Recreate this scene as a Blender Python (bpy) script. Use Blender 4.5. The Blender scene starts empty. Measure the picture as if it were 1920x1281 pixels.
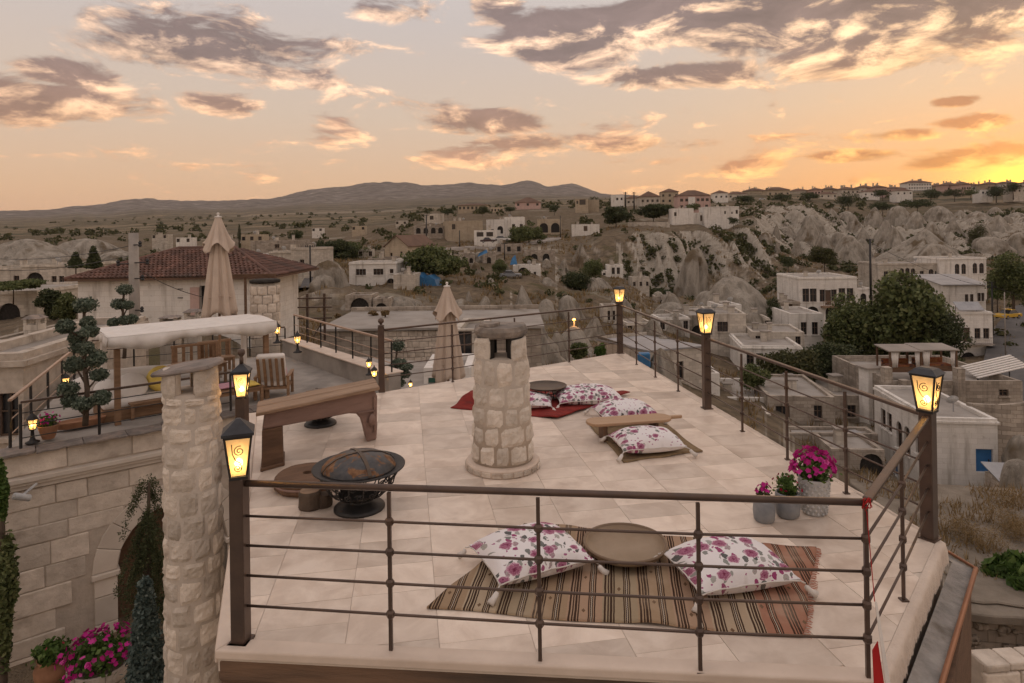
import bpy, bmesh, math, random
import numpy as np
from mathutils import Vector, Matrix, Quaternion
R = math.radians
random.seed(7); RNG = np.random.default_rng(11)
scene = bpy.context.scene
COL = scene.collection
# ---------------------------------------------------------------- camera
FPX, PPY, PITCH, ROLL, CAMH = 1216.0, 430.0, -0.00282, -0.01478, 2.5647
_fw = Vector((0, math.cos(PITCH), -math.sin(PITCH)))
_u0 = Vector((0, math.sin(PITCH), math.cos(PITCH)))
_r0 = Vector((1, 0, 0))
_rt = math.cos(ROLL)*_r0 + math.sin(ROLL)*_u0
_up = -math.sin(ROLL)*_r0 + math.cos(ROLL)*_u0
cam_d = bpy.data.cameras.new('camera'); cam = bpy.data.objects.new('camera', cam_d); COL.objects.link(cam)
cam.matrix_world = Matrix(((_rt.x, _up.x, -_fw.x, 0), (_rt.y, _up.y, -_fw.y, 0), (_rt.z, _up.z, -_fw.z, CAMH), (0, 0, 0, 1)))
cam_d.sensor_width = 36.0; cam_d.lens = 36.0*FPX/1920; cam_d.shift_y = -(640.5-PPY)/1920
cam_d.clip_start = 0.05; cam_d.clip_end = 40000
scene.camera = cam
def ray(px, py): return _fw*FPX + _rt*(px-960) - _up*(py-PPY)
def P(px, py, Y):
    d = ray(px, py); return d*(Y/d.y) + Vector((0, 0, CAMH))
def G(px, py, z=0.0):
    d = ray(px, py); return d*((z-CAMH)/d.z) + Vector((0, 0, CAMH))
# ---------------------------------------------------------------- world
SUN_AZ, SUN_EL = 0.668, R(3.2)
class NT:
    def __init__(s, tree): s.t = tree; s.n = tree.nodes; s.l = tree.links
    def new(s, typ, ins=None, **kw):
        n = s.n.new(typ)
        for k, v in kw.items(): setattr(n, k, v)
        for k, v in (ins or {}).items(): s.set(n.inputs[k], v)
        return n
    def set(s, sock, v):
        if isinstance(v, bpy.types.NodeSocket): s.l.new(v, sock)
        elif isinstance(v, (tuple, list)) and len(v) == 3 and sock.type == 'RGBA': sock.default_value = (*v, 1)
        else: sock.default_value = v
    def m(s, op, a, b=None, c=None, clamp=False):
        n = s.n.new('ShaderNodeMath'); n.operation = op; n.use_clamp = clamp
        for i, v in enumerate((a, b, c)):
            if v is not None: s.set(n.inputs[i], v)
        return n.outputs[0]
    def mix(s, f, a, b, mode='MIX'):
        n = s.n.new('ShaderNodeMix'); n.data_type = 'RGBA'; n.blend_type = mode
        s.set(n.inputs[0], f); s.set(n.inputs[6], a); s.set(n.inputs[7], b); return n.outputs[2]
    def ramp(s, f, stops, interp='LINEAR'):
        n = s.n.new('ShaderNodeValToRGB'); s.set(n.inputs[0], f); n.color_ramp.interpolation = interp
        e = n.color_ramp.elements
        while len(e) < len(stops): e.new(1)
        for q, (p, c) in zip(e, stops):
            q.position = p; q.color = (*c, 1) if not isinstance(c, (int, float)) else (c, c, c, 1)
        return n.outputs[0]
    def noise(s, vec, scale, detail=4, rough=.55, dist=0., out=0):
        n = s.n.new('ShaderNodeTexNoise'); n.inputs['Scale'].default_value = scale; n.inputs['Detail'].default_value = detail
        n.inputs['Roughness'].default_value = rough; n.inputs['Distortion'].default_value = dist
        if vec is not None: s.l.new(vec, n.inputs['Vector'])
        return n.outputs[out]
    def sm(s, x, a, b):
        n = s.n.new('ShaderNodeMapRange'); n.interpolation_type = 'SMOOTHSTEP'
        s.set(n.inputs[0], x); n.inputs[1].default_value = a; n.inputs[2].default_value = b
        n.inputs[3].default_value = 0; n.inputs[4].default_value = 1; return n.outputs[0]
    def comb(s, x, y, z):
        n = s.n.new('ShaderNodeCombineXYZ')
        for i, v in enumerate((x, y, z)): s.set(n.inputs[i], v)
        return n.outputs[0]
world = bpy.data.worlds.new('World'); scene.world = world; world.use_nodes = True
def build_world():
    w = NT(world.node_tree); w.n.clear()
    tc = w.new('ShaderNodeTexCoord'); sp = w.new('ShaderNodeSeparateXYZ', {0: tc.outputs['Generated']})
    x, y, z = sp.outputs
    az = w.m('ARCTAN2', x, y); el = w.m('ARCSINE', z)
    elc = w.m('MAXIMUM', el, 0.0); e01 = w.m('DIVIDE', elc, 1.5708)
    da = w.m('SUBTRACT', az, SUN_AZ)
    # clear sky: away from the sun and toward it, by elevation (0..90 deg)
    A = w.ramp(e01, [(0, (.62, .34, .185)), (.045, (.58, .37, .23)), (.11, (.52, .40, .31)), (.2, (.46, .40, .375)), (.4, (.56, .53, .53)), (1, (.76, .72, .73))])
    B = w.ramp(e01, [(0, (.84, .31, .07)), (.045, (.74, .36, .14)), (.11, (.64, .43, .27)), (.2, (.56, .46, .38)), (.4, (.56, .53, .53)), (1, (.76, .72, .73))])
    s = w.m('EXPONENT', w.m('MULTIPLY', w.m('POWER', w.m('ABSOLUTE', w.m('DIVIDE', da, .38)), 2.0), -1.0))
    sky = w.mix(s, A, B)
    q = w.m('ADD', w.m('POWER', w.m('ABSOLUTE', w.m('DIVIDE', w.m('SUBTRACT', da, .02), .065)), 2.0), w.m('POWER', w.m('ABSOLUTE', w.m('DIVIDE', w.m('SUBTRACT', el, .052), .026)), 2.0))
    glow = w.m('EXPONENT', w.m('MULTIPLY', q, -1.0))
    # clouds on a flat layer high above
    zz = w.m('ADD', w.m('MAXIMUM', z, 0.0), .07)
    cx = w.m('DIVIDE', x, zz); cy = w.m('DIVIDE', y, zz)
    cv = w.comb(w.m('MULTIPLY', cx, .8), cy, 3.7)
    n1 = w.noise(cv, 1.15, 6, .58, .25)
    av = w.comb(w.m('MULTIPLY', az, 1.0), w.m('MULTIPLY', el, 2.4), 1.3)
    n3 = w.noise(av, 9.5, 8, .64, .45)
    av2 = w.comb(w.m('ADD', az, .014), w.m('SUBTRACT', w.m('MULTIPLY', el, 2.4), .035), 1.3)
    n4 = w.noise(av2, 9.5, 6, .64, .45)
    # cloud banks: azimuth, elevation, width, height, amount
    banks = [(-.42, .262, .20, .050, .40), (-.22, .262, .12, .028, .30), (-.66, .168, .17, .034, .40), (-.60, .205, .07, .022, .34), (-.17, .325, .08, .03, .36),
             (.09, .285, .12, .045, .42), (.18, .305, .10, .04, .42), (.42, .30, .20, .055, .52), (.26, .222, .15, .022, .36), (.62, .275, .20, .065, .50), (.52, .225, .16, .028, .38),
             (-.03, .165, .10, .022, .34), (.03, .135, .13, .016, .34), (.17, .128, .09, .014, .32), (.26, .125, .07, .012, .26), (.62, .082, .09, .015, .40), (.36, .088, .06, .009, .32),
             (.50, .095, .09, .010, .32), (-.42, .182, .06, .020, .30), (.60, .155, .035, .008, .34), (.54, .118, .06, .010, .30), (.62, .128, .05, .010, .28), (-.02, .33, .06, .03, .3), (.15, .17, .75, .13, .085), (-.5, .24, .3, .1, .10)]
    cov = None; low = None
    for a, e, wa, he, am in banks:
        dv = w.m('DIVIDE', w.m('SUBTRACT', e, el), he)
        g = w.m('ADD', w.m('POWER', w.m('ABSOLUTE', w.m('DIVIDE', w.m('SUBTRACT', az, a), wa)), 2.0), w.m('MULTIPLY', dv, dv))
        g = w.m('MULTIPLY', w.m('EXPONENT', w.m('MULTIPLY', w.m('POWER', g, 1.4), -.9)), am*1.14)
        lw = w.m('MULTIPLY', g, dv)
        cov = g if cov is None else w.m('MAXIMUM', cov, g); low = lw if low is None else w.m('ADD', low, lw)
    high = w.m('MULTIPLY', w.sm(el, .33, .5), .20)
    cov = w.m('MAXIMUM', cov, high)
    nn = w.m('ADD', w.m('MULTIPLY', n1, .40), w.m('MULTIPLY', n3, .60))
    dens = w.m('ADD', w.m('MULTIPLY', w.m('SUBTRACT', nn, .5), 1.75), cov)
    d = w.sm(dens, .11, .30); core = w.sm(dens, .15, .38)
    rel = w.m('ADD', w.m('MULTIPLY', w.m('SUBTRACT', n3, n4), 5.0), .0)
    lit = w.m('ADD', w.m('ADD', w.m('MULTIPLY', w.m('SUBTRACT', 1.0, core), .5), rel), w.m('MULTIPLY', low, 1.5))
    lit = w.m('ADD', lit, -.04, clamp=True)
    lowf = w.sm(el, .27, .07)
    darkc = w.mix(lowf, (.195, .138, .128), (.38, .20, .125)); litc = w.mix(lowf, (.90, .60, .41), (.88, .48, .24))
    darkc = w.mix(s, darkc, w.mix(lowf, (.20, .132, .11), (.50, .18, .06))); litc = w.mix(s, litc, w.mix(lowf, (1.02, .64, .36), (1.05, .50, .13)))
    cloud = w.mix(lit, darkc, litc)
    tx = w.m('ADD', w.m('MULTIPLY', w.m('SUBTRACT', n3, .5), 1.5), 1.02); cloud = w.mix(1.0, cloud, w.comb(tx, tx, tx), 'MULTIPLY')
    sky = w.mix(w.m('MULTIPLY', d, .92), sky, cloud)
    g2 = w.m('MULTIPLY', glow, w.m('SUBTRACT', 1.0, w.m('MULTIPLY', core, .5)))
    sky = w.mix(g2, sky, (2.3, 1.15, .12))
    ni = w.new('ShaderNodeTexSky', sky_type='NISHITA', sun_disc=False, sun_elevation=SUN_EL, sun_rotation=SUN_AZ)
    gr = w.sm(el, -.02, .0)
    sky = w.mix(gr, (.2, .16, .13), sky)
    b1 = w.new('ShaderNodeBackground', {0: sky, 1: 1.0}); b2 = w.new('ShaderNodeBackground', {0: ni.outputs[0], 1: .006})
    ad = w.new('ShaderNodeAddShader', {0: b1.outputs[0], 1: b2.outputs[0]})
    out = w.new('ShaderNodeOutputWorld', {0: ad.outputs[0]})
build_world()
world.cycles.sampling_method = 'MANUAL'; world.cycles.sample_map_resolution = 256
sun_d = bpy.data.lights.new('sun', 'SUN'); sun_d.energy = .22; sun_d.angle = R(9); sun_d.color = (1, .62, .34)
sun = bpy.data.objects.new('sun', sun_d); COL.objects.link(sun)
_sd = Vector((math.sin(SUN_AZ)*math.cos(SUN_EL), math.cos(SUN_AZ)*math.cos(SUN_EL), math.sin(SUN_EL)))
sun.rotation_euler = _sd.to_track_quat('Z', 'Y').to_euler(); sun.location = (60, 80, 60)
vs = scene.view_settings; vs.view_transform = 'Standard'; vs.look = 'None'; vs.exposure = 0.42; vs.gamma = 1.0; vs.use_curve_mapping = False
scene.render.engine = 'CYCLES'
cy = scene.cycles; cy.use_denoising = True; cy.use_adaptive_sampling = True; cy.adaptive_threshold = .02; cy.max_bounces = 6; cy.diffuse_bounces = 3; cy.glossy_bounces = 3; cy.transparent_max_bounces = 12
cy.transmission_bounces = 4; cy.volume_bounces = 0; cy.sample_clamp_indirect = 4; cy.caustics_reflective = False; cy.caustics_refractive = False
# ---------------------------------------------------------------- materials
MATS = {}
def mat(name, c1, c2=None, scale=3.0, rough=.8, bump=.0, bscale=None, metal=0., detail=5, rand=0., contrast=(.35, .65), rough2=None, stretch=None, c3=None, spec=.3, island=0., dist=.0):
    if name in MATS: return MATS[name]
    m = bpy.data.materials.new(name); m.use_nodes = True; t = NT(m.node_tree); t.n.clear()
    tc = t.new('ShaderNodeTexCoord'); vec = tc.outputs['Object']
    if stretch:
        vec = t.new('ShaderNodeMapping', {0: vec, 3: stretch}).outputs[0]
    col = None; n = None
    oi = None
    if rand:
        oi = t.new('ShaderNodeObjectInfo')
        vec = t.new('ShaderNodeVectorMath', {0: vec, 1: t.comb(t.m('MULTIPLY', oi.outputs['Random'], 37.0), t.m('MULTIPLY', oi.outputs['Random'], 91.0), 0.0)}, operation='ADD').outputs[0]
    if c2 is not None:
        n = t.noise(vec, scale, detail, .6, dist)
        col = t.ramp(n, [(contrast[0], c1), (contrast[1], c2)])
        if c3 is not None:
            n3 = t.noise(vec, scale*.37, 4, .6)
            col = t.mix(t.sm(n3, .55, .72), col, c3)
    else:
        col = t.mix(0.0, c1, c1)
    if rand:
        f = t.m('ADD', t.m('MULTIPLY', oi.outputs['Random'], 2*rand), 1-rand)
        col = t.mix(1.0, col, t.comb(f, f, f), 'MULTIPLY')
    if island:
        g = t.new('ShaderNodeNewGeometry').outputs['Random Per Island']
        f = t.m('ADD', t.m('MULTIPLY', g, 2*island), 1-island)
        col = t.mix(1.0, col, t.comb(f, f, f), 'MULTIPLY')
    b = t.new('ShaderNodeBsdfPrincipled', {'Base Color': col, 'Metallic': metal, 'Roughness': rough})
    b.inputs['Specular IOR Level'].default_value = spec
    if rough2 is not None:
        rn = t.noise(vec, scale*1.7, 3); t.l.new(t.m('ADD', t.m('MULTIPLY', rn, rough2-rough), rough), b.inputs['Roughness'])
    if bump:
        bn = t.noise(vec, bscale or scale*3, 6, .65)
        bp = t.new('ShaderNodeBump', {'Height': bn, 'Strength': bump}); bp.inputs['Distance'].default_value = .03
        t.l.new(bp.outputs[0], b.inputs['Normal'])
    t.new('ShaderNodeOutputMaterial', {0: b.outputs[0]})
    MATS[name] = m; return m
def leafmat(name, c1, c2, c3=None):
    if name in MATS: return MATS[name]
    m = bpy.data.materials.new(name); m.use_nodes = True; t = NT(m.node_tree); t.n.clear()
    g = t.new('ShaderNodeNewGeometry').outputs['Random Per Island']
    stops = [(0, c1), (.75, c2)] + ([(1, c3)] if c3 else [])
    col = t.ramp(g, stops)
    d = t.new('ShaderNodeBsdfPrincipled', {'Base Color': col, 'Roughness': .6}); d.inputs['Specular IOR Level'].default_value = .2
    tr = t.new('ShaderNodeBsdfTranslucent', {0: col})
    mx = t.new('ShaderNodeMixShader', {0: .25, 1: d.outputs[0], 2: tr.outputs[0]})
    t.new('ShaderNodeOutputMaterial', {0: mx.outputs[0]}); MATS[name] = m; return m
def emit(name, c, s):
    if name in MATS: return MATS[name]
    m = bpy.data.materials.new(name); m.use_nodes = True; t = NT(m.node_tree); t.n.clear()
    e = t.new('ShaderNodeEmission', {0: c, 1: s}); t.new('ShaderNodeOutputMaterial', {0: e.outputs[0]}); MATS[name] = m; return m
# ---------------------------------------------------------------- mesh building
class MB:
    def __init__(s): s.v = []; s.f = []
    def add(s, vs, fs):
        o = len(s.v); s.v += [tuple(p) for p in vs]; s.f += [tuple(i+o for i in f) for f in fs]; return s
    def box(s, c, d, M=None):
        x, y, z = d[0]/2, d[1]/2, d[2]/2
        vs = [Vector((a*x, b*y, e*z)) for e in (-1, 1) for b in (-1, 1) for a in (-1, 1)]
        if M is not None: vs = [M @ q for q in vs]
        c = Vector(c)
        return s.add([q+c for q in vs], [(0, 2, 3, 1), (4, 5, 7, 6), (0, 1, 5, 4), (2, 6, 7, 3), (0, 4, 6, 2), (1, 3, 7, 5)])
    def bx(s, a, b):
        return s.box([(a[i]+b[i])/2 for i in range(3)], [abs(b[i]-a[i]) for i in range(3)])
    def hexa(s, lo, hi):      # two quads (ccw from above)
        return s.add(list(lo)+list(hi), [(3, 2, 1, 0), (4, 5, 6, 7)]+[(i, (i+1) % 4, 4+(i+1) % 4, 4+i) for i in range(4)])
    def prism(s, poly, z0, z1):
        n = len(poly); vs = [(p[0], p[1], z0) for p in poly]+[(p[0], p[1], z1) for p in poly]
        return s.add(vs, [tuple(range(n-1, -1, -1)), tuple(range(n, 2*n))]+[(i, (i+1) % n, n+(i+1) % n, n+i) for i in range(n)])
    def extr(s, poly, o, u, v, w):   # polygon in plane (u,v) at o, extruded by w
        o, u, v, w = map(Vector, (o, u, v, w)); n = len(poly)
        a = [o+u*p[0]+v*p[1] for p in poly]; b = [q+w for q in a]
        return s.add(a+b, [tuple(range(n-1, -1, -1)), tuple(range(n, 2*n))]+[(i, (i+1) % n, n+(i+1) % n, n+i) for i in range(n)])
    def tube(s, pts, r, n=8, cap=True):
        pts = [Vector(p) for p in pts]; rings = []; prev = None
        for i, p in enumerate(pts):
            d = (pts[min(i+1, len(pts)-1)]-pts[max(i-1, 0)]).normalized()
            if prev is None:
                a = Vector((0, 0, 1)) if abs(d.z) < .9 else Vector((1, 0, 0)); x = d.cross(a).normalized()
            else: x = (prev-d*prev.dot(d)).normalized()
            prev = x; y = d.cross(x); rr = r[i] if isinstance(r, (list, tuple)) else r
            rings.append([p+x*math.cos(2*math.pi*k/n)*rr+y*math.sin(2*math.pi*k/n)*rr for k in range(n)])
        vs = [q for g in rings for q in g]; fs = []
        for i in range(len(pts)-1):
            for k in range(n): fs.append((i*n+k, i*n+(k+1) % n, (i+1)*n+(k+1) % n, (i+1)*n+k))
        if cap: fs += [tuple(range(n-1, -1, -1)), tuple(range((len(pts)-1)*n, len(pts)*n))]
        return s.add(vs, fs)
    def lathe(s, prof, n=24, c=(0, 0, 0), cap=True, wob=0.):
        vs = []; fs = []
        ph = [random.uniform(-wob, wob) for _ in range(n)] if wob else [0]*n
        for r, z in prof:
            for k in range(n):
                a = 2*math.pi*k/n; rr = r*(1+ph[k]); vs.append((c[0]+rr*math.cos(a), c[1]+rr*math.sin(a), c[2]+z))
        for i in range(len(prof)-1):
            for k in range(n): fs.append((i*n+k, i*n+(k+1) % n, (i+1)*n+(k+1) % n, (i+1)*n+k))
        if cap: fs += [tuple(range(n-1, -1, -1)), tuple(range((len(prof)-1)*n, len(prof)*n))]
        return s.add(vs, fs)
    def xf(s, M):
        s.v = [tuple(M @ Vector(p)) for p in s.v]; return s
    def build(s, name, m=None, parent=None, smooth=False, bevel=0., loc=None, world=False, rz=None, seg=1):
        me = bpy.data.meshes.new(name); me.from_pydata(s.v, [], s.f); me.update()
        if smooth:
            me.polygons.foreach_set('use_smooth', [True]*len(me.polygons))
        o = bpy.data.objects.new(name, me); COL.objects.link(o)
        if m is not None:
            me.materials.append(MATS[m] if isinstance(m, str) else m)
        if parent is not None:
            o.parent = parent
            if world:
                top = parent; t = Vector((0, 0, 0))
                while top is not None: t += top.location; top = top.parent
                o.location = -t
        if loc is not None: o.location = loc
        if rz is not None: o.rotation_euler.z = rz
        if bevel:
            b = o.modifiers.new('bevel', 'BEVEL'); b.width = bevel; b.segments = seg; b.limit_method = 'ANGLE'; b.angle_limit = R(40)
        return o
def npmesh(name, V, F, m, parent=None, smooth=False, loc=None):
    me = bpy.data.meshes.new(name); V = np.asarray(V, np.float32); F = np.asarray(F, np.int32); k = F.shape[1]
    me.vertices.add(len(V)); me.vertices.foreach_set('co', V.ravel())
    me.loops.add(F.size); me.loops.foreach_set('vertex_index', F.ravel())
    me.polygons.add(len(F)); me.polygons.foreach_set('loop_start', np.arange(0, F.size, k, dtype=np.int32))
    me.polygons.foreach_set('loop_total', np.full(len(F), k, np.int32))
    if smooth: me.polygons.foreach_set('use_smooth', np.ones(len(F), bool))
    me.update(calc_edges=True)
    o = bpy.data.objects.new(name, me); COL.objects.link(o); me.materials.append(MATS[m] if isinstance(m, str) else m)
    if parent is not None: o.parent = parent
    if loc is not None: o.location = loc
    return o
def tag(o, label=None, cat=None, group=None, kind=None):
    if label: o['label'] = label
    if cat: o['category'] = cat
    if group: o['group'] = group
    if kind: o['kind'] = kind
    return o
def thing(name, label, cat, loc=(0, 0, 0), rz=0., group=None):
    o = bpy.data.objects.new(name, None); COL.objects.link(o); o.location = loc; o.rotation_euler = (0, 0, rz)
    return tag(o, label, cat, group)
def struct(o): o['kind'] = 'structure'; return o
def stuffpart(o): o['kind'] = 'stuff'; return o
def dup(o, parent=None, keep=True):
    c = o.copy(); COL.objects.link(c)
    if parent is not None: c.parent = parent
    for ch in list(o.children): dup(ch, c)
    return c
# ---- numpy value noise
_perm = RNG.random((256, 256))
def vnoise(x, y):
    xi = np.floor(x).astype(int); yi = np.floor(y).astype(int); fx = x-xi; fy = y-yi
    fx = fx*fx*(3-2*fx); fy = fy*fy*(3-2*fy)
    a = _perm[xi % 256, yi % 256]; b = _perm[(xi+1) % 256, yi % 256]; c = _perm[xi % 256, (yi+1) % 256]; d = _perm[(xi+1) % 256, (yi+1) % 256]
    return (a*(1-fx)+b*fx)*(1-fy)+(c*(1-fx)+d*fx)*fy
def fbm(x, y, o=5, g=.5):
    r = 0; a = 1; t = 0
    for i in range(o):
        r = r+a*vnoise(x*2**i+17*i, y*2**i+31*i); t += a; a *= g
    return r/t
# ---- shared materials
mat('travertine', (.585, .48, .395), (.72, .615, .52), 3.2, rough=.30, rough2=.55, bump=.08, bscale=26, rand=.15, c3=(.49, .39, .315), spec=.4, contrast=(.38, .62), dist=.6)
mat('grout', (.66, .57, .48), (.58, .50, .42), 8, rough=.9)
mat('plaster_edge', (.68, .58, .49), (.58, .48, .40), 2.2, rough=.85, bump=.5, bscale=14, c3=(.46, .38, .31))
mat('nosing', (.66, .55, .46), (.56, .46, .38), 2.5, rough=.5, bump=.1)
mat('rail_metal', (.085, .060, .050), (.115, .078, .060), 7, rough=.36, metal=.5, bump=.05, c3=(.10, .06, .04), spec=.5)
mat('rail_wood', (.42, .29, .21), (.33, .22, .155), 3, rough=.45, bump=.1, stretch=(.3, 4, 4))
mat('black_iron', (.022, .022, .023), (.034, .031, .029), 9, rough=.5, metal=.4, bump=.1, spec=.5)
mat('roof_iron', (.045, .048, .055), (.03, .03, .034), 9, rough=.45, metal=.4, spec=.5)
mat('stone_chimney', (.58, .515, .44), (.74, .67, .59), 7, rough=.95, bump=1.0, bscale=16, rand=.16, c3=(.46, .385, .31))
mat('stone_column', (.53, .46, .385), (.70, .62, .535), 7, rough=.95, bump=1.0, bscale=16, rand=.22, c3=(.33, .265, .215))
mat('mortar', (.50, .43, .36), (.42, .36, .30), 6, rough=.95, bump=.4, bscale=20)
mat('ashlar', (.50, .43, .36), (.66, .58, .495), 3.0, rough=.95, bump=.9, bscale=8, rand=.16, c3=(.36, .30, .245))
mat('ashlar_smooth', (.54, .47, .40), (.63, .56, .485), 1.5, rough=.9, bump=.15, bscale=9, rand=.08)
mat('slate', (.13, .115, .105), (.24, .20, .175), 4, rough=.8, bump=.4, rand=.2, c3=(.30, .235, .19))
mat('soot_and_shade', (.02, .018, .017), (.045, .04, .035), 5, rough=.95)  # chimney and ash soot, also the painted shade in open arches
mat('cap_stone', (.14, .125, .115), (.30, .255, .215), 5, rough=.9, bump=.6, bscale=14, c3=(.07, .065, .06))
mat('old_wood', (.34, .235, .16), (.22, .145, .095), 2.6, rough=.75, bump=.35, bscale=9, stretch=(.5, 5, 5), rand=.08)
mat('rose_wood', (.26, .17, .14), (.185, .118, .096), 2.2, rough=.62, bump=.3, bscale=8, stretch=(.6, 3, 3), c3=(.33, .22, .185))
mat('dark_wood', (.165, .095, .058), (.10, .058, .036), 3, rough=.65, bump=.3, stretch=(.7, 4, 4), rand=.1)
mat('beam_wood', (.20, .12, .075), (.10, .065, .045), 2.2, rough=.8, bump=.6, bscale=7, stretch=(.25, 3, 3), c3=(.06, .045, .035))
mat('teak', (.30, .185, .11), (.21, .125, .072), 3, rough=.6, bump=.15, stretch=(.6, 4, 4), rand=.1)
mat('board_wood', (.44, .29, .18), (.37, .235, .14), 2.5, rough=.45, bump=.08, stretch=(.5, 6, 6))
mat('dish_wood', (.33, .25, .175), (.26, .19, .125), 3, rough=.5, bump=.1)
mat('dish_rim', (.20, .135, .085), (.155, .105, .065), 4, rough=.5)
mat('copper_dark', (.12, .085, .06), (.075, .06, .05), 5, rough=.45, metal=.5)
mat('white_fabric', (.74, .70, .66), (.66, .62, .58), 3, rough=.9, bump=.2)
mat('beige_fabric', (.55, .45, .37), (.48, .39, .32), 2, rough=.92, bump=.2, bscale=30)
mat('yellow_fabric', (.78, .60, .16), (.70, .52, .13), 3, rough=.9)
mat('pink_fabric', (.62, .36, .42), (.52, .28, .36), 3, rough=.9)
mat('terracotta', (.36, .19, .11), (.28, .145, .085), 5, rough=.85, bump=.2)
mat('grey_ceramic', (.17, .185, .205), (.27, .28, .29), 6, rough=.45, bump=.1, spec=.5)
mat('white_ceramic', (.52, .52, .51), (.38, .385, .39), 7, rough=.5, bump=.1)
mat('concrete', (.36, .325, .29), (.27, .245, .22), 1.6, rough=.95, bump=.3, c3=(.22, .20, .18))
mat('concrete_far', (.34, .30, .265), (.25, .225, .20), .35, rough=.95, c3=(.21, .19, .165))
mat('roof_flat', (.36, .33, .30), (.27, .245, .22), .5, rough=.95, bump=.2, c3=(.22, .19, .155))
def wallmat(name, c1, c2, stain, bw, bh, joint=.75, vary=.16, bump=.35, scale=.5):
    m = bpy.data.materials.new(name); m.use_nodes = True; t = NT(m.node_tree); t.n.clear()
    tc = t.new('ShaderNodeTexCoord'); v = tc.outputs['Object']; x, y, z = t.new('ShaderNodeSeparateXYZ', {0: v}).outputs
    bv = t.comb(t.m('ADD', x, y), z, 0.0)
    wv = t.new('ShaderNodeVectorMath', {0: bv, 1: t.new('ShaderNodeVectorMath', {0: t.noise(v, 1.2, 3, .5, 0., 1), 3: .12}, operation='SCALE').outputs[0]}, operation='ADD').outputs[0]
    br = t.new('ShaderNodeTexBrick', {'Vector': wv, 'Color1': (1+vary, 1+vary, 1+vary), 'Color2': (1-vary, 1-vary*1.05, 1-vary*1.1), 'Mortar': (joint, joint*.97, joint*.93), 'Scale': 1.0, 'Mortar Size': bh*.045, 'Mortar Smooth': .6, 'Bias': 0.0, 'Brick Width': bw, 'Row Height': bh})
    base = t.ramp(t.noise(v, scale, 6, .62), [(.32, c1), (.70, c2)])
    c = t.mix(1.0, base, br.outputs['Color'], 'MULTIPLY')
    st = t.noise(t.new('ShaderNodeMapping', {0: v, 3: (1.6, 1.6, .16)}).outputs[0], .9, 6, .65); c = t.mix(t.m('MULTIPLY', t.sm(st, .50, .74), .75), c, stain)
    pt = t.noise(v, 1.7, 5, .7); c = t.mix(t.m('MULTIPLY', t.sm(pt, .56, .70), .5), c, stain)
    oi = t.new('ShaderNodeObjectInfo').outputs['Random']; f = t.m('ADD', t.m('MULTIPLY', oi, .16), .92); c = t.mix(1.0, c, t.comb(f, f, f), 'MULTIPLY')
    b = t.new('ShaderNodeBsdfPrincipled', {'Base Color': c, 'Roughness': .93}); b.inputs['Specular IOR Level'].default_value = .15
    bp = t.new('ShaderNodeBump', {'Height': t.m('ADD', t.noise(v, 5, 6, .7), t.m('MULTIPLY', br.outputs['Fac'], -1.2)), 'Strength': bump}); bp.inputs['Distance'].default_value = .06; t.l.new(bp.outputs[0], b.inputs['Normal'])
    t.new('ShaderNodeOutputMaterial', {0: b.outputs[0]}); MATS[name] = m
wallmat('wall_white', (.76, .73, .69), (.66, .63, .585), (.36, .325, .285), .75, .36, .86, .06, .25)
wallmat('wall_cream', (.58, .53, .465), (.47, .425, .365), (.25, .215, .18), .7, .34, .72, .14, .4)
wallmat('wall_stone', (.44, .385, .325), (.33, .285, .24), (.16, .135, .11), .62, .30, .6, .22, .6)
wallmat('wall_yellow', (.47, .395, .30), (.38, .315, .235), (.27, .225, .17), .8, .36, .82, .08, .3)
wallmat('wall_pink', (.55, .39, .35), (.48, .34, .305), (.36, .27, .24), .9, .4, .92, .03, .2)
mat('roof_red', (.16, .085, .065), (.105, .062, .05), 1.1, rough=.88, rand=.1, c3=(.075, .055, .047), island=.25)
mat('roof_brown', (.17, .105, .075), (.12, .075, .056), .4, rough=.9)
mat('roof_metal', (.36, .36, .37), (.27, .27, .28), .6, rough=.5, metal=.3)
mat('glass_dark', (.025, .025, .028), rough=.15, spec=.6)
mat('window_frame', (.14, .095, .07), (.10, .07, .05), 4, rough=.7)
mat('blue_paint', (.035, .13, .32), (.045, .16, .37), 3, rough=.6)
mat('tarp_blue', (.035, .13, .28), (.05, .18, .36), 1.5, rough=.5, bump=.5)
mat('green_paint', (.09, .24, .20), (.12, .28, .235), 3, rough=.7)
mat('bark', (.12, .09, .068), (.075, .056, .043), 5, rough=.95, bump=.6)
mat('asphalt', (.10, .097, .097), (.135, .128, .125), .7, rough=.95)
mat('gutter_zinc', (.20, .19, .18), (.34, .32, .30), 6, rough=.7, metal=.2, c3=(.13, .11, .09), bump=.6)
mat('earth_roof', (.24, .205, .165), (.155, .13, .10), 1.4, rough=.98, bump=.8, bscale=9, c3=(.33, .29, .245))
mat('copper_trim', (.34, .16, .085), (.26, .12, .07), 4, rough=.45, metal=.5)
leafmat('leaf_mid', (.06, .078, .03), (.135, .158, .06), (.20, .21, .095))
leafmat('leaf_dark', (.036, .046, .021), (.075, .09, .04), (.12, .13, .062))
leafmat('leaf_olive', (.05, .055, .022), (.09, .092, .038), (.13, .12, .055))
leafmat('leaf_topiary', (.065, .09, .062), (.14, .175, .13), (.25, .28, .215))
leafmat('leaf_blue', (.05, .075, .066), (.11, .15, .135), (.19, .23, .21))
leafmat('leaf_green', (.045, .085, .02), (.09, .15, .035), (.14, .2, .06))
leafmat('dry_grass', (.17, .115, .055), (.27, .19, .095), (.34, .25, .13))
leafmat('petal_magenta', (.38, .012, .16), (.58, .03, .29), (.72, .12, .42))
leafmat('petal_red', (.25, .008, .03), (.4, .02, .07), (.55, .08, .2))
leafmat('petal_yellow', (.7, .45, .02), (.8, .55, .03))
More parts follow.
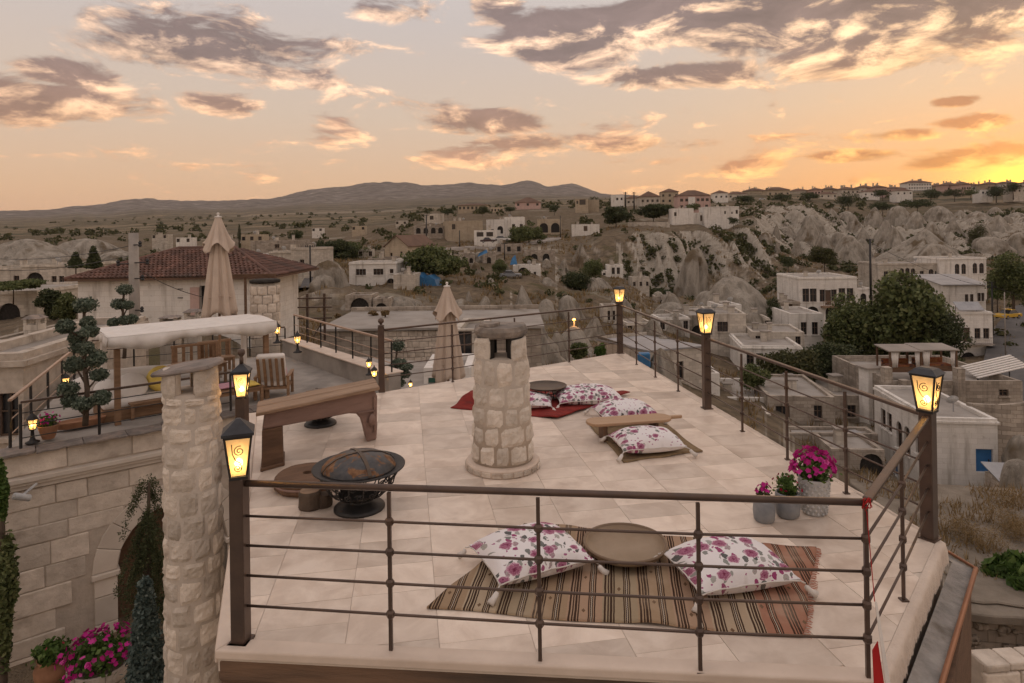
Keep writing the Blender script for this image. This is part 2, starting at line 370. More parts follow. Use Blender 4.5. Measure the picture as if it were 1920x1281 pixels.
# ---------------------------------------------------------------- terrain
PROF = {  # pixel column: (depth, pixel row of the ground) ; rows below 0 are heights in metres
 -1200: [(2, -60), (14, -59), (40, -52), (90, 575), (180, 500), (260, 470), (400, 452), (800, 436), (1500, 422), (2500, 411), (4200, 404), (5200, 410), (9000, 430)],
 -100: [(2, -60), (14, -59), (40, -52), (90, 572), (180, 498), (260, 465), (400, 452), (800, 437), (1500, 422), (2500, 411), (4200, 402), (5200, 408), (9000, 430)],
 60: [(2, -60), (14, -59), (26, -58), (45, 610), (90, 568), (150, 512), (180, 497), (260, 466), (400, 450), (800, 435), (1500, 420), (2500, 407), (4200, 396), (5200, 404), (9000, 428)],
 160: [(2, -60), (14, -59), (26, -58), (45, 615), (90, 560), (150, 512), (260, 462), (400, 446), (800, 430), (1500, 414), (2500, 401), (3500, 391), (4200, 389), (5200, 400), (9000, 426)],
 260: [(2, -60), (14, -59), (30, -58), (45, 618), (100, 545), (160, 495), (260, 465), (400, 448), (800, 428), (1500, 410), (2500, 394), (3500, 379), (4000, 373), (5000, 395), (9000, 420)],
 400: [(2, -60), (14, -59), (30, -58), (45, 628), (100, 560), (160, 500), (260, 460), (400, 445), (800, 424), (1500, 408), (2500, 394), (3500, 382), (4200, 377), (5200, 395), (9000, 420)],
 500: [(2, -60), (14, -60), (30, -62), (45, 655), (80, 590), (118, 545), (160, 492), (260, 458), (400, 442), (800, 420), (1500, 405), (2500, 390), (3500, 377), (4200, 371), (5200, 390), (9000, 418)],
 620: [(2, -70), (14, -70), (30, -70), (45, 660), (70, 605), (84, 592), (88, 553), (104, 546), (130, 500), (160, 486), (260, 457), (400, 440), (800, 418), (1500, 403), (2500, 383), (3500, 362), (4200, 353), (5200, 380), (9000, 416)],
 720: [(2, -70), (14, -72), (30, -76), (45, 680), (70, 610), (84, 593), (88, 555), (104, 546), (130, 500), (170, 476), (260, 445), (400, 428), (800, 412), (1500, 399), (2500, 376), (3500, 354), (4200, 343), (5200, 375), (9000, 416)],
 820: [(2, -80), (14, -85), (30, -90), (45, 690), (66, 616), (82, 588), (100, 545), (115, 531), (150, 490), (185, 465), (210, 450), (300, 412), (400, 405), (800, 397), (1500, 391), (2500, 374), (3500, 354), (4200, 345), (5200, 375), (9000, 416)],
 920: [(2, -80), (14, -95), (30, -110), (45, 700), (66, 625), (82, 590), (100, 540), (125, 518), (150, 486), (185, 462), (215, 450), (260, 425), (350, 401), (500, 392), (800, 389), (1500, 385), (2500, 368), (3500, 352), (4200, 347), (5200, 372), (9000, 412)],
 945: [(2, -80), (14, -98), (30, -114), (45, 706), (66, 631), (84, 590), (104, 538), (128, 514), (155, 481), (187, 460), (215, 448), (260, 423), (350, 400), (500, 391), (800, 388), (1500, 384), (2500, 367), (3500, 353), (4100, 350), (5000, 372), (9000, 412)],
 990: [(2, -80), (14, -105), (30, -120), (45, 715), (66, 640), (90, 590), (112, 535), (135, 505), (165, 470), (190, 458), (215, 444), (260, 420), (350, 398), (500, 388), (800, 386), (1500, 382), (2500, 366), (3500, 348), (4000, 338), (5000, 368), (9000, 410)],
 1030: [(2, -80), (14, -108), (30, -125), (45, 720), (66, 645), (90, 595), (114, 546), (138, 520), (165, 480), (190, 455), (220, 440), (260, 420), (350, 398), (500, 388), (800, 384), (1500, 380), (2500, 368), (3500, 355), (4000, 350), (5000, 368), (9000, 409)],
 1070: [(2, -80), (14, -110), (30, -130), (45, 725), (66, 650), (90, 600), (115, 555), (140, 535), (165, 490), (190, 452), (225, 435), (260, 420), (350, 398), (500, 388), (800, 383), (1500, 377), (2500, 368), (3500, 352), (4000, 345), (5000, 366), (9000, 408)],
 1150: [(2, -80), (14, -115), (30, -140), (45, 745), (66, 668), (90, 605), (120, 560), (150, 530), (172, 520), (185, 470), (195, 447), (225, 430), (260, 418), (350, 397), (500, 385), (800, 378), (1500, 374), (2500, 371), (3500, 367), (4000, 366), (5000, 372), (9000, 406)],
 1230: [(2, -80), (14, -120), (30, -150), (45, 770), (66, 690), (90, 628), (120, 585), (150, 562), (178, 553), (190, 500), (205, 438), (235, 424), (260, 416), (350, 394), (500, 381), (800, 376), (1500, 375), (3500, 375), (9000, 404)],
 1320: [(2, -80), (14, -125), (30, -160), (45, 800), (66, 712), (90, 645), (120, 598), (150, 568), (182, 553), (197, 498), (214, 436), (240, 421), (270, 412), (350, 396), (500, 378), (650, 367), (800, 372), (3500, 385), (9000, 402)],
 1410: [(2, -80), (14, -130), (30, -165), (45, 830), (66, 730), (90, 660), (120, 605), (150, 572), (185, 553), (208, 500), (232, 432), (260, 412), (300, 404), (350, 396), (500, 376), (650, 362), (800, 368), (3500, 385), (9000, 402)],
 1500: [(2, -80), (14, -130), (30, -170), (45, 860), (66, 755), (90, 672), (110, 622), (135, 580), (165, 540), (200, 505), (245, 478), (280, 440), (310, 402), (400, 386), (500, 374), (650, 359), (800, 366), (3500, 385), (9000, 400)],
 1600: [(2, -80), (14, -130), (30, -170), (45, 890), (66, 775), (90, 680), (112, 610), (135, 570), (165, 535), (200, 505), (250, 475), (320, 442), (390, 420), (450, 395), (520, 380), (650, 358), (800, 366), (3500, 385), (9000, 400)],
 1700: [(2, -80), (14, -130), (30, -170), (48, 925), (66, 790), (90, 700), (112, 625), (130, 575), (165, 530), (200, 500), (250, 475), (320, 440), (390, 412), (450, 395), (520, 380), (650, 355), (800, 364), (3500, 385), (9000, 400)],
 1800: [(2, -80), (14, -120), (30, -170), (48, 955), (66, 800), (90, 700), (112, 640), (130, 590), (165, 525), (200, 495), (250, 468), (320, 432), (390, 408), (450, 392), (520, 378), (650, 352), (800, 362), (3500, 385), (9000, 400)],
 1900: [(2, -80), (14, -110), (30, -165), (48, 940), (66, 830), (90, 690), (105, 632), (130, 578), (165, 520), (200, 490), (250, 460), (320, 425), (390, 402), (450, 388), (520, 374), (650, 350), (800, 360), (3500, 385), (9000, 400)],
 2050: [(2, -80), (14, -110), (30, -160), (48, 930), (66, 820), (90, 690), (130, 570), (165, 515), (200, 485), (250, 455), (320, 420), (390, 398), (520, 370), (650, 348), (800, 358), (3500, 385), (9000, 400)],
 3200: [(2, -80), (14, -110), (30, -150), (48, 900), (66, 800), (90, 680), (130, 560), (165, 510), (200, 480), (250, 450), (320, 415), (390, 395), (520, 368), (650, 346), (800, 356), (3500, 385), (9000, 400)],
}
_cols = sorted(PROF); _zt = []
for c in _cols:
    pr = PROF[c]
    zs = [(q/10 if q < 0 else P(c, q, Y).z) for Y, q in pr]
    _zt.append((np.log([a[0] for a in pr]), np.array(zs)))
_colsA = np.array(_cols, float)
def prof_z(px, Y):
    px = np.asarray(px, float); L = np.log(np.asarray(Y, float)); px, L = np.broadcast_arrays(px, L)
    Z = np.stack([np.interp(L, a, b) for a, b in _zt])
    i = np.clip(np.searchsorted(_colsA, px)-1, 0, len(_cols)-2)
    t = np.clip((px-_colsA[i])/(_colsA[i+1]-_colsA[i]), 0, 1); t = t*t*(3-2*t)
    a = np.take_along_axis(Z, i[None], 0)[0]; b = np.take_along_axis(Z, (i+1)[None], 0)[0]
    return a*(1-t)+b*t
def ground(px, Y, detail=True):
    px = np.asarray(px, float); Y = np.asarray(Y, float); px, Y = np.broadcast_arrays(px, Y)
    X = (px-960)/FPX*Y
    # gullies and spurs: the profile is shifted in depth where the cliffs are
    w = np.exp(-((px-1290)/190)**2)*np.exp(-((np.log(Y)-math.log(196))/.16)**2)
    w2 = np.exp(-((px-1690)/330)**4)*np.exp(-((np.log(Y)-math.log(290))/.35)**2)
    w3 = np.exp(-((px-900)/200)**4)*np.exp(-((np.log(Y)-math.log(92))/.2)**2)
    rg1 = 1-np.abs(fbm(X/28+3, Y/150+9, 3)-.5)*2; rg2 = 1-np.abs(fbm(X/6.5+13, Y/60+2, 3)-.5)*2
    Ys = Y*(1+w*(.52*(rg1-.82)+.10*(rg2-.8))+w3*.10*(fbm(X/7, Y/12)-.5))
    z = prof_z(px, Ys)
    q1 = 1-np.abs(fbm(X/24+31, Y/38+5, 4)-.5)*2; q2 = 1-np.abs(fbm(X/9+7, Y/15+3, 3)-.5)*2
    z = z+w2*((q1-.80)*22+(q2-.8)*8)
    if detail:
        amp = np.clip(.02*Y, .05, 2.2)*np.clip((Y-16)/20, 0, 1)+np.clip((Y-900)/3000, 0, 1)*34
        s = np.clip(Y/9, 3, 260)
        z = z+amp*(fbm(X/s+5, Y/s+2, 6, .58)-.5)*1.6
        z = z+np.clip((Y-45)/50, 0, 1)*np.clip((420-Y)/200, 0, 1)*(1.3-.9*np.clip(w*1.6, 0, 1))*(fbm(X/5+9, Y/6+4, 4)-.5)
    return z
def gz(x, y): return float(ground(960+FPX*x/y, y))
def build_terrain():
    us = np.concatenate([np.linspace(-1150, -120, 40), np.linspace(-100, 2030, 500), np.linspace(2060, 3150, 40)])
    Ys = np.concatenate([np.geomspace(2.2, 40, 40), np.geomspace(41, 95, 75), np.concatenate([np.geomspace(95.7, 158, 60), np.geomspace(158.5, 330, 230)]), np.geomspace(334, 1200, 60), np.geomspace(1230, 4800, 80), np.geomspace(5000, 9000, 8)])
    U, Yg = np.meshgrid(us, Ys); Z = ground(U, Yg); X = (U-960)/FPX*Yg
    V = np.stack([X, Yg, Z], -1).reshape(-1, 3); nu = len(us); ny = len(Ys)
    i = np.arange(nu-1)[None]+np.arange(ny-1)[:, None]*nu; i = i.ravel()
    F = np.stack([i, i+1, i+1+nu, i+nu], -1)
    # material: pale tuff on steep ground, dry grass and scrub elsewhere
    m = bpy.data.materials.new('valley_ground'); m.use_nodes = True; t = NT(m.node_tree); t.n.clear()
    ge = t.new('ShaderNodeNewGeometry'); pos = ge.outputs['Position']; nz = t.new('ShaderNodeSeparateXYZ', {0: ge.outputs['True Normal']}).outputs[2]
    py = t.new('ShaderNodeSeparateXYZ', {0: pos}).outputs[1]
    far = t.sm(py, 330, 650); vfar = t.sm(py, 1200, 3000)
    n1 = t.noise(pos, .09, 8, .62); n2 = t.noise(pos, .55, 6, .65); n3 = t.noise(pos, .022, 5, .6)
    tuff = t.ramp(n2, [(.25, (.24, .21, .17)), (.5, (.38, .34, .285)), (.8, (.50, .45, .38))])
    soil = t.ramp(n2, [(.3, (.08, .064, .046)), (.5, (.15, .116, .08)), (.72, (.24, .185, .12))])
    scr = t.ramp(n1, [(.35, (.05, .05, .026)), (.6, (.10, .085, .045))])
    soil = t.mix(t.sm(n1, .52, .64), soil, scr)
    st = t.m('ADD', nz, t.m('MULTIPLY', t.m('SUBTRACT', n1, .5), .32))
    steep = t.sm(st, .88, .70)
    pale = t.sm(t.noise(pos, .045, 6, .6), .56, .66)
    rockm = t.m('MAXIMUM', steep, t.m('MULTIPLY', pale, .55))
    near = t.mix(rockm, soil, tuff)
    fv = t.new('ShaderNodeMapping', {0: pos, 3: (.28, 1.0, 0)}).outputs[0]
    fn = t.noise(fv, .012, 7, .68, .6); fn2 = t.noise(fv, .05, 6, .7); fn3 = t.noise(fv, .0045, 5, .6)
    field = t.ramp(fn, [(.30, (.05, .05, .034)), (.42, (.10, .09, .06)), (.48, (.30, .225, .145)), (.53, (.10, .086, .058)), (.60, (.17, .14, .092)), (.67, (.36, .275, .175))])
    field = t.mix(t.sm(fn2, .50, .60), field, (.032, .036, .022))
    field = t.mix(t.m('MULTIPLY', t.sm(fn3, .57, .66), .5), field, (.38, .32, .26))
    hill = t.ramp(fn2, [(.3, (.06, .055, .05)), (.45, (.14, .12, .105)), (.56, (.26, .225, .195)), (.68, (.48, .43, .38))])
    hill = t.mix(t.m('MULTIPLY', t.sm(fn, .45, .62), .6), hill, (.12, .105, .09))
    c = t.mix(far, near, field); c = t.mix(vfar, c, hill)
    b = t.new('ShaderNodeBsdfPrincipled', {'Base Color': c, 'Roughness': .95}); b.inputs['Specular IOR Level'].default_value = .1
    bp = t.new('ShaderNodeBump', {'Height': t.noise(pos, .9, 6, .7), 'Strength': .7}); bp.inputs['Distance'].default_value = .8
    t.l.new(bp.outputs[0], b.inputs['Normal']); t.new('ShaderNodeOutputMaterial', {0: b.outputs[0]}); MATS['valley_ground'] = m
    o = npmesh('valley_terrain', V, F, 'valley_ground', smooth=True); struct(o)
build_terrain()
def tuff_material():
    m = bpy.data.materials.new('tuff'); m.use_nodes = True; t = NT(m.node_tree); t.n.clear()
    ge = t.new('ShaderNodeNewGeometry'); pos = ge.outputs['Position']
    mp = t.new('ShaderNodeMapping', {0: pos, 3: (1, 1, .22)}).outputs[0]
    n1 = t.noise(mp, .5, 8, .65, .4); n2 = t.noise(pos, .13, 5, .6); n3 = t.noise(pos, 2.0, 5, .6)
    c = t.ramp(n1, [(.3, (.17, .15, .12)), (.48, (.30, .268, .225)), (.75, (.45, .405, .345))])
    c = t.mix(t.sm(n2, .56, .68), c, (.15, .115, .075))
    c = t.mix(t.m('MULTIPLY', t.sm(n3, .58, .72), .5), c, (.12, .10, .08))
    b = t.new('ShaderNodeBsdfPrincipled', {'Base Color': c, 'Roughness': .95}); b.inputs['Specular IOR Level'].default_value = .1
    bp = t.new('ShaderNodeBump', {'Height': n1, 'Strength': .8}); bp.inputs['Distance'].default_value = 1.2
    t.l.new(bp.outputs[0], b.inputs['Normal']); t.new('ShaderNodeOutputMaterial', {0: b.outputs[0]}); MATS['tuff'] = m
tuff_material()
def tuff_cone(px, pt, pb, wpx, Y, tip=.15, sq=1., seed=0, name='tuff_cone'):
    b = P(px, pb, Y); h = P(px, pt, Y).z-b.z; r = wpx/FPX*Y/2; n = 44; k = 20; sink = h*.35+1.0
    th = np.linspace(0, 2*np.pi, n, endpoint=False); V = []
    for j in range(k+1):
        t = j/k; zz = -sink+(h+sink)*t; tt = max(0, zz/h)
        rr = r*((1-tt)**sq*(1-tip)+tip*math.sqrt(max(0, 1-tt**6))) if tt > 0 else r*(1+.25*(-zz/sink))
        if j == k: rr = 0.02*r
        f = .62+.76*fbm(np.cos(th)*2.1+seed*3.3+9, np.sin(th)*2.1+tt*1.3+seed, 4)+.55*(.30-np.abs(fbm(np.cos(th)*2.6+seed+20, np.sin(th)*2.6+tt*1.1+np.zeros(n), 3)-.5)*2)+.16*(fbm(th*3+seed, tt*5+np.zeros(n), 3)-.5)
        lean = r*.25*math.sin(seed*2.1)*tt
        V += [(b.x+lean+rr*f[i]*math.cos(th[i]), Y+rr*f[i]*math.sin(th[i])*1.1, b.z+zz) for i in range(n)]
    F = [(j*n+i, j*n+(i+1) % n, (j+1)*n+(i+1) % n, (j+1)*n+i) for j in range(k) for i in range(n)]
    return struct(npmesh(name, V, F, 'tuff', smooth=True))
CONES = [(1516, 405, 468, 46, 255, .12, 1), (1546, 437, 470, 34, 235, .2, .9), (1492, 445, 488, 26, 225, .12, 1), (1460, 452, 498, 24, 215, .1, 1.1), (1587, 440, 474, 50, 220, .3, .9),
 (1562, 391, 436, 42, 330, .15, 1), (1602, 402, 440, 34, 320, .15, 1.1), (1660, 412, 452, 36, 275, .15, 1), (1679, 426, 458, 30, 250, .2, .9), (1722, 430, 482, 118, 205, .1, 1.2), (1755, 456, 482, 52, 190, .4, .8),
 (1682, 386, 412, 34, 345, .45, .6), (1750, 415, 455, 40, 270, .3, .9), (1787, 412, 448, 34, 280, .2, 1), (1871, 403, 440, 50, 285, .12, 1), (1763, 386, 410, 46, 350, .3, .8), (1825, 396, 421, 60, 330, .2, .9),
 (1860, 443, 472, 62, 215, .5, .7), (1908, 435, 470, 40, 215, .5, .7), (1868, 388, 410, 30, 370, .25, .9), (1800, 394, 412, 32, 360, .2, 1), (1640, 388, 420, 30, 350, .2, 1), (1620, 428, 462, 34, 265, .15, 1),
 (1452, 420, 500, 50, 245, .08, 1.2), (1478, 415, 470, 40, 275, .1, 1.1), (1712, 396, 424, 36, 325, .3, .9), (1840, 418, 446, 44, 270, .3, .9), (1905, 398, 425, 50, 330, .3, .8),
 (1372, 517, 578, 112, 118, .28, .8), (1330, 545, 580, 60, 125, .35, .8), (1300, 464, 558, 60, 172, .34, .75), (1390, 470, 548, 34, 204, .12, 1.1), (1085, 455, 512, 44, 160, .12, 1.1),
 (985, 535, 600, 56, 92, .1, 1.1), (1022, 560, 612, 50, 88, .3, .8), (880, 545, 595, 30, 90, .15, 1), (1000, 588, 705, 130, 52, .12, 1.0), (930, 590, 650, 50, 62, .2, .9), (1052, 620, 700, 60, 56, .2, .9), (860, 560, 594, 46, 86, .4, .8), (780, 560, 596, 56, 86, .35, .8),
 (40, 448, 502, 150, 178, .25, .8), (95, 470, 505, 90, 165, .3, .8), (165, 447, 492, 120, 195, .35, .7), (215, 470, 505, 100, 175, .3, .8), (622, 488, 552, 62, 100, .5, .6), (600, 515, 560, 50, 92, .5, .6), (700, 552, 595, 100, 86, .6, .5), (745, 556, 596, 60, 85, .5, .6),
 (1262, 566, 600, 70, 108, .4, .7), (1415, 585, 640, 60, 88, .35, .8), (1912, 815, 890, 50, 43, .5, .7), (1918, 860, 960, 70, 38, .5, .7)]
_rc = random.Random(31)
for i in range(34):
    px = _rc.uniform(1425, 1960); Y = math.exp(_rc.uniform(math.log(205), math.log(400))); zb = float(ground(px, Y)); pyb = 430-.0148*(px-960)+(CAMH-zb)/Y*FPX; w_ = _rc.uniform(16, 44); hgt = w_*_rc.uniform(.4, .9)
    if pyb-hgt < 388: continue
    CONES.append((px, pyb-hgt, pyb+3, w_, Y, _rc.uniform(.2, .5), _rc.uniform(.65, 1.0)))
for i in range(26):
    px = _rc.uniform(880, 1300); Y = _rc.uniform(50, 150); zb = float(ground(px, Y)); pyb = 430-.0148*(px-960)+(CAMH-zb)/Y*FPX; w_ = _rc.uniform(16, 50)*100/Y; hgt = w_*_rc.uniform(.35, 1.1)
    CONES.append((px, pyb-hgt, pyb+3, w_, Y, _rc.uniform(.15, .5), _rc.uniform(.7, 1.2)))
for i, c in enumerate(CONES): tuff_cone(*c, seed=i*1.7+.3)
# ---------------------------------------------------------------- houses
def holed(mb, o, u, v, W, z0, H, wins, nrm, rec):
    """wall W wide from z0 to H with rectangular or arched openings (x0, z0, w, h, kind); reveals go rec inward"""
    o, u, v, nrm = map(Vector, (o, u, v, nrm))
    xs = sorted({0., W} | {a for q in wins for a in (q[0], q[0]+q[2])}); zs = sorted({z0, H} | {a for q in wins for a in (q[1], q[1]+q[3])})
    pt = lambda a, b, d=0.: o+u*a+v*b-nrm*d
    for i in range(len(xs)-1):
        for j in range(len(zs)-1):
            cx, cz = (xs[i]+xs[i+1])/2, (zs[j]+zs[j+1])/2
            if any(q[0] < cx < q[0]+q[2] and q[1] < cz < q[1]+q[3] for q in wins): continue
            mb.add([pt(xs[i], zs[j]), pt(xs[i+1], zs[j]), pt(xs[i+1], zs[j+1]), pt(xs[i], zs[j+1])], [(0, 1, 2, 3)])
    for x, z, w, h, k in [q[:5] for q in wins]:
        if k == 'a':
            r = w/2; zc = z+h-r; n = 8; arc = [(x+r-r*math.cos(math.pi*i/n), zc+r*math.sin(math.pi*i/n)) for i in range(n+1)]
            for s in (0, 1):
                a = arc[:n//2+1] if s == 0 else arc[n//2:][::-1]
                cor = (x, z+h) if s == 0 else (x+w, z+h)
                for i in range(len(a)-1):
                    tri = [pt(*cor), pt(*a[i]), pt(*a[i+1])]
                    mb.add(tri, [(0, 1, 2)])
            ring = [(x, z)]+arc+[(x+w, z)]
        else: ring = [(x, z), (x, z+h), (x+w, z+h), (x+w, z)]
        for i in range(len(ring)):
            a, b = ring[i], ring[(i+1) % len(ring)]
            mb.add([pt(*a), pt(*b), pt(*b, rec), pt(*a, rec)], [(0, 1, 2, 3)])
def row(n, v, w, h, lo=.12, hi=.88, k='w'):
    return [((lo+(hi-lo)*(i/(n-1) if n > 1 else .5)), v, w, h, k) for i in range(n)]
def house(label, pl, pr, pt, pb, Y, D=7., yaw=0., wall='wall_white', roof='flat', front=(), left=(), right=(), name='stone_house', cat='house', group=None,
          roofmat=None, rh=1.4, eave=.45, found=3., fine=True, par=.25, doorm='window_frame', cornice=False, anchor='l'):
    b0 = P(pl, pb, Y); k = (pr-960)/FPX; c, s = math.cos(R(yaw)), math.sin(R(yaw))
    W = abs((k*Y-b0.x)/(c-k*s)); h = P(pl, pt, Y).z-b0.z
    t = thing(name, label, cat, b0, R(yaw), group)
    rec = .22 if fine else .15
    mb = MB(); jobs = []
    faces = [((0, 0, 0), (1, 0, 0), (0, -1, 0), W, front), ((W, 0, 0), (0, 1, 0), (1, 0, 0), D, right), ((W, D, 0), (-1, 0, 0), (0, 1, 0), W, ()), ((0, D, 0), (0, -1, 0), (-1, 0, 0), D, left)]
    top = h
    for o, u, nrm, L, ws in faces:
        q = []
        for a, v, w, hh, kk in ws:
            w = min(w, L*.9); x = min(max(a*L-w/2, .03*L), L-w-.03*L); z = v*h; hh = min(hh, h-z-.08)
            q.append((x, z, w, hh, 'a' if kk == 'a' or kk == 'o' else 'w', kk)); jobs.append((o, u, nrm, x, z, w, hh, kk))
        holed(mb, o, u, (0, 0, 1), L, -found, top, q, nrm, rec)
    if roof == 'flat':
        mb.add([(0, 0, h), (W, 0, h), (W, D, h), (0, D, h), (.3, .3, h), (W-.3, .3, h), (W-.3, D-.3, h), (.3, D-.3, h), (.3, .3, h-par), (W-.3, .3, h-par), (W-.3, D-.3, h-par), (.3, D-.3, h-par)],
               [(0, 1, 5, 4), (1, 2, 6, 5), (2, 3, 7, 6), (3, 0, 4, 7), (4, 5, 9, 8), (5, 6, 10, 9), (6, 7, 11, 10), (7, 4, 8, 11)])
    mb.build('wall', wall, t)
    r = MB(); e = eave
    if roof == 'flat':
        r.add([(.3, .3, h-par), (W-.3, .3, h-par), (W-.3, D-.3, h-par), (.3, D-.3, h-par)], [(0, 1, 2, 3)]); rm = roofmat or 'roof_flat'
        if cornice:
            c2 = MB(); c2.bx((-.1, -.12, h-.35), (W+.1, -.002, h-.2)); c2.bx((-.12, -.002, h-.35), (-.002, D, h-.2)); c2.bx((W+.002, -.002, h-.35), (W+.12, D, h-.2)); c2.build('cornice', wall, t)
    elif roof == 'hip':
        i = min(W, D)/2*.95; a = i if W > D else i*.98; bq = i if D > W else i*.98
        B = [(-e, -e, h), (W+e, -e, h), (W+e, D+e, h), (-e, D+e, h)]; b2 = [(x, y, h-.12) for x, y, z in B]
        T = [(i, D/2, h+rh), (W-i, D/2, h+rh)] if W >= D else [(W/2, i, h+rh), (W/2, D-i, h+rh)]
        vs = B+b2+T
        fs = [(0, 1, 9, 8), (1, 2, 9), (2, 3, 8, 9), (3, 0, 8)] if W >= D else [(0, 1, 8), (1, 2, 9, 8), (2, 3, 9), (3, 0, 8, 9)]
        r.add(vs, fs+[(4, 5, 1, 0), (5, 6, 2, 1), (6, 7, 3, 2), (7, 4, 0, 3), (7, 6, 5, 4)]); rm = roofmat or 'roof_brown'
    elif roof in ('gable', 'gablef'):
        if roof == 'gable':   # ridge along x
            pr_ = [(-e, h-.05), (D/2, h+rh), (D+e, h-.05), (D+e, h-.2), (D/2, h+rh-.17), (-e, h-.2)]; r.extr(pr_, (-e, 0, 0), (0, 1, 0), (0, 0, 1), (W+2*e, 0, 0))
            g = MB(); g.extr([(0, h), (D, h), (D/2, h+rh-.18)], (0.01, 0, 0), (0, 1, 0), (0, 0, 1), (.2, 0, 0)); g.build('gable_end', wall, t); g = MB(); g.extr([(0, h), (D, h), (D/2, h+rh-.18)], (W-.21, 0, 0), (0, 1, 0), (0, 0, 1), (.2, 0, 0)); g.build('gable_end', wall, t)
        else:                  # ridge along y, gable faces the viewer
            pr_ = [(-e, h-.05), (W/2, h+rh), (W+e, h-.05), (W+e, h-.2), (W/2, h+rh-.17), (-e, h-.2)]; r.extr(pr_, (0, -e, 0), (1, 0, 0), (0, 0, 1), (0, D+2*e, 0))
            g = MB(); g.extr([(0, h), (W, h), (W/2, h+rh-.18)], (0, .01, 0), (1, 0, 0), (0, 0, 1), (0, .2, 0)); g.build('gable_end', wall, t); g = MB(); g.extr([(0, h), (W, h), (W/2, h+rh-.18)], (0, D-.21, 0), (1, 0, 0), (0, 0, 1), (0, .2, 0)); g.build('gable_end', wall, t)
        rm = roofmat or 'roof_brown'
    elif roof == 'shed':
        r.hexa([(-e, -e, h), (W+e, -e, h), (W+e, D+e, h+rh), (-e, D+e, h+rh)], [(-e, -e, h+.14), (W+e, -e, h+.14), (W+e, D+e, h+rh+.14), (-e, D+e, h+rh+.14)])
        g = MB(); g.add([(0, .01, h), (0, D-.01, h), (0, D-.01, h+rh), (W, .01, h), (W, D-.01, h), (W, D-.01, h+rh)], [(0, 2, 1), (3, 4, 5), (1, 2, 5, 4)]); g.build('gable_end', wall, t)
        rm = roofmat or 'roof_metal'
    r.build('roof', rm, t)
    for o, u, nrm, x, z, w, hh, kk in jobs:
        o, u, nrm = Vector(o), Vector(u), Vector(nrm); up = Vector((0, 0, 1))
        q = lambda a, bq, d: o+u*a+up*bq-nrm*d
        g = MB(); g.add([q(x, z, rec), q(x+w, z, rec), q(x+w, z+hh, rec), q(x, z+hh, rec)], [(0, 1, 2, 3)])
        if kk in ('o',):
            g.build('archway_shade', 'soot_and_shade', t); continue  # near-black sheet closes the arch, its colour standing in for the shade inside
        if kk == 'd' or kk == 'ad':
            f = g.build('door', doorm, t)
            if fine:
                hd = MB(); hd.box(q(x+w*.82, z+hh*.48, rec-.05), (.06, .06, .16)); hd.build('handle', 'black_iron', f)
            continue
        if not fine:
            g.build('window', 'glass_dark', t); continue
        fr = MB(); bw = min(.09, w*.09)
        def bar(a0, a1, z0_, z1_):
            A = [q(a0, z0_, rec-.005), q(a1, z0_, rec-.005), q(a1, z1_, rec-.005), q(a0, z1_, rec-.005)]; Bq = [p+nrm*.06 for p in A]
            fr.add(A+Bq, [(4, 5, 6, 7), (0, 1, 5, 4), (1, 2, 6, 5), (2, 3, 7, 6), (3, 0, 4, 7)])
        bar(x, x+bw, z, z+hh); bar(x+w-bw, x+w, z, z+hh); bar(x+bw, x+w-bw, z, z+bw); bar(x+bw, x+w-bw, z+hh-bw, z+hh)
        bar(x+w/2-bw/2, x+w/2+bw/2, z+bw, z+hh-bw); bar(x+bw, x+w/2-bw/2, z+hh*.55, z+hh*.55+bw*.8); bar(x+w/2+bw/2, x+w-bw, z+hh*.55, z+hh*.55+bw*.8)
        f = fr.build('window', 'window_frame', t); g.build('pane', 'glass_dark', f)
        sl = MB(); A = [q(x-.1, z-.12, 0.002), q(x+w+.1, z-.12, 0.002), q(x+w+.1, z-.01, 0.002), q(x-.1, z-.01, 0.002)]; Bq = [p+nrm*.13 for p in A]
        sl.add(A+Bq, [(4, 5, 6, 7), (0, 1, 5, 4), (1, 2, 6, 5), (2, 3, 7, 6), (3, 0, 4, 7)]); sl.build('sill', wall, f)
    t['W'] = W; t['h'] = h; t['D'] = D
    return t
def chimney_on(t, x, y, z, w=.6, hh=1.1):
    m = MB(); m.box((x, y, z+hh/2), (w, w, hh)); c = m.build('chimney', 'wall_cream', t); k = MB(); k.box((x, y, z+hh+.06), (w*1.3, w*1.3, .12)); k.build('chimney_cap', 'concrete_far', c)
# --- right side of the valley, near to far
h = house('white two storey house with flat roof and a blue arched door below the far railing', 1748, 1864, 783, 955, 45, D=9.5, yaw=-8, wall='wall_white', found=8,
      front=[(.80, .42, 1.1, 1.6, 'ad')], left=[(.18, .52, .9, 1.5, 'w'), (.30, .52, .9, 1.5, 'w'), (.48, .40, 1.0, 2.1, 'a'), (.62, .40, 1.0, 2.1, 'a'), (.80, .5, .8, 1.3, 'w'), (.86, .05, 1.2, 2.0, 'o'), (.4, .03, .8, 1.8, 'd')], doorm='blue_paint', cornice=True, name='village_house')
st = thing('stone_stairs', 'outdoor stone staircase climbing the white wall to the blue arched door', 'stairs', P(1795, 950, 42.5), R(-6))
_b = P(1795, 950, 42.5)
for i in range(13):
    m = MB(); m.box((.30*i, 0, .115*i+.05-1.2), (.34, 1.5, .27+2.4)); m.build('step', 'wall_stone', st)
m = MB(); m.box((4.6, .1, .2), (1.6, 1.7, 2.8)); m.build('landing', 'wall_stone', st)
m = MB()
for i in range(7): m.tube([(3.85+.25*i, -.75, 1.6), (3.85+.25*i, -.75, 2.5)], .02, 5)
m.tube([(3.8, -.75, 2.5), (5.5, -.75, 2.5)], .025, 5); m.build('handrail', 'black_iron', st)
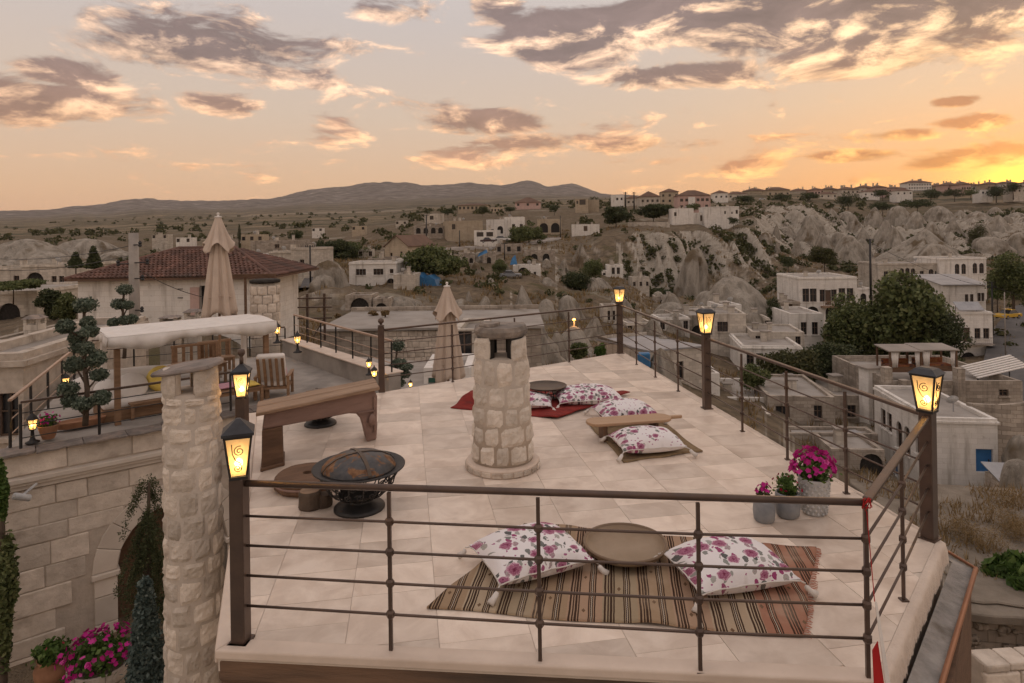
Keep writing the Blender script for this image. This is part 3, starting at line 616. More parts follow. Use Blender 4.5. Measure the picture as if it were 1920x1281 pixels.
house('cubic stone house with weathered flat roof seen under the slanting railing', 1441, 1560, 742, 806, 58, D=9, yaw=-8, wall='wall_stone', found=6,
      front=[(.22, .05, 1.2, 2.0, 'w'), (.75, .35, .7, 1.2, 'w')], left=[(.5, .4, 1, 1.2, 'w')])
house('low whitewashed house annex beside the cubic stone house', 1338, 1440, 745, 800, 60, D=8, yaw=-6, wall='wall_white', found=6, front=[(.18, .3, .6, .9, 'w'), (.72, .2, 1.5, 1.6, 'w')], roof='flat')
house('white house with four dark windows in a row above an arched basement', 1392, 1500, 648, 712, 74, D=9, yaw=-10, wall='wall_white', found=5,
      front=[(.14, .42, .8, 1.4, 'w'), (.30, .42, .8, 1.4, 'w'), (.58, .42, .8, 1.4, 'w'), (.76, .42, .8, 1.4, 'w'), (.5, .02, 1.6, 1.5, 'o')], cornice=True, name='village_house')
house('small stone block set back above the white house with four windows', 1410, 1505, 622, 655, 80, D=7, yaw=-10, wall='wall_cream', found=4, front=row(2, .3, .6, 1.0))
house('narrow white house with two windows beside the dead tree', 1482, 1540, 588, 645, 88, D=8, yaw=-4, wall='wall_white', found=4, front=[(.42, .3, .8, 1.7, 'w'), (.76, .3, .8, 1.7, 'w')])
h = house('grand white stone mansion with wooden balcony and three ground floor arches', 1500, 1605, 520, 600, 112, D=11, yaw=-3, wall='wall_white', found=5, cornice=True, name='mansion',
      front=[(.11, .42, 1.15, 2.3, 'w'), (.24, .42, 1.15, 2.3, 'w'), (.40, .42, .95, 2.1, 'w'), (.50, .34, 1.1, 2.6, 'd'), (.60, .42, .95, 2.1, 'w'), (.74, .42, 1.15, 2.3, 'w'), (.88, .42, 1.15, 2.3, 'w'), (.22, .0, 2.2, 2.3, 'o'), (.55, .0, 2.0, 2.3, 'o'), (.86, .0, 2.0, 2.3, 'o')])
m = MB(); m.box((h['W']*.5, -.5, h['h']*.31), (2.6, 1.0, .25)); bal = m.build('balcony', 'old_wood', h)
m = MB()
for i in range(9): m.box((h['W']*.5-1.2+.3*i, -.95, h['h']*.31+.55), (.05, .05, .9))
m.box((h['W']*.5, -.95, h['h']*.31+1.0), (2.5, .08, .08)); m.build('balustrade', 'old_wood', bal)
m = MB(); m.add([(0, 0, h['h']), (h['W'], 0, h['h']), (h['W']*.5, .8, h['h']+.9), (0, 1.4, h['h']+1.2)], [(0, 1, 2, 3)])
house('long cream stone manor with arched upper windows at the foot of the tuff cones', 1648, 1762, 494, 545, 140, D=10, yaw=-5, wall='wall_cream', found=5, cornice=True, name='mansion',
      front=[(.12, .45, .9, 1.5, 'w'), (.25, .42, 1.0, 1.8, 'w'), (.38, .38, .9, 2.5, 'a'), (.47, .38, .9, 2.6, 'a'), (.56, .38, .9, 2.5, 'a'), (.7, .45, .8, 1.5, 'w'), (.85, .4, 1.0, 2.2, 'a'), (.94, .4, .7, 1.8, 'w')])
house('taller white wing with paired arched windows beside the cream manor', 1762, 1848, 484, 535, 138, D=10, yaw=-4, wall='wall_white', found=5, cornice=True, name='mansion',
      front=[(.38, .40, .95, 2.2, 'a'), (.52, .40, .95, 2.2, 'a'), (.76, .42, .95, 2.2, 'a'), (.9, .42, .95, 2.2, 'a')])
house('white house with sloping grey metal roof and four small windows', 1768, 1846, 535, 582, 116, D=9, yaw=-5, wall='wall_white', roof='shed', rh=1.2, found=4,
      front=[(.56, .3, .6, 1.5, 'w'), (.68, .3, .6, 1.5, 'w'), (.85, .35, .6, 1.5, 'w'), (.94, .35, .5, 1.5, 'w')])
h = house('white house with a railed balcony above an arched gateway near the road', 1788, 1858, 585, 690, 98, D=9, yaw=-6, wall='wall_white', found=4, cornice=True,
      front=[(.35, .46, .9, 2.2, 'd'), (.62, .52, .85, 1.6, 'w'), (.84, .52, .85, 1.6, 'w'), (.38, .02, 2.2, 2.2, 'o'), (.85, .12, .6, .8, 'w')])
m = MB(); m.box((h['W']*.55, -.6, h['h']*.44), (h['W']*.75, 1.2, .15)); bal = m.build('balcony', 'concrete_far', h); m = MB()
for i in range(15): m.tube([(h['W']*(.19+.05*i), -1.1, h['h']*.44), (h['W']*(.19+.05*i), -1.1, h['h']*.44+1.0)], .02, 4)
m.tube([(h['W']*.18, -1.1, h['h']*.44+1.0), (h['W']*.92, -1.1, h['h']*.44+1.0)], .03, 4); m.build('balustrade', 'black_iron', bal)
sp = thing('solar_heater', 'tilted solar water heater on the roof of the white balcony house', 'solar panel', P(1822, 584, 97.5), R(-6)); m = MB(); m.hexa([(-1.8, 0, .1), (1.8, 0, .1), (1.8, 1.6, 1.2), (-1.8, 1.6, 1.2)], [(-1.8, 0, .2), (1.8, 0, .2), (1.8, 1.6, 1.3), (-1.8, 1.6, 1.3)]); m.build('collector', 'roof_metal', sp)
m = MB(); [m.tube([(a, 1.5, -.2), (a, 1.5, 1.2)], .04, 5) for a in (-1.5, 1.5)]; m.build('stand', 'black_iron', sp)
house('beige house with pale metal roof and three tall windows just beyond the deck corner', 1219, 1318, 660, 742, 58, D=10, yaw=20, wall='wall_cream', roof='shed', roofmat='roof_metal', rh=-.5, eave=.1, found=8,
      front=[(.20, .28, .75, 1.7, 'w'), (.37, .28, .75, 1.7, 'w'), (.54, .28, .75, 1.7, 'w')], right=[(.5, .4, .8, 1.2, 'w')])
house('weathered stone facade with two pairs of windows behind the mid lantern', 1332, 1396, 588, 650, 84, D=8, yaw=-8, wall='wall_cream', found=5, front=[(.28, .45, .7, 1.3, 'w'), (.42, .45, .7, 1.3, 'w'), (.75, .12, .8, 1.2, 'w')])
house('small whitewashed hut with chimney on the slope above the stone facade', 1352, 1388, 572, 592, 92, D=5, yaw=5, wall='wall_white', found=3, front=[(.5, .2, .7, 1.0, 'w')])
house('rock cut facade with a tall dark arch under the tuff dome', 1272, 1330, 592, 650, 96, D=7, yaw=4, wall='wall_stone', found=5, front=[(.62, .02, 2.2, 3.0, 'o'), (.25, .45, .5, .8, 'w')])
house('pale ruined tower with two narrow slits left of the far corner post', 1132, 1158, 575, 612, 88, D=4, yaw=0, wall='wall_cream', found=3, front=[(.35, .3, .35, 1.3, 'w'), (.68, .3, .35, 1.3, 'w')])
house('stone retaining wall with three small arches beyond the far corner post', 1167, 1212, 635, 668, 70, D=2, yaw=0, wall='wall_stone', found=4, front=[(.2, .05, .5, 1.1, 'o'), (.5, .05, .5, 1.1, 'o'), (.8, .05, .5, 1.1, 'o')], name='retaining_wall', cat='wall')
house('flat grey roofed block between the courtyard tree and the cabana terrace', 1565, 1668, 742, 800, 63, D=8, yaw=-6, wall='wall_stone', found=6, front=[(.3, .3, .8, 1.2, 'w')])
house('low cream building with flat concrete roof under the grove', 1480, 1600, 728, 760, 70, D=7, yaw=-6, wall='wall_cream', found=6, front=row(3, .25, .7, 1.0))
house('white lean-to with dark doorway below the beige metal roofed house', 1300, 1345, 700, 745, 60, D=5, yaw=-4, wall='wall_white', found=6, front=[(.4, .05, .8, 1.7, 'd')])
house('earth coloured retaining wall stepping down beneath the cubic stone house', 1440, 1640, 812, 850, 52, D=2, yaw=-5, wall='wall_stone', found=5, name='retaining_wall', cat='wall')
house('stone cellar front with a wide dark arch left of the blue door house', 1560, 1652, 842, 900, 47, D=4, yaw=-6, wall='wall_stone', found=6, front=[(.75, .02, 1.6, 1.9, 'o')])
house('stepped pale wall above the arched cellar front', 1330, 1440, 775, 812, 56, D=3, yaw=-5, wall='wall_cream', found=5, name='retaining_wall', cat='wall')
for i, (px, pt, pb, w_, Y) in enumerate([(1632, 690, 760, .75, 62), (1566, 705, 750, .5, 66), (1600, 815, 850, .6, 52)]):
    b = P(px, pb, Y); hh = P(px, pt, Y).z-b.z; t = thing('chimney', ['tall white square chimney below the big grove', 'short capped chimney on the cream building', 'little blue roofed chimney hut in the courtyard'][i], 'chimney', b, R(8)); m = MB(); m.box((0, 0, hh/2-1), (w_*1.8, w_*1.8, hh+2)); m.build('shaft', 'wall_white' if i == 0 else 'wall_cream', t); m = MB(); m.box((0, 0, hh+.08), (w_*2.3, w_*2.3, .16)); m.build('cap', 'roof_metal' if i == 2 else 'concrete_far', t)
# terrace with the two cabanas
tw = house('long ashlar terrace wall carrying two curtained cabanas', 1672, 1912, 715, 790, 58, D=12, yaw=-3, wall='wall_stone', found=8, name='terrace_building', cat='building', front=[(.86, .62, .8, .6, 'w')], left=[], par=.6)
for i, (px, pt, pb) in enumerate([(1663, 688, 760), (1695, 712, 745), (1798, 690, 716)]):
    b = P(px, pb, 57.4); m = MB(); hh = P(px, pt, 57.4).z-b.z; m.box((0, 0, hh/2-1), (.7, .7, hh+2)); o = m.build('stone_pier', 'wall_stone', loc=b, bevel=.03)
    tag(o, ['tall stone pier at the outer corner of the cabana terrace', 'short stone pier on the front edge of the cabana terrace', 'stone pier between cabana terrace and the roof with the awning'][i], 'pier')
def cabana(px, pb, Y, W, lab):
    b = P(px, pb, Y); t = thing('roof_cabana', lab, 'cabana', b, R(-4), 'curtained cabanas on the terrace')
    for x in (0, W):
        for y in (0, 2.4): m = MB(); m.box((x, y, 1.0), (.14, .14, 2.0)); m.build('post', 'dark_wood', t)
    m = MB(); m.hexa([(-.2, -.2, 2.0), (W+.2, -.2, 2.0), (W+.2, 2.6, 2.15), (-.2, 2.6, 2.15)], [(-.2, -.2, 2.1), (W+.2, -.2, 2.1), (W+.2, 2.6, 2.25), (-.2, 2.6, 2.25)]); m.build('roof', 'concrete_far', t)
    for a0, a1, y in ((.1, .8, .0), (W*.45, W*.45+.9, 2.3), (W-.55, W-.1, .0)):
        m = MB(); n = 8; pts = [(a0+(a1-a0)*i/n, y+.05*math.sin(i*2.4)) for i in range(n+1)]
        vs = [(x, yy, 2.0) for x, yy in pts]+[(a0+.1+(x-a0)*.7, yy, .55) for x, yy in pts]; m.add(vs, [(i, i+1, n+2+i, n+1+i) for i in range(n)]); o = m.build('curtain', 'white_fabric', t, smooth=True)
        sm = o.modifiers.new('thickness', 'SOLIDIFY'); sm.thickness = .02
    m = MB(); m.box((W/2, 1.2, .25), (W-.3, 1.6, .5)); s = m.build('bench', 'dark_wood', t); m = MB(); m.box((W/2, .95, .56), (W-.35, .9, .12)); m.build('cushion', 'kilim_red', s); m = MB(); m.box((W/2, 1.95, .75), (W-.35, .16, .5)); m.build('back_cushion', 'kilim_red', s)
mat('kilim_red', (.20, .035, .025), (.33, .16, .06), 2.2, rough=.95, c3=(.05, .04, .06))
cabana(1669, 700, 60, 2.75, 'smaller curtained roof cabana beside the corner pier of the far terrace')
cabana(1728, 698, 60, 3.1, 'larger curtained roof cabana nearest the lamp on the front railing corner')
sl = thing('slatted_awning', 'white slatted sloping awning on the terrace at the far side of the cabanas', 'awning', P(1832, 712, 60), R(-4))
for i in range(7):
    m = MB(); m.hexa([(0+.08, .38*i, .1+.09*i), (4.6, .38*i, 1.2+.09*i), (4.6, .38*i+.3, 1.2+.09*i), (.08, .38*i+.3, .1+.09*i)], [(.08, .38*i, .18+.09*i), (4.6, .38*i, 1.28+.09*i), (4.6, .38*i+.3, 1.28+.09*i), (.08, .38*i+.3, .18+.09*i)]); m.build('slat', 'white_fabric', sl)
m = MB(); m.tube([(4.5, .2, -.5), (4.5, .2, 1.2)], .05, 6); m.tube([(4.5, 2.5, -.5), (4.5, 2.5, 1.7)], .05, 6); m.tube([(.2, .2, -.3), (.2, .2, .12)], .05, 6); m.build('stand', 'black_iron', sl)
# curved wall at the very edge
b = P(1893, 800, 46); m = MB(); n = 14
arc = [(2.6*math.cos(R(195+9*i)), 2.6*math.sin(R(195+9*i))) for i in range(n)]
for i in range(n-1): o_, p_ = arc[i], arc[i+1]; m.hexa([(*o_, -3), (*p_, -3), (p_[0]*.88, p_[1]*.88, -3), (o_[0]*.88, o_[1]*.88, -3)], [(*o_, 1.2+.05*i), (*p_, 1.25+.05*i), (p_[0]*.88, p_[1]*.88, 1.25+.05*i), (o_[0]*.88, o_[1]*.88, 1.2+.05*i)])
o = m.build('curved_wall', 'wall_stone', loc=(b.x+.8, b.y+2.6, b.z)); tag(o, 'curved stone terrace wall at the photo edge above the blue door', 'wall')
# --- centre and left, middle distance
house('white house with two triple windows and a green arched gate on the far slope', 655, 742, 492, 546, 106, D=7, yaw=-2, wall='wall_white', found=4, cornice=True,
      front=[(.18, .55, .55, 1.0, 'w'), (.25, .55, .55, 1.0, 'w'), (.32, .55, .55, 1.0, 'w'), (.55, .55, .55, 1.0, 'w'), (.62, .55, .55, 1.0, 'w'), (.69, .55, .55, 1.0, 'w'), (.90, .6, .6, .7, 'w'), (.9, .02, 1.4, 1.9, 'a')])
house('upper white cube joined to the house with triple windows', 735, 762, 487, 528, 112, D=7, yaw=-4, wall='wall_white', found=4, front=[(.5, .6, .7, .8, 'w')])
house('low grey stone shed between the white house and the blue tents', 738, 775, 515, 545, 100, D=5, yaw=-4, wall='wall_cream', found=3)
house('stone chapel with brown gable roof facing the valley above the white house', 722, 764, 462, 486, 140, D=16, yaw=-14, wall='wall_yellow', roof='gablef', rh=2.4, found=4, eave=.3, front=[(.28, .2, .5, .8, 'w'), (.72, .3, .5, .8, 'w')], left=row(2, .2, .6, .9), cat='chapel', name='stone_chapel')
house('stone townhouse with three upper windows beside the tiled house', 505, 546, 472, 530, 112, D=9, yaw=-2, wall='wall_cream', found=5, front=[(.16, .42, .9, 1.5, 'w'), (.5, .42, 1.1, 1.6, 'w'), (.82, .42, 1.0, 1.6, 'w'), (.25, .08, .7, 1.0, 'w'), (.75, .08, .7, 1.0, 'w')], cornice=True)
house('sunlit corner house with two upper windows next to the dark lane', 547, 576, 465, 548, 110, D=8, yaw=-16, wall='wall_cream', found=5, front=[(.2, .55, .5, 1.2, 'w'), (.65, .55, .9, 1.4, 'w')], cornice=True)
house('flat roofed stone block on the knoll behind the townhouse', 470, 552, 452, 480, 135, D=10, yaw=-2, wall='wall_stone', found=4, front=[(.6, .5, 1.0, .8, 'w')])
house('grey hillside house with arched gate and low annex behind the tiled roof', 440, 505, 478, 520, 118, D=9, yaw=0, wall='wall_white', found=5, front=[(.55, .3, .8, 1.1, 'w')])
house('beige cube house with one small window on the far road', 842, 905, 414, 450, 200, D=12, yaw=14, wall='wall_yellow', found=4, fine=False, front=[(.14, .55, 1.1, 1.6, 'w')])
house('white bungalow with two shuttered windows beside the parked cars', 889, 932, 432, 452, 188, D=8, yaw=-6, wall='wall_white', found=3, fine=False, front=[(.26, .4, 2.0, 1.3, 'w'), (.68, .4, 2.0, 1.3, 'w')])
house('white house with a big dark arch behind the bungalow', 912, 948, 412, 440, 205, D=9, yaw=-4, wall='wall_white', found=4, fine=False, front=[(.2, .1, .8, 1.2, 'w'), (.32, .1, .8, 1.2, 'w'), (.72, .05, 1.8, 2.4, 'o')])
house('white terraced house with veranda between arch house and round tree', 944, 982, 407, 438, 212, D=9, yaw=-4, wall='wall_white', found=4, fine=False, front=row(3, .3, 1.0, 1.4))
house('stone house with two big arched recesses behind the round tree', 1008, 1053, 411, 438, 215, D=8, yaw=-2, wall='wall_yellow', found=4, fine=False, front=[(.26, .05, 2.8, 3.2, 'o'), (.74, .05, 2.8, 3.2, 'o')])
house('long low white house on the rim beside the grey metal roof', 1072, 1124, 421, 436, 205, D=7, yaw=-5, wall='wall_white', found=3, fine=False, front=[(.5, .15, 1.2, 1.6, 'd')])
house('small white cottage with two windows perched over the brown slope', 1139, 1167, 497, 520, 168, D=5, yaw=-2, wall='wall_white', found=3, front=[(.38, .25, .8, 1.7, 'w'), (.7, .25, .8, 1.7, 'w')])
house('tiny white lean-to beside the perched cottage', 1127, 1138, 508, 522, 167, D=4, yaw=0, wall='wall_white', found=2, fine=False, front=[(.5, .4, .7, .6, 'w')])
house('arched cellar facade with whitewashed wall below the ruins', 962, 1012, 498, 522, 130, D=6, yaw=-3, wall='wall_white', found=3, front=[(.38, .02, 2.2, 2.1, 'o'), (.8, .1, .5, 1.0, 'w')])
house('roofless ruin of brown stone left of the small round tree', 862, 890, 475, 502, 140, D=6, yaw=8, wall='wall_stone', found=3, front=[(.3, .4, .8, 1.1, 'o'), (.75, .3, .8, 1.1, 'o')])
house('brown ruined gable beside the blue sheeting', 905, 928, 472, 500, 142, D=5, yaw=0, wall='wall_stone', found=3, front=[(.5, .2, .9, 1.4, 'o')])
house('cave dwelling front with a round arch and narrow black door', 648, 694, 554, 594, 82, D=4, yaw=-2, wall='wall_stone', found=2, front=[(.55, .02, 2.4, 2.3, 'o')], cat='cave house', name='cave_house')
house('square dark cave mouth framed in pale tuff beside the arched cave front', 700, 728, 560, 596, 81, D=3, yaw=0, wall='wall_stone', found=2, front=[(.5, .05, 1.5, 1.7, 'o')], cat='cave house', name='cave_house')
# monastery like block on the rim and houses on the plateau
house('plain white block house on the cliff rim with one small window', 1261, 1301, 391, 417, 238, D=9, yaw=-4, wall='wall_white', found=4, fine=False, front=[(.14, .45, .9, 1.4, 'w')])
house('low white link with a dark door between the two cliff rim blocks', 1300, 1324, 399, 416, 240, D=8, yaw=-3, wall='wall_white', found=4, fine=False, front=[(.66, .05, 1.1, 2.2, 'd')])
house('long white house with parapet at the very end of the cliff rim', 1321, 1386, 388, 416, 236, D=10, yaw=-5, wall='wall_white', found=5, fine=False, front=[(.6, .5, .6, 1.1, 'w'), (.8, .5, .5, .8, 'w'), (.94, .5, .8, 1.4, 'w')], cornice=True)
house('long garden wall running along the rim below the dark tree', 1181, 1256, 417, 434, 226, D=3, yaw=3, wall='wall_cream', found=3, fine=False, name='garden_wall', cat='wall')
h = house('pink two storey house with brown hipped roof and white bay', 1271, 1333, 367, 392, 330, D=13, yaw=-5, wall='wall_pink', roof='hip', rh=3.0, found=4, fine=False, front=row(2, .55, 1.6, 1.5, .12, .28)+row(2, .08, 1.4, 1.3, .12, .28)+row(3, .55, 1.5, 1.5, .62, .9)+row(2, .08, 1.5, 1.4, .65, .88))
m = MB(); m.box((h['W']*.42, -.5, h['h']*.4), (h['W']*.2, 1.2, h['h']*.95)); m.build('bay', 'wall_white', h)
house('yellow three storey house behind the pink one', 1240, 1273, 360, 384, 380, D=12, yaw=-8, wall='wall_yellow', roof='hip', rh=2.2, found=4, fine=False, front=row(3, .62, 1.3, 1.4)+row(3, .2, 1.3, 1.4))
house('beige villa with broad grey brown roof above the big dark tree', 1201, 1238, 369, 388, 350, D=14, yaw=-3, wall='wall_cream', roof='hip', rh=3.2, found=4, fine=False, front=row(4, .45, 1.2, 1.4))
house('white modern cube house beside the power pylons', 1147, 1171, 366, 384, 360, D=9, yaw=-6, wall='wall_white', found=4, fine=False, front=[(.45, .45, 1.2, 1.4, 'w'), (.8, .45, 1.0, 1.4, 'w')])
house('beige villa with one wide window on the plateau left of the pylons', 1079, 1104, 373, 392, 340, D=9, yaw=-5, wall='wall_yellow', found=4, fine=False, front=[(.55, .4, 3.2, 2.8, 'w'), (.15, .5, 1.0, 1.6, 'w')])
house('small beige annex touching the villa with the wide window', 1104, 1124, 375, 393, 345, D=9, yaw=-5, wall='wall_yellow', found=4, fine=False)
house('large brown roofed farmhouse on the plateau skyline in front of the hills', 966, 1014, 380, 389, 400, D=14, yaw=-3, wall='wall_pink', roof='hip', rh=3.5, found=4, fine=False, front=row(3, .3, 1.5, 1.5))
house('long beige hotel block with a row of windows on the plain', 859, 915, 385, 398, 390, D=12, yaw=-3, wall='wall_yellow', found=4, fine=False, front=row(7, .4, 1.3, 1.6, .06, .9), roof='hip', rh=1.2)
house('short pale annex beside the long hotel block', 920, 944, 389, 400, 380, D=9, yaw=-3, wall='wall_yellow', found=4, fine=False, front=row(4, .3, 1.0, 1.4))
house('grey flat roofed house with a dark porch at the edge of the plain', 796, 826, 401, 415, 270, D=9, yaw=-4, wall='wall_cream', found=3, fine=False, front=[(.45, .2, 1.6, 1.6, 'w')])
house('low arcaded stone building on the plain beside the grey porch house', 776, 832, 424, 440, 210, D=7, yaw=-2, wall='wall_stone', found=3, fine=False, front=row(4, .1, 1.5, 1.9, .15, .9, 'o'))
# left edge
house('cream stone villa with a large arched porch beyond the topiary', 42, 140, 497, 548, 88, D=9, yaw=0, wall='wall_cream', found=5, cornice=True, front=[(.24, .02, 2.4, 2.6, 'o'), (.60, .25, .7, 1.2, 'w'), (.74, .25, .7, 1.2, 'w')], name='village_house')
house('lower cream wing of the arched villa at the photo edge', -60, 42, 503, 548, 90, D=9, yaw=0, wall='wall_cream', found=5, cornice=True, front=row(2, .3, .8, 1.2))
house('cream garden terrace building with a blind arch under the vines', -70, 68, 548, 640, 62, D=12, yaw=6, wall='wall_cream', found=5, cornice=True, front=[(.62, .2, 2.0, 2.6, 'o'), (.5, .02, 1.2, 1.5, 'o')], name='terrace_building')
house('old stone house at the photo edge with a barred window below the terrace steps', -110, 40, 668, 830, 17.5, D=8, yaw=8, wall='ashlar', found=5, front=[(.80, .02, .55, 1.2, 'w')], roof='flat', cornice=True, name='village_house')
# ridge town
_r = random.Random(5); k = 0
RIDGE = [(1405, 1438), (1440, 1482), (1484, 1520), (1522, 1545), (1546, 1572), (1580, 1612), (1614, 1640), (1640, 1664), (1666, 1700), (1703, 1748), (1750, 1775), (1777, 1800), (1803, 1822), (1824, 1850), (1852, 1878), (1880, 1920), (1922, 1960)]
ORD = 'first second third fourth fifth sixth seventh eighth ninth tenth eleventh twelfth thirteenth fourteenth fifteenth sixteenth seventeenth'.split()
for _i, (a, b_) in enumerate(RIDGE):
    _wm = _r.choice(['wall_white', 'wall_cream', 'wall_yellow', 'wall_pink']); _lab = '%s hip roofed ridge house, %s in the skyline row counting from the pink house' % (_wm[5:], ORD[_i])
    Y = _r.uniform(560, 640); pb = float(np.interp(a, [1400, 1700, 1920], [368, 360, 352])); ph = _r.uniform(7, 11); big = (a == 1703)
    hh = house('white school block with rows of windows amid the ridge town' if big else _lab, a, b_, pb-(17 if big else ph), pb+2, Y, D=14, yaw=_r.uniform(-8, 8), wall='wall_white' if big else _wm,
          roof='hip', rh=_r.uniform(2, 3.2), found=6, fine=False, front=(row(9, .72, 1.3, 1.5, .06, .94)+row(9, .40, 1.3, 1.5, .06, .94)+row(9, .1, 1.3, 1.5, .06, .94)) if big else row(4, .3, 1.6, 1.6, .1, .9), name='ridge_house', group=None if big else 'houses in the skyline row of the ridge town', eave=.8)
    for q in range(_r.randint(2, 4)): chimney_on(hh, hh['W']*_r.uniform(.2, .8), hh['D']*_r.uniform(.3, .7), hh['h']+1.0, .9, _r.uniform(2, 3.2))
for a, b_, pt, pb, Y, lab in [(1681, 1712, 358, 368, 520, 'tan house with brown roof below the white school on the ridge'), (1841, 1862, 356, 367, 480, 'small white cube house on the ridge slope near the sunset'), (1620, 1650, 360, 370, 540, 'white low house half hidden by ridge trees'), (1538, 1570, 364, 373, 540, 'cream house with wide roof among the ridge trees'), (1340, 1366, 362, 376, 470, 'white house with grey roof on the ridge behind the pink house'), (1366, 1402, 364, 374, 500, 'long beige house with low roof between the pink house and the ridge row'), (1176, 1200, 372, 386, 420, 'beige half hidden house between the pylons and the broad roofed villa'), (1900, 1925, 350, 365, 470, 'tan house at the photo edge in front of the sunset')]:
    house(lab, a, b_, pt, pb, Y, D=11, yaw=-4, wall='wall_white' if 'white' in lab else 'wall_cream', roof='flat' if 'cube' in lab else 'hip', rh=2.2, found=5, fine=False, front=row(3, .35, 1.4, 1.4), name='ridge_house')

# more of the dense village
for lab, a, b_, pt, pb, Y, wl, yw, fr in [
 ('stone house with a wide arch just left of the blue tents', 776, 800, 500, 522, 120, 'wall_stone', 4, [(.5, .05, 1.6, 1.8, 'o')]),
 ('small cream house tucked behind the broad dark tree', 828, 862, 484, 506, 138, 'wall_cream', -4, row(2, .3, .8, 1.1)),
 ('stone terrace house with three windows above the blue sheet', 930, 978, 458, 478, 160, 'wall_stone', -3, row(3, .3, .9, 1.2)),
 ('ruined stone row house with two arches under the far road', 985, 1040, 470, 492, 150, 'wall_stone', 3, row(2, .05, 1.6, 1.8, .3, .7, 'o')),
 ('cream cube beside the chapel on the lane side', 672, 698, 468, 486, 150, 'wall_cream', 5, row(2, .3, .8, 1.1)),
 ('long stone terrace wall house below the chapel', 690, 770, 484, 494, 128, 'wall_stone', -3, row(4, .2, .5, .6)),
 ('pale stone house with three small windows right of the perched cottage', 1186, 1216, 520, 548, 150, 'wall_cream', 3, row(3, .4, .6, 1.0)),
 ('low stone hut at the foot of the cliff slope', 1228, 1262, 556, 578, 135, 'wall_stone', -4, [(.4, .05, 1.0, 1.6, 'o')]),
 ('two arched stone store beneath the small whitewashed hut', 1286, 1330, 580, 604, 108, 'wall_cream', 2, row(2, .05, 1.1, 1.6, .3, .72, 'o')),
 ('square white house with three windows left of the mid lantern', 1236, 1290, 596, 634, 92, 'wall_white', 4, row(3, .4, .7, 1.2)),
 ('cream house with tall windows between mid lantern and narrow dark tree', 1402, 1440, 596, 636, 92, 'wall_cream', -6, row(2, .35, .7, 1.5)),
 ('stone shed in the dry grass left of the grand mansion', 1462, 1498, 566, 590, 108, 'wall_stone', -3, [(.5, .05, .9, 1.6, 'd')]),
 ('white house with two window rows behind the metal roofed beige house', 1176, 1222, 606, 650, 84, 'wall_cream', 6, row(2, .55, .6, 1.0)+row(2, .1, .6, 1.0)),
 ('cream stone house under the manor at the lane', 1652, 1700, 556, 588, 120, 'wall_cream', -5, row(3, .35, .7, 1.3)),
 ('white walled house with arch door beside the lane and lattice pole', 1606, 1630, 540, 572, 122, 'wall_white', -4, [(.5, .05, 1.1, 2.0, 'o')]),
 ('beige farm block on the plain behind the townhouse', 452, 492, 440, 456, 170, 'wall_yellow', 0, row(3, .3, .9, 1.0)),
 ('small stone barn on the plain left of the fir', 405, 436, 448, 462, 165, 'wall_stone', 3, row(2, .2, .9, 1.2)),
 ('white farm cottage far on the plain above the tiled roof', 330, 356, 446, 458, 180, 'wall_white', 0, row(2, .3, .9, 1.0)),
 ('grey cottage on the plain beyond the rock mounds', 285, 312, 440, 450, 210, 'wall_cream', 0, row(2, .3, .9, 1.0)),
 ('tiny white farmhouse high on the plain under the hills', 585, 604, 428, 436, 300, 'wall_white', 0, row(2, .3, 1.2, 1.2)),
 ('pair roofed hamlet house on the plain under the highest hill', 742, 762, 414, 423, 330, 'wall_cream', 0, row(2, .3, 1.2, 1.2)),
 ('lonely beige house on the plain above the dark lane trees', 660, 684, 424, 434, 290, 'wall_yellow', 0, row(2, .3, 1.2, 1.2))]:
    house(lab, a, b_, pt, pb, Y, D=max(4, (b_-a)/FPX*Y*.8), yaw=yw, wall=wl, found=4, fine=Y < 155, front=fr, cornice=Y < 130)
# chimneys and roof clutter on the nearer flat roofs
_q = random.Random(17)
for o in [o for o in list(scene.objects) if o.type == 'EMPTY' and o.name.split('.')[0] in ('stone_house', 'village_house', 'mansion') and 'h' in o.keys() and o.location.y < 240]:
    if any(c.name.startswith('gable') for c in o.children) or o['W'] < 2.5: continue
    for _i in range(_q.randint(1, 2)): chimney_on(o, o['W']*_q.uniform(.15, .85), o['D']*_q.uniform(.35, .8), o['h']-.25, _q.uniform(.45, .8), _q.uniform(.7, 1.5))
    if _q.random() < .4:
        m = MB(); x_, y_ = o['W']*_q.uniform(.2, .8), o['D']*_q.uniform(.2, .5); m.lathe([(.02, 0), (.25, .05), (.42, .16)], 14, cap=False); m.xf(Matrix.Translation((x_, y_, o['h']+.5)) @ Matrix.Rotation(R(-55), 4, 'X')); d_ = m.build('satellite_dish', 'white_ceramic', o); q = d_.modifiers.new('thickness', 'SOLIDIFY'); q.thickness = .03; m = MB(); m.tube([(x_, y_, o['h']-.25), (x_, y_, o['h']+.5)], .04, 5); m.build('dish_mast', 'roof_metal', d_)
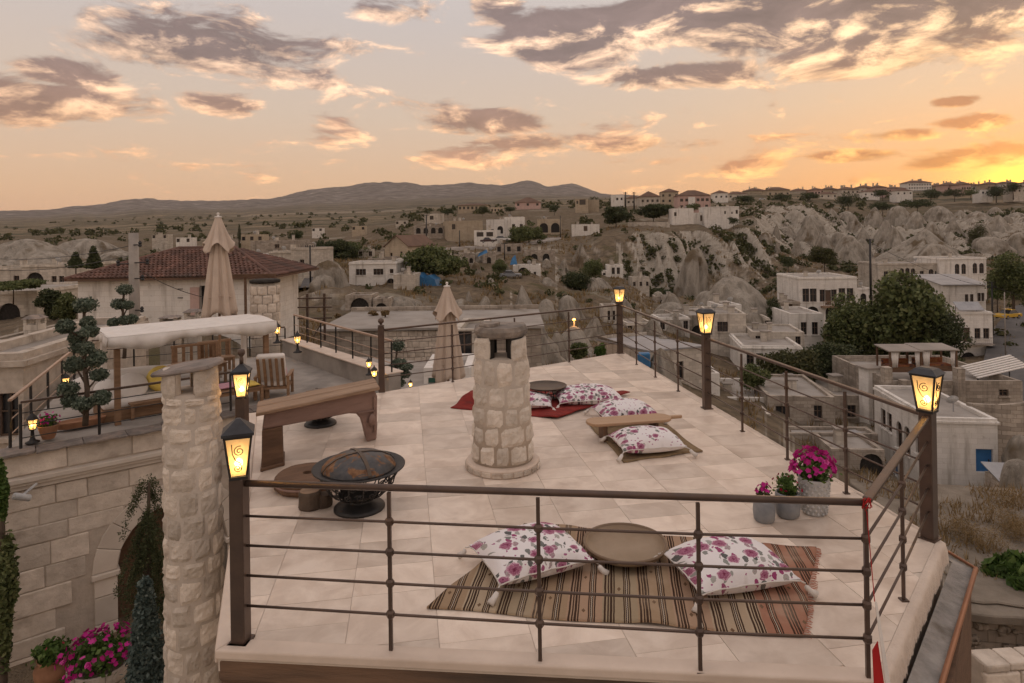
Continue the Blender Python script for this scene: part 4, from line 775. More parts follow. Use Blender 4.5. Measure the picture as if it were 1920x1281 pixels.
# ---------------------------------------------------------------- trees and plants
def leaf_cloud(blobs, n, size, rng, flat=.0, shell=.55, aspect=1.0, up=0.):
    """quads spread through ellipsoid blobs (cx,cy,cz,rx,ry,rz)"""
    B = np.array(blobs, float); vol = (B[:, 3]*B[:, 4]*B[:, 5])**.8; idx = rng.choice(len(B), n, p=vol/vol.sum())
    d = rng.normal(size=(n, 3)); d /= np.linalg.norm(d, axis=1)[:, None]
    r = shell+(1-shell)*rng.random(n)**.6; r *= (1+.16*rng.normal(size=n))
    C = B[idx, :3]+d*r[:, None]*B[idx, 3:]
    nr = d+rng.normal(size=(n, 3))*.9; nr[:, 2] += up; nr /= np.linalg.norm(nr, axis=1)[:, None]
    a = np.cross(nr, rng.normal(size=(n, 3))); a /= np.linalg.norm(a, axis=1)[:, None]+1e-9; b = np.cross(nr, a)
    s = size*(.6+.8*rng.random(n))[:, None]
    V = np.stack([C-a*s-b*s*.3*aspect, C+a*s*.1-b*s*.7*aspect, C+a*s+b*s*.2*aspect, C-a*s*.1+b*s*.7*aspect], 1).reshape(-1, 3)
    return V, np.arange(4*n).reshape(-1, 4)
def crown_blobs(rng, cx, cy, cz, rx, ry, rz, n):
    out = []
    for i in range(n):
        d = rng.normal(size=3); d /= np.linalg.norm(d); q = rng.random()**.5*.85
        f = .17+.27*rng.random(); out.append((cx+d[0]*q*rx, cy+d[1]*q*ry, cz+d[2]*q*rz, rx*f*1.15, ry*f*1.15, rz*f))
    return out
def tree(label, px, pb, pt, wpx, Y, leaf='leaf_mid', n=2600, trunk=.22, name='tree', cat='tree', group=None, seed=None, size=None, blobs=18, squash=1., kind='round'):
    rng = np.random.default_rng(int(px*7+pb*3+Y) if seed is None else seed)
    b = P(px, pb, Y); H = P(px, pt, Y).z-b.z; rx = wpx/FPX*Y/2
    t = thing(name, label, cat, b, 0, group)
    if kind == 'cone':
        bl = [(0, 0, H*(.1+.09*i), rx*(1-.09*i)*.8+.05, rx*(1-.09*i)*.8+.05, H*.07) for i in range(10)]; trunkh = H*.9
    else:
        c0 = H*trunk; rz = (H-c0)/2; bl = crown_blobs(rng, 0, 0, c0+rz, rx, rx*.9, rz*1.05, blobs); trunkh = c0+rz
    s = size or max(.09, min(.30, rx*.048))
    n = int(n*2.4)
    V, F = leaf_cloud(bl, n, s, rng); npmesh('crown', V, F, leaf, t)
    m = MB(); w = max(.05, H*.022); m.tube([(0, 0, -1), (w*.4, 0, trunkh*.35), (-w*.6, w*.3, trunkh*.7), (0, 0, trunkh)], [w*1.3, w, w*.7, w*.35], 7)
    for i in range(min(6, len(bl))):
        q = bl[i*len(bl)//6]; z0 = trunkh*(.4+.08*i); m.tube([(0, 0, z0), (q[0]*.5, q[1]*.5, (z0+q[2])/2+.1*H*.2), (q[0], q[1], q[2])], [w*.5, w*.35, w*.12], 5)
    m.build('trunk', 'bark', t, smooth=True); return t
TR = [('broad dark tree shading the blue tents on the far slope', 812, 533, 463, 108, 110, 'leaf_mid', 4200),
 ('round tree in front of the stone arches on the far road', 992, 468, 418, 64, 190, 'leaf_mid', 2600),
 ('big dark tree between the pylons and the cliff rim wall', 1155, 430, 386, 62, 222, 'leaf_dark', 3200),
 ('wide dark tree below the broad roofed villa', 1225, 416, 382, 72, 250, 'leaf_dark', 3000),
 ('small tree in front of the white block on the rim', 1300, 398, 380, 26, 262, 'leaf_mid', 900),
 ('bushy tree above the brown slope beside the perched cottage', 1108, 530, 483, 46, 148, 'leaf_mid', 2400),
 ('dense dark green tree hanging over the brown slope', 1082, 566, 502, 56, 128, 'leaf_dark', 3200),
 ('small round tree beside the ruins', 938, 520, 488, 36, 124, 'leaf_mid', 1600),
 ('dark tree clump behind the chapel side of the lane', 640, 495, 452, 66, 145, 'leaf_dark', 2600),
 ('dark tree beside the corner house and lane', 603, 505, 450, 50, 140, 'leaf_dark', 2600),
 ('broad tree crown above the dark lane', 668, 505, 455, 50, 150, 'leaf_mid', 2000),
 ('rounded tree on the plain behind the stone block', 553, 455, 431, 28, 180, 'leaf_dark', 1200),
 ('spreading tree on the far road bend beside the chapel', 762, 462, 441, 46, 170, 'leaf_mid', 1500),
 ('tall round tree by the plain road left of the bungalow', 840, 405, 392, 26, 270, 'leaf_dark', 900),
 ('big leafy tree at the centre of the valley grove', 1612, 705, 560, 120, 84, 'leaf_mid', 7000),
 ('tallest and widest tree of the valley grove', 1712, 700, 528, 170, 80, 'leaf_mid', 11000),
 ('dense tree of the grove in front of the balcony house', 1768, 690, 588, 80, 77, 'leaf_dark', 4200),
 ('lower spreading tree of the grove beside the white four window house', 1490, 735, 652, 110, 70, 'leaf_olive', 5200),
 ('tree in the grove gap behind the cubic stone house', 1575, 735, 640, 110, 72, 'leaf_dark', 5000),
 ('pale willowy tree beside the mansion roof', 1546, 508, 464, 52, 150, 'leaf_olive', 2600),
 ('narrow dark tree on the dry slope left of the mansion', 1450, 622, 556, 30, 96, 'leaf_dark', 1800),
 ('dark shrubby tree under the tuff spur', 1478, 505, 482, 34, 170, 'leaf_dark', 1200),
 ('leafy street tree overhanging the road at the photo edge', 1900, 585, 480, 80, 104, 'leaf_mid', 4200),
 ('young green tree beside the utility pole near the road', 1870, 575, 530, 34, 110, 'leaf_green', 1500),
 ('round dark bush tree below the cream villa', 101, 600, 540, 50, 52, 'leaf_dark', 3000),
 ('spreading green bush tree next to the white side wall', 130, 608, 552, 50, 50, 'leaf_mid', 3000),
 ('clipped shrub tree on the slope right of the white house', 1085, 678, 640, 32, 48, 'leaf_mid', 2200),
 ('bright shrub beside the round clipped shrub tree', 1125, 676, 645, 22, 47, 'leaf_green', 1400),
 ('leafy courtyard tree under the slanting railing', 1415, 745, 688, 54, 62, 'leaf_mid', 2600),
 ('dark evergreen bush at the cliff foot', 1238, 560, 540, 42, 165, 'leaf_dark', 1500),
 ('dark shrub clinging to the cliff rim corner', 1375, 425, 405, 26, 228, 'leaf_dark', 800),
 ('grey green bush on the tuff slope below the cones', 1835, 470, 425, 40, 235, 'leaf_olive', 1500),
 ('tree beside the ridge school block', 1655, 375, 354, 34, 500, 'leaf_dark', 900), ('wide ridge tree below the school', 1745, 380, 355, 46, 480, 'leaf_dark', 1200), ('tree clump in front of the ridge houses', 1790, 376, 352, 40, 490, 'leaf_dark', 1000),
 ('dark tree nearest the sunset on the ridge', 1868, 378, 345, 44, 470, 'leaf_dark', 1300), ('last tree on the ridge at the photo edge', 1900, 372, 340, 30, 470, 'leaf_dark', 900), ('round tree beneath the row of ridge roofs', 1515, 385, 357, 44, 480, 'leaf_dark', 1200), ('low tree on the ridge slope above the ravine', 1590, 392, 362, 50, 440, 'leaf_dark', 1300),
 ('spreading tree on the slope under the ridge row', 1465, 382, 362, 38, 470, 'leaf_dark', 900), ('long hedge like tree beside the pink house', 1395, 384, 366, 50, 440, 'leaf_dark', 1000), ('small tree beside the white ridge cube', 1820, 372, 354, 26, 470, 'leaf_mid', 700), ('ravine tree below the ridge trees', 1655, 402, 378, 50, 400, 'leaf_dark', 1200), ('tree above the tuff cones beneath the school', 1720, 398, 372, 56, 390, 'leaf_dark', 1300),
 ('round garden tree beside the villa with the wide window', 1040, 400, 383, 26, 300, 'leaf_dark', 700), ('dark tree beside the long hotel block', 905, 403, 387, 24, 330, 'leaf_dark', 700), ('low dark tree between hotel block and farmhouse', 957, 401, 387, 26, 330, 'leaf_dark', 700),
 ('sprawling bush at the photo edge over the stucco ruin', 1915, 1165, 1045, 120, 17, 'leaf_green', 3800)]
for q in TR:
    lab, px, pb, pt, w, Y, lf, n = q; tree(lab, px, pb, pt, w, Y, lf, n, name='bush' if 'bush' in lab or 'shrub' in lab else 'tree', cat='bush' if 'bush' in lab or 'shrub' in lab else 'tree', trunk=.10 if ('bush' in lab or 'shrub' in lab or 'grove' in lab) else .24, blobs=46 if n > 4000 else 26, size=.16 if Y < 20 else None)
tree('dark feathery pine beside the tiled roof', 176, 505, 460, 34, 60, 'leaf_dark', 1400, kind='cone', name='pine_tree'); tree('dark palm like pine left of the feathery one', 142, 503, 472, 32, 62, 'leaf_dark', 1200, kind='cone', name='pine_tree'); tree('slender dark fir behind the beige umbrella', 449, 452, 418, 12, 190, 'leaf_dark', 700, kind='cone', name='fir_tree')
# vines over the garden terrace at the left edge
tree('vine trellis greenery along the garden terrace parapet', 25, 552, 522, 90, 61, 'leaf_mid', 2600, trunk=.3, name='vine', cat='vine')
# far scattered scrub: a mass nobody could count
def scrub():
    rng = np.random.default_rng(3); N = 2000
    px = rng.uniform(-200, 2100, N); Y = np.exp(rng.uniform(math.log(95), math.log(1500), N))
    keep = fbm(px/60, np.log(Y)*9, 4) > .49; px, Y = px[keep], Y[keep]
    p2 = rng.uniform(1080, 1960, 5000); Y2 = np.where(rng.random(5000) < .5, rng.uniform(165, 225, 5000), rng.uniform(205, 420, 5000)); X2 = (p2-960)/FPX*Y2; d0 = ground(p2, Y2)-.25*(ground(p2+5, Y2)+ground(p2-5, Y2)+ground(p2, Y2*1.012)+ground(p2, Y2*.988)); ok = d0 < -.18; px = np.concatenate([px, p2[ok][:1500]]); Y = np.concatenate([Y, Y2[ok][:1500]])
    z = ground(px, Y); X = (px-960)/FPX*Y; Vs = []; Fs = []; o = 0
    for i in range(len(px)):
        r = rng.uniform(.4, 1.2)*min(3.2, .5+Y[i]/190); V, F = leaf_cloud([(X[i], Y[i], z[i]+r*.5, r, r, r*.75)], 34, r*.34, rng)
        Vs.append(V); Fs.append(F+o); o += len(V)
    stuff = npmesh('scrub', np.concatenate(Vs), np.concatenate(Fs), 'leaf_olive'); tag(stuff, 'low dark scrub dotted over the dry slopes and plain', 'scrub', kind='stuff')
    Vs = []; N = 9000; px = rng.uniform(560, 2000, N); Y = rng.uniform(40, 230, N)
    keep = (fbm(px/40+5, Y/14, 4) > .5); px, Y = px[keep], Y[keep]; z = ground(px, Y); X = (px-960)/FPX*Y; n = len(px)
    rep = 5; X = np.repeat(X, rep)+rng.normal(size=n*rep)*.25; Yr = np.repeat(Y, rep)+rng.normal(size=n*rep)*.25; z = np.repeat(z, rep); k = len(X)
    a = rng.uniform(0, 6.28, k); w = .05+.0006*Yr; hh = .35+.5*rng.random(k)
    V = np.stack([np.stack([X-np.cos(a)*w, Yr-np.sin(a)*w, z-.1], -1), np.stack([X+np.cos(a)*w, Yr+np.sin(a)*w, z-.1], -1), np.stack([X+rng.normal(size=k)*.2, Yr+rng.normal(size=k)*.2, z+hh], -1)], 1).reshape(-1, 3)
    g = npmesh('dry_grass', V, np.arange(3*k).reshape(-1, 3), 'dry_grass'); tag(g, 'dry yellow grass on the valley slopes', 'grass', kind='stuff')
scrub()
# utility poles
def pole(label, px, pb, pt, Y, r=.16, arms=1, m_='concrete', name='utility_pole', arm_w=1.6):
    b = P(px, pb, Y); H = P(px, pt, Y).z-b.z; t = thing(name, label, 'pole', b); m = MB(); m.tube([(0, 0, -2), (0, 0, H)], [r*1.25, r], 10); m.build('shaft', m_, t, smooth=True)
    for i in range(arms):
        m = MB(); z = H-.25-.7*i; m.box((0, 0, z), (arm_w, .1, .1)); a = m.build('crossarm', 'black_iron', t)
        for s in (-.9, -.5, .5, .9): m = MB(); m.lathe([(.03, 0), (.07, .05), (.05, .12), (.07, .17), (.02, .24)], 8, (s*arm_w/2, 0, z+.05)); m.build('insulator', 'black_iron', a)
    return t
pl = pole('thick grey concrete utility pole in front of the tiled house', 253, 640, 437, 33, .23, 0)
for i, (s, z) in enumerate(((-.62, 3.95), (.5, 4.9), (.85, 4.0), (.6, 3.2), (-.5, 2.7), (.55, 1.6))):
    zt = P(253, 440, 33).z-P(253, 640, 33).z; m = MB(); m.tube([(0, -.15, z), (s, -.3, z)], .03, 5); a = m.build('bracket', 'black_iron', pl); m = MB(); m.lathe([(.05, -.1), (.1, -.05), (.06, .05), (.1, .1), (.03, .2)], 8, (s, -.3, z)); m.build('insulator', 'black_iron', a)
for q in [('tall dark lattice pole beside the mansion', 1633, 560, 448, 118, .18, 1), ('wooden power pole with crossarm near the far lane', 582, 520, 460, 100, .12, 1), ('lone pole in front of the far arcade', 800, 470, 402, 165, .16, 1), ('thin pole standing by the parked cars', 862, 462, 432, 180, .12, 0), ('thin pole rising from the ruins', 946, 480, 455, 150, .12, 1),
          ('left one of the twin power pylons on the plateau', 1173, 388, 360, 340, .3, 2), ('twin power pylon further toward the villas', 1189, 388, 360, 345, .3, 2), ('street pole at the road fork behind the arches', 1051, 445, 405, 205, .12, 0), ('white street pole by the road near the balcony house', 1885, 650, 548, 92, .07, 0), ('steel frame pole beside the shed roofed house', 1861, 605, 528, 104, .12, 2)]:
    pole(*q, m_='concrete_far' if 'white' in q[0] else 'black_iron', arm_w=2.4 if 'pylon' in q[0] else 1.5)
# dark steel terrace frame by the grey roof
fr = thing('steel_frame', 'rusty steel pole frame with three crossbars beyond the terrace railing', 'frame', P(577, 625, 36)); b = P(577, 625, 36)
for x in (0, .95): m = MB(); m.box((x, 0, .9), (.12, .12, 2.6)); m.build('post', 'rail_metal', fr)
for z in (.85, 1.45, 1.95): m = MB(); m.box((.45, -.11, z), (1.9, .08, .08)); m.build('crossbar', 'rail_metal', fr)
m = MB(); m.tube([(.95, .1, .9), (.3, .1, -.2)], .04, 6); m.build('brace', 'rail_metal', fr)
# tents, sheeting, cars
def tent(label, px, pb, Y, W, H, D=3.):
    b = P(px, pb, Y); m = MB(); m.extr([(-W/2, -.2), (W/2, -.2), (W*.36, H*.6), (0, H), (-W*.38, H*.62)], (0, 0, 0), (1, 0, 0), (0, 0, 1), (0, D, 0)); o = m.build('tarpaulin_tent', 'tarp_blue', loc=b, rz=R(-12)); tag(o, label, 'tent')
tent('blue tarpaulin tent left of the broad dark tree trunk', 783, 535, 104, 2.8, 1.9); tent('blue tarpaulin tent touching the tree trunk', 803, 536, 104, 3.0, 1.7)
def sheet(label, pts, Y):
    m = MB(); A = [P(x, y, Y+d) for x, y, d in pts]; n = len(A); m.add(A, [tuple(range(n))]); o = m.build('blue_sheet', 'tarp_blue'); s = o.modifiers.new('thickness', 'SOLIDIFY'); s.thickness = .06; tag(o, label, 'sheet')
sheet('blue plastic sheet tied over the brown ruin', [(895, 482, 0), (898, 475, .3), (912, 468, 2), (914, 474, 1.6)], 138)
sheet('blue sheet hanging beside the small round tree', [(956, 497, 0), (960, 484, .5), (966, 478, 1), (968, 488, .8), (970, 496, .1)], 128)
tb = MB(); tb.hexa([P(1196, 690, 54), P(1220, 690, 54), P(1220, 690, 57), P(1196, 690, 57)], [P(1195, 664, 54), P(1219, 662, 54), P(1219, 660, 57), P(1196, 660, 57)]); o = tb.build('blue_tarpaulin', 'tarp_blue', bevel=.1); tag(o, 'bright blue tarpaulin cover beside the beige house past the deck corner', 'tarpaulin')
def car(label, px, pb, Y, rz, paint, W=1.7, L=4.2):
    t = thing('parked_car', label, 'car', P(px, pb, Y), rz); x = L/2
    m = MB(); pr = [(-x, .28), (x, .28), (x, .62), (x*.93, .74), (x*.42, .84), (-x*.52, .84), (-x*.95, .78), (-x, .6)]; m.extr(pr, (0, -W/2, 0), (1, 0, 0), (0, 0, 1), (0, W, 0)); m.build('body', paint, t, bevel=.06, seg=2)
    m = MB(); lo = [(-x*.62, -W*.46, .835), (x*.45, -W*.46, .835), (x*.45, W*.46, .835), (-x*.62, W*.46, .835)]; hi = [(-x*.4, -W*.38, 1.38), (x*.12, -W*.38, 1.38), (x*.12, W*.38, 1.38), (-x*.4, W*.38, 1.38)]; m.hexa(lo, hi); m.build('window_glass', 'glass_dark', t)
    m = MB(); m.box((-x*.14, 0, 1.395), (x*.56, W*.78, .05)); m.build('roof', paint, t, bevel=.02)
    for a in (-x*.6, x*.62):
        for s in (-1, 1):
            m = MB(); m.lathe([(.12, -.1), (.31, -.1), (.32, .1), (.12, .1)], 14); m.xf(Matrix.Translation((a, s*(W/2-.09), .3)) @ Matrix.Rotation(R(90), 4, 'X')); w = m.build('wheel', 'black_iron', t); m = MB(); m.lathe([(.01, -.105), (.18, -.105), (.18, .105), (.01, .105)], 10); m.xf(Matrix.Translation((a, s*(W/2-.09), .3)) @ Matrix.Rotation(R(90), 4, 'X')); m.build('rim', 'gutter_zinc', w)
    for s in (-1, 1): m = MB(); m.box((x+.005, s*W*.36, .62), (.04, .3, .14)); m.build('headlight', 'white_ceramic', t); m = MB(); m.box((-x-.005, s*W*.36, .64), (.04, .26, .14)); m.build('tail_light', 'kilim_red', t)
    return t
mat('paint_yellow', (.58, .36, .03), (.52, .31, .03), 2, rough=.35, spec=.5); mat('paint_dark', (.04, .015, .015), (.05, .02, .02), 2, rough=.35, spec=.5); mat('paint_white', (.62, .62, .6), (.56, .56, .55), 2, rough=.35, spec=.5)
tx = car('yellow taxi parked on the steep road by the balcony house', 1890, 597, 103, R(200), 'paint_yellow'); m = MB(); m.box((-.3, 0, 1.47), (.2, .5, .12)); m.build('roof_sign', 'paint_yellow', tx)
car('dark red car parked in front of the white bungalow', 915, 455, 178, R(0), 'paint_dark'); car('white van like car parked beside the dark red car', 940, 452, 180, R(5), 'paint_white', 1.9, 5)
car('white car parked on the ridge road far away', 1429, 375, 440, R(0), 'paint_white'); car('grey car under the trees beside the arched cellar', 957, 521, 122, R(0), 'grey_ceramic')
# road on the right and far roads
def ribbon(name, pts, w, m_, lift=.25):
    A = []
    for i, (px, Y) in enumerate(pts): A.append(((px-960)/FPX*Y, Y))
    V = []; F = []; k = 6; dense = []
    for i in range(len(A)-1):
        for j in range(10): t = j/10; dense.append((A[i][0]*(1-t)+A[i+1][0]*t, A[i][1]*(1-t)+A[i+1][1]*t))
    dense.append(A[-1])
    for i, (x, y) in enumerate(dense):
        d = Vector((dense[min(i+1, len(dense)-1)][0]-dense[max(i-1, 0)][0], dense[min(i+1, len(dense)-1)][1]-dense[max(i-1, 0)][1])).normalized(); nx, ny = -d[1], d[0]
        zc = max(gz(x+nx*w*q, y+ny*w*q) for q in (-.5, 0, .5))
        for s in (-.5, .5): V.append((x+nx*w*s, y+ny*w*s, zc+lift))
        for s in (-.5, .5): V.append((x+nx*w*s*1.1, y+ny*w*s*1.1, zc-1.5))
    for i in range(len(dense)-1): a = i*4; F += [(a, a+1, a+5, a+4), (a+2, a, a+4, a+6), (a+1, a+3, a+7, a+5)]
    return struct(npmesh(name, V, F, m_, smooth=False))
ribbon('road', [(1905, 74), (1895, 88), (1898, 100), (1912, 112), (1945, 125), (2000, 140)], 6.5, 'asphalt', .35)
ribbon('far_road', [(790, 168), (830, 170), (880, 178), (960, 184), (1040, 200)], 5, 'concrete_far', .3)
ribbon('lane', [(580, 96), (598, 112), (604, 130), (606, 150)], 4.5, 'asphalt', .2)
ribbon('village_lane', [(1650, 112), (1642, 125), (1638, 138)], 4.5, 'concrete_far', .25)

sl_ = pole('street lamp with an orange glow on the slope beyond the far railing', 1077, 640, 600, 64, .05, 0, 'concrete_far', 'street_lamp'); zt = P(1077, 600, 64).z-P(1077, 640, 64).z
m = MB(); m.lathe([(.02, -.1), (.14, -.02), (.16, .04), (.05, .14)], 10, (0, 0, zt)); emit('sodium', (1, .33, .05), 14); m.build('lamp_head', 'sodium', sl_)
L_ = bpy.data.lights.new('lamp_light', 'POINT'); L_.energy = 60; L_.color = (1, .45, .12); L_.shadow_soft_size = .2; lo_ = bpy.data.objects.new('lamp_light', L_); COL.objects.link(lo_); lo_.parent = sl_; lo_.location = (0, -.4, zt)
def cable(label, a, b, sag, r=.012):
    m = MB(); A, B = P(*a), P(*b); m.tube([A.lerp(B, i/14)-Vector((0, 0, sag*4*(i/14)*(1-i/14))) for i in range(15)], r, 4); o = m.build('power_cable', 'black_iron'); tag(o, label, 'cable')
cable('black cable sagging from the thick concrete pole to the tiled house porch', (262, 508, 33), (400, 560, 43), .25, .02)
cable('upper black cable running from the thick concrete pole past the cream villa', (240, 462, 33), (-60, 478, 52), .5, .016); cable('lower black cable from the thick concrete pole toward the photo edge', (240, 480, 33), (-60, 500, 50), .5, .016)
cable('long dark cable strung low across the lower roofs to the terrace', (-40, 652, 22), (190, 610, 30), .15, .018); cable('cable from the tall lattice pole toward the shed roofed house', (1633, 455, 118), (1860, 540, 104), 1.0, .03); cable('cable slung over the grove to the steel frame pole', (1861, 535, 104), (1960, 560, 95), .5, .03)
# ---------------------------------------------------------------- roof deck
DECK = [(-1.87, 4.0), (2.04, 3.635), (3.455, 5.255), (2.29, 13.60), (-3.83, 9.30)]
def inset(poly, ds):
    n = len(poly); L = []
    for i in range(n):
        a, b = Vector(poly[i]), Vector(poly[(i+1) % n]); d = (b-a).normalized(); nn = Vector((-d.y, d.x)); L.append((a+nn*ds[i], d))
    out = []
    for i in range(n):
        (p, d), (q, e) = L[i-1], L[i]; cr = d.x*e.y-d.y*e.x; t = ((q-p).x*e.y-(q-p).y*e.x)/cr; out.append(tuple(p+d*t))
    return out
def clip(poly, cl):
    for i in range(len(cl)):
        a, b = cl[i], cl[(i+1) % len(cl)]; out = []; f = lambda p: (b[0]-a[0])*(p[1]-a[1])-(b[1]-a[1])*(p[0]-a[0])
        for j in range(len(poly)):
            p, q = poly[j], poly[(j+1) % len(poly)]; fp, fq = f(p), f(q)
            if fp >= 0: out.append(p)
            if fp*fq < 0: t = fp/(fp-fq); out.append((p[0]+(q[0]-p[0])*t, p[1]+(q[1]-p[1])*t))
        poly = out
        if len(poly) < 3: return []
    return poly
def area(p): return abs(sum(p[i][0]*p[(i+1) % len(p)][1]-p[(i+1) % len(p)][0]*p[i][1] for i in range(len(p))))/2
deck = bpy.data.objects.new('deck_floor', None); COL.objects.link(deck); struct(deck)
m = MB(); m.prism(inset(DECK, [.02]*5), -.13, -.006); m.build('slab', 'grout', deck)
TP = inset(DECK, [.13, .05, .04, .03, .13]); ta = R(9.3); ca, sa = math.cos(ta), math.sin(ta); rr = random.Random(3)
gap = .0016; nt = 0
for c in range(-14, 16):
    u0, u1 = c*.58+.17, c*.58+.17+.58; v = 2.0+rr.uniform(0, .4)
    while v < 16:
        L = rr.choice([.29, .29, .4, .4, .58]); rect = [(u0+gap, v+gap), (u1-gap, v+gap), (u1-gap, v+L-gap), (u0+gap, v+L-gap)]; v += L
        pg = clip([(x*ca-y*sa, x*sa+y*ca) for x, y in rect], TP)
        if len(pg) < 3 or area(pg) < .004: continue
        mm = MB(); q = inset(pg, [.0025]*len(pg)) if area(pg) > .02 else pg; n = len(pg); dz = rr.uniform(-.0008, .0008)
        mm.add([(x, y, -.004) for x, y in pg]+[(x, y, dz-.001) for x, y in pg]+[(x, y, dz) for x, y in q], [(i, (i+1) % n, n+(i+1) % n, n+i) for i in range(n)]+[(n+i, n+(i+1) % n, 2*n+(i+1) % n, 2*n+i) for i in range(n)]+[tuple(range(2*n, 3*n))])
        mm.build('tile', 'travertine', deck); nt += 1
I2 = inset(DECK, [.128, .048, .038, .028, .128])
for i, nm, mt, th in ((0, 'nosing', 'nosing', .05), (4, 'edge_strip', 'nosing', .08)):
    a, b = DECK[i], DECK[(i+1) % 5]; c, d = I2[(i+1) % 5], I2[i]
    m = MB(); m.hexa([(*a, -th), (*b, -th), (*c, -th), (*d, -th)], [(*a, .012), (*b, .012), (*c, .012), (*d, .012)]); m.build(nm, mt, deck, bevel=.014, seg=3)
# eroded plaster border on the valley side
def plaster(i, wd, nm):
    a, b = Vector(DECK[i]), Vector(DECK[(i+1) % 5]); c, d = Vector(I2[(i+1) % 5]), Vector(I2[i]); n = 110; V = []; F = []; k = 7; out = Vector(((b-a).y, -(b-a).x)).normalized()
    for j in range(n+1):
        t = j/n; o = a.lerp(b, t); q = d.lerp(c, t); e = wd*(.6+.8*float(fbm(np.array(j*.23+i*9), np.array(2.), 4)))
        prf = [(q.x, q.y, .0005)]+[(q.lerp(o, s).x, q.lerp(o, s).y, .0008-.001*s) for s in (.5, .9)]
        for s, z in ((.35, -.006), (.65, -.025), (.85, -.07), (1.1, -.16)): p = o+out*e*s*(1+.5*(rr.random()-.5)); prf.append((p.x, p.y, z+.02*(rr.random()-.5)*s+.008*math.sin(j*2.3+s*7)*s))
        V += prf
    for j in range(n):
        for s in range(k-1): F.append((j*k+s, (j+1)*k+s, (j+1)*k+s+1, j*k+s+1)[::-1])
    npmesh(nm, V, F, 'plaster_edge', deck, smooth=False)
plaster(1, .024, 'plaster_border'); plaster(2, .016, 'plaster_border')
m = MB(); m.prism(inset(DECK, [.10, .01, .01, .04, .12]), -14, -.135); o = struct(m.build('deck_building_wall', 'ashlar_smooth'))
gt = thing('roof_gutter', 'zinc roof gutter with copper coloured rim along the chamfered deck edge', 'gutter', (3.4, 4.6, -.3))
def along(a, b, s): return a+(b-a)*s
ga, gb = Vector((2.08, 3.60)), Vector((3.50, 5.225)); gd = (gb-ga).normalized(); go = Vector((gd.y, -gd.x)); gc = Vector((2.34, 13.6)); ge = (gc-gb).normalized(); gf = Vector((ge.y, -ge.x))
ga = ga-gd*1.3
m = MB(); w1, w2 = .05, .15
crn = gb+(go+gf).normalized()*.15/max(.3, (go+gf).normalized().dot(go))
m.add([(ga.x, ga.y, -.15), (ga.x+go.x*w2, ga.y+go.y*w2, -.2), (crn.x, crn.y, -.2), (gb.x, gb.y, -.15), (gc.x+gf.x*.12, gc.y+gf.y*.12, -.18), (gc.x, gc.y, -.15)], [(0, 1, 2, 3), (3, 2, 4, 5)]); o = m.build('trough', 'gutter_zinc', gt, world=True)
sd = o.modifiers.new('thickness', 'SOLIDIFY'); sd.thickness = .015
m = MB(); m.tube([(ga.x+go.x*w2, ga.y+go.y*w2, -.18), (crn.x, crn.y, -.18)], .017, 8); m.tube([(crn.x, crn.y, -.18), (gc.x+gf.x*.12, gc.y+gf.y*.12, -.17)], .012, 8); m.build('rim', 'copper_trim', gt, world=True)
m = MB(); m.hexa([(ga.x+go.x*.1, ga.y+go.y*.1, -1.6), (ga.x+go.x*.24, ga.y+go.y*.24, -1.6), (crn.x-go.x*.05, crn.y-go.y*.05, -1.6), (gb.x+go.x*.08, gb.y+go.y*.08, -1.6)], [(ga.x+go.x*.1, ga.y+go.y*.1, -.24), (ga.x+go.x*.27, ga.y+go.y*.27, -.24), (crn.x-go.x*.03, crn.y-go.y*.03, -.24), (gb.x+go.x*.08, gb.y+go.y*.08, -.24)]); m.build('fascia_board', 'dark_wood', gt, world=True)
# beam under the front edge
m = MB(); a, b = Vector((-1.85, 4.105)), Vector((2.03, 3.745)); d = (b-a).normalized(); M = Matrix.Rotation(math.atan2(d.y, d.x), 3, 'Z')
bt = thing('timber_beam', 'weathered dark timber beams under the front edge of the deck', 'beam', (.1, 3.8, -.5))
for z, yy, th in ((-.125, 0, .145), (-.28, .03, .155), (-.45, .015, .16)):
    m = MB(); c = (a+b)/2; m.box((c.x, c.y+yy, z), ((b-a).length, .18, th), M); m.build('beam', 'beam_wood', bt, world=True, bevel=.02, seg=2)
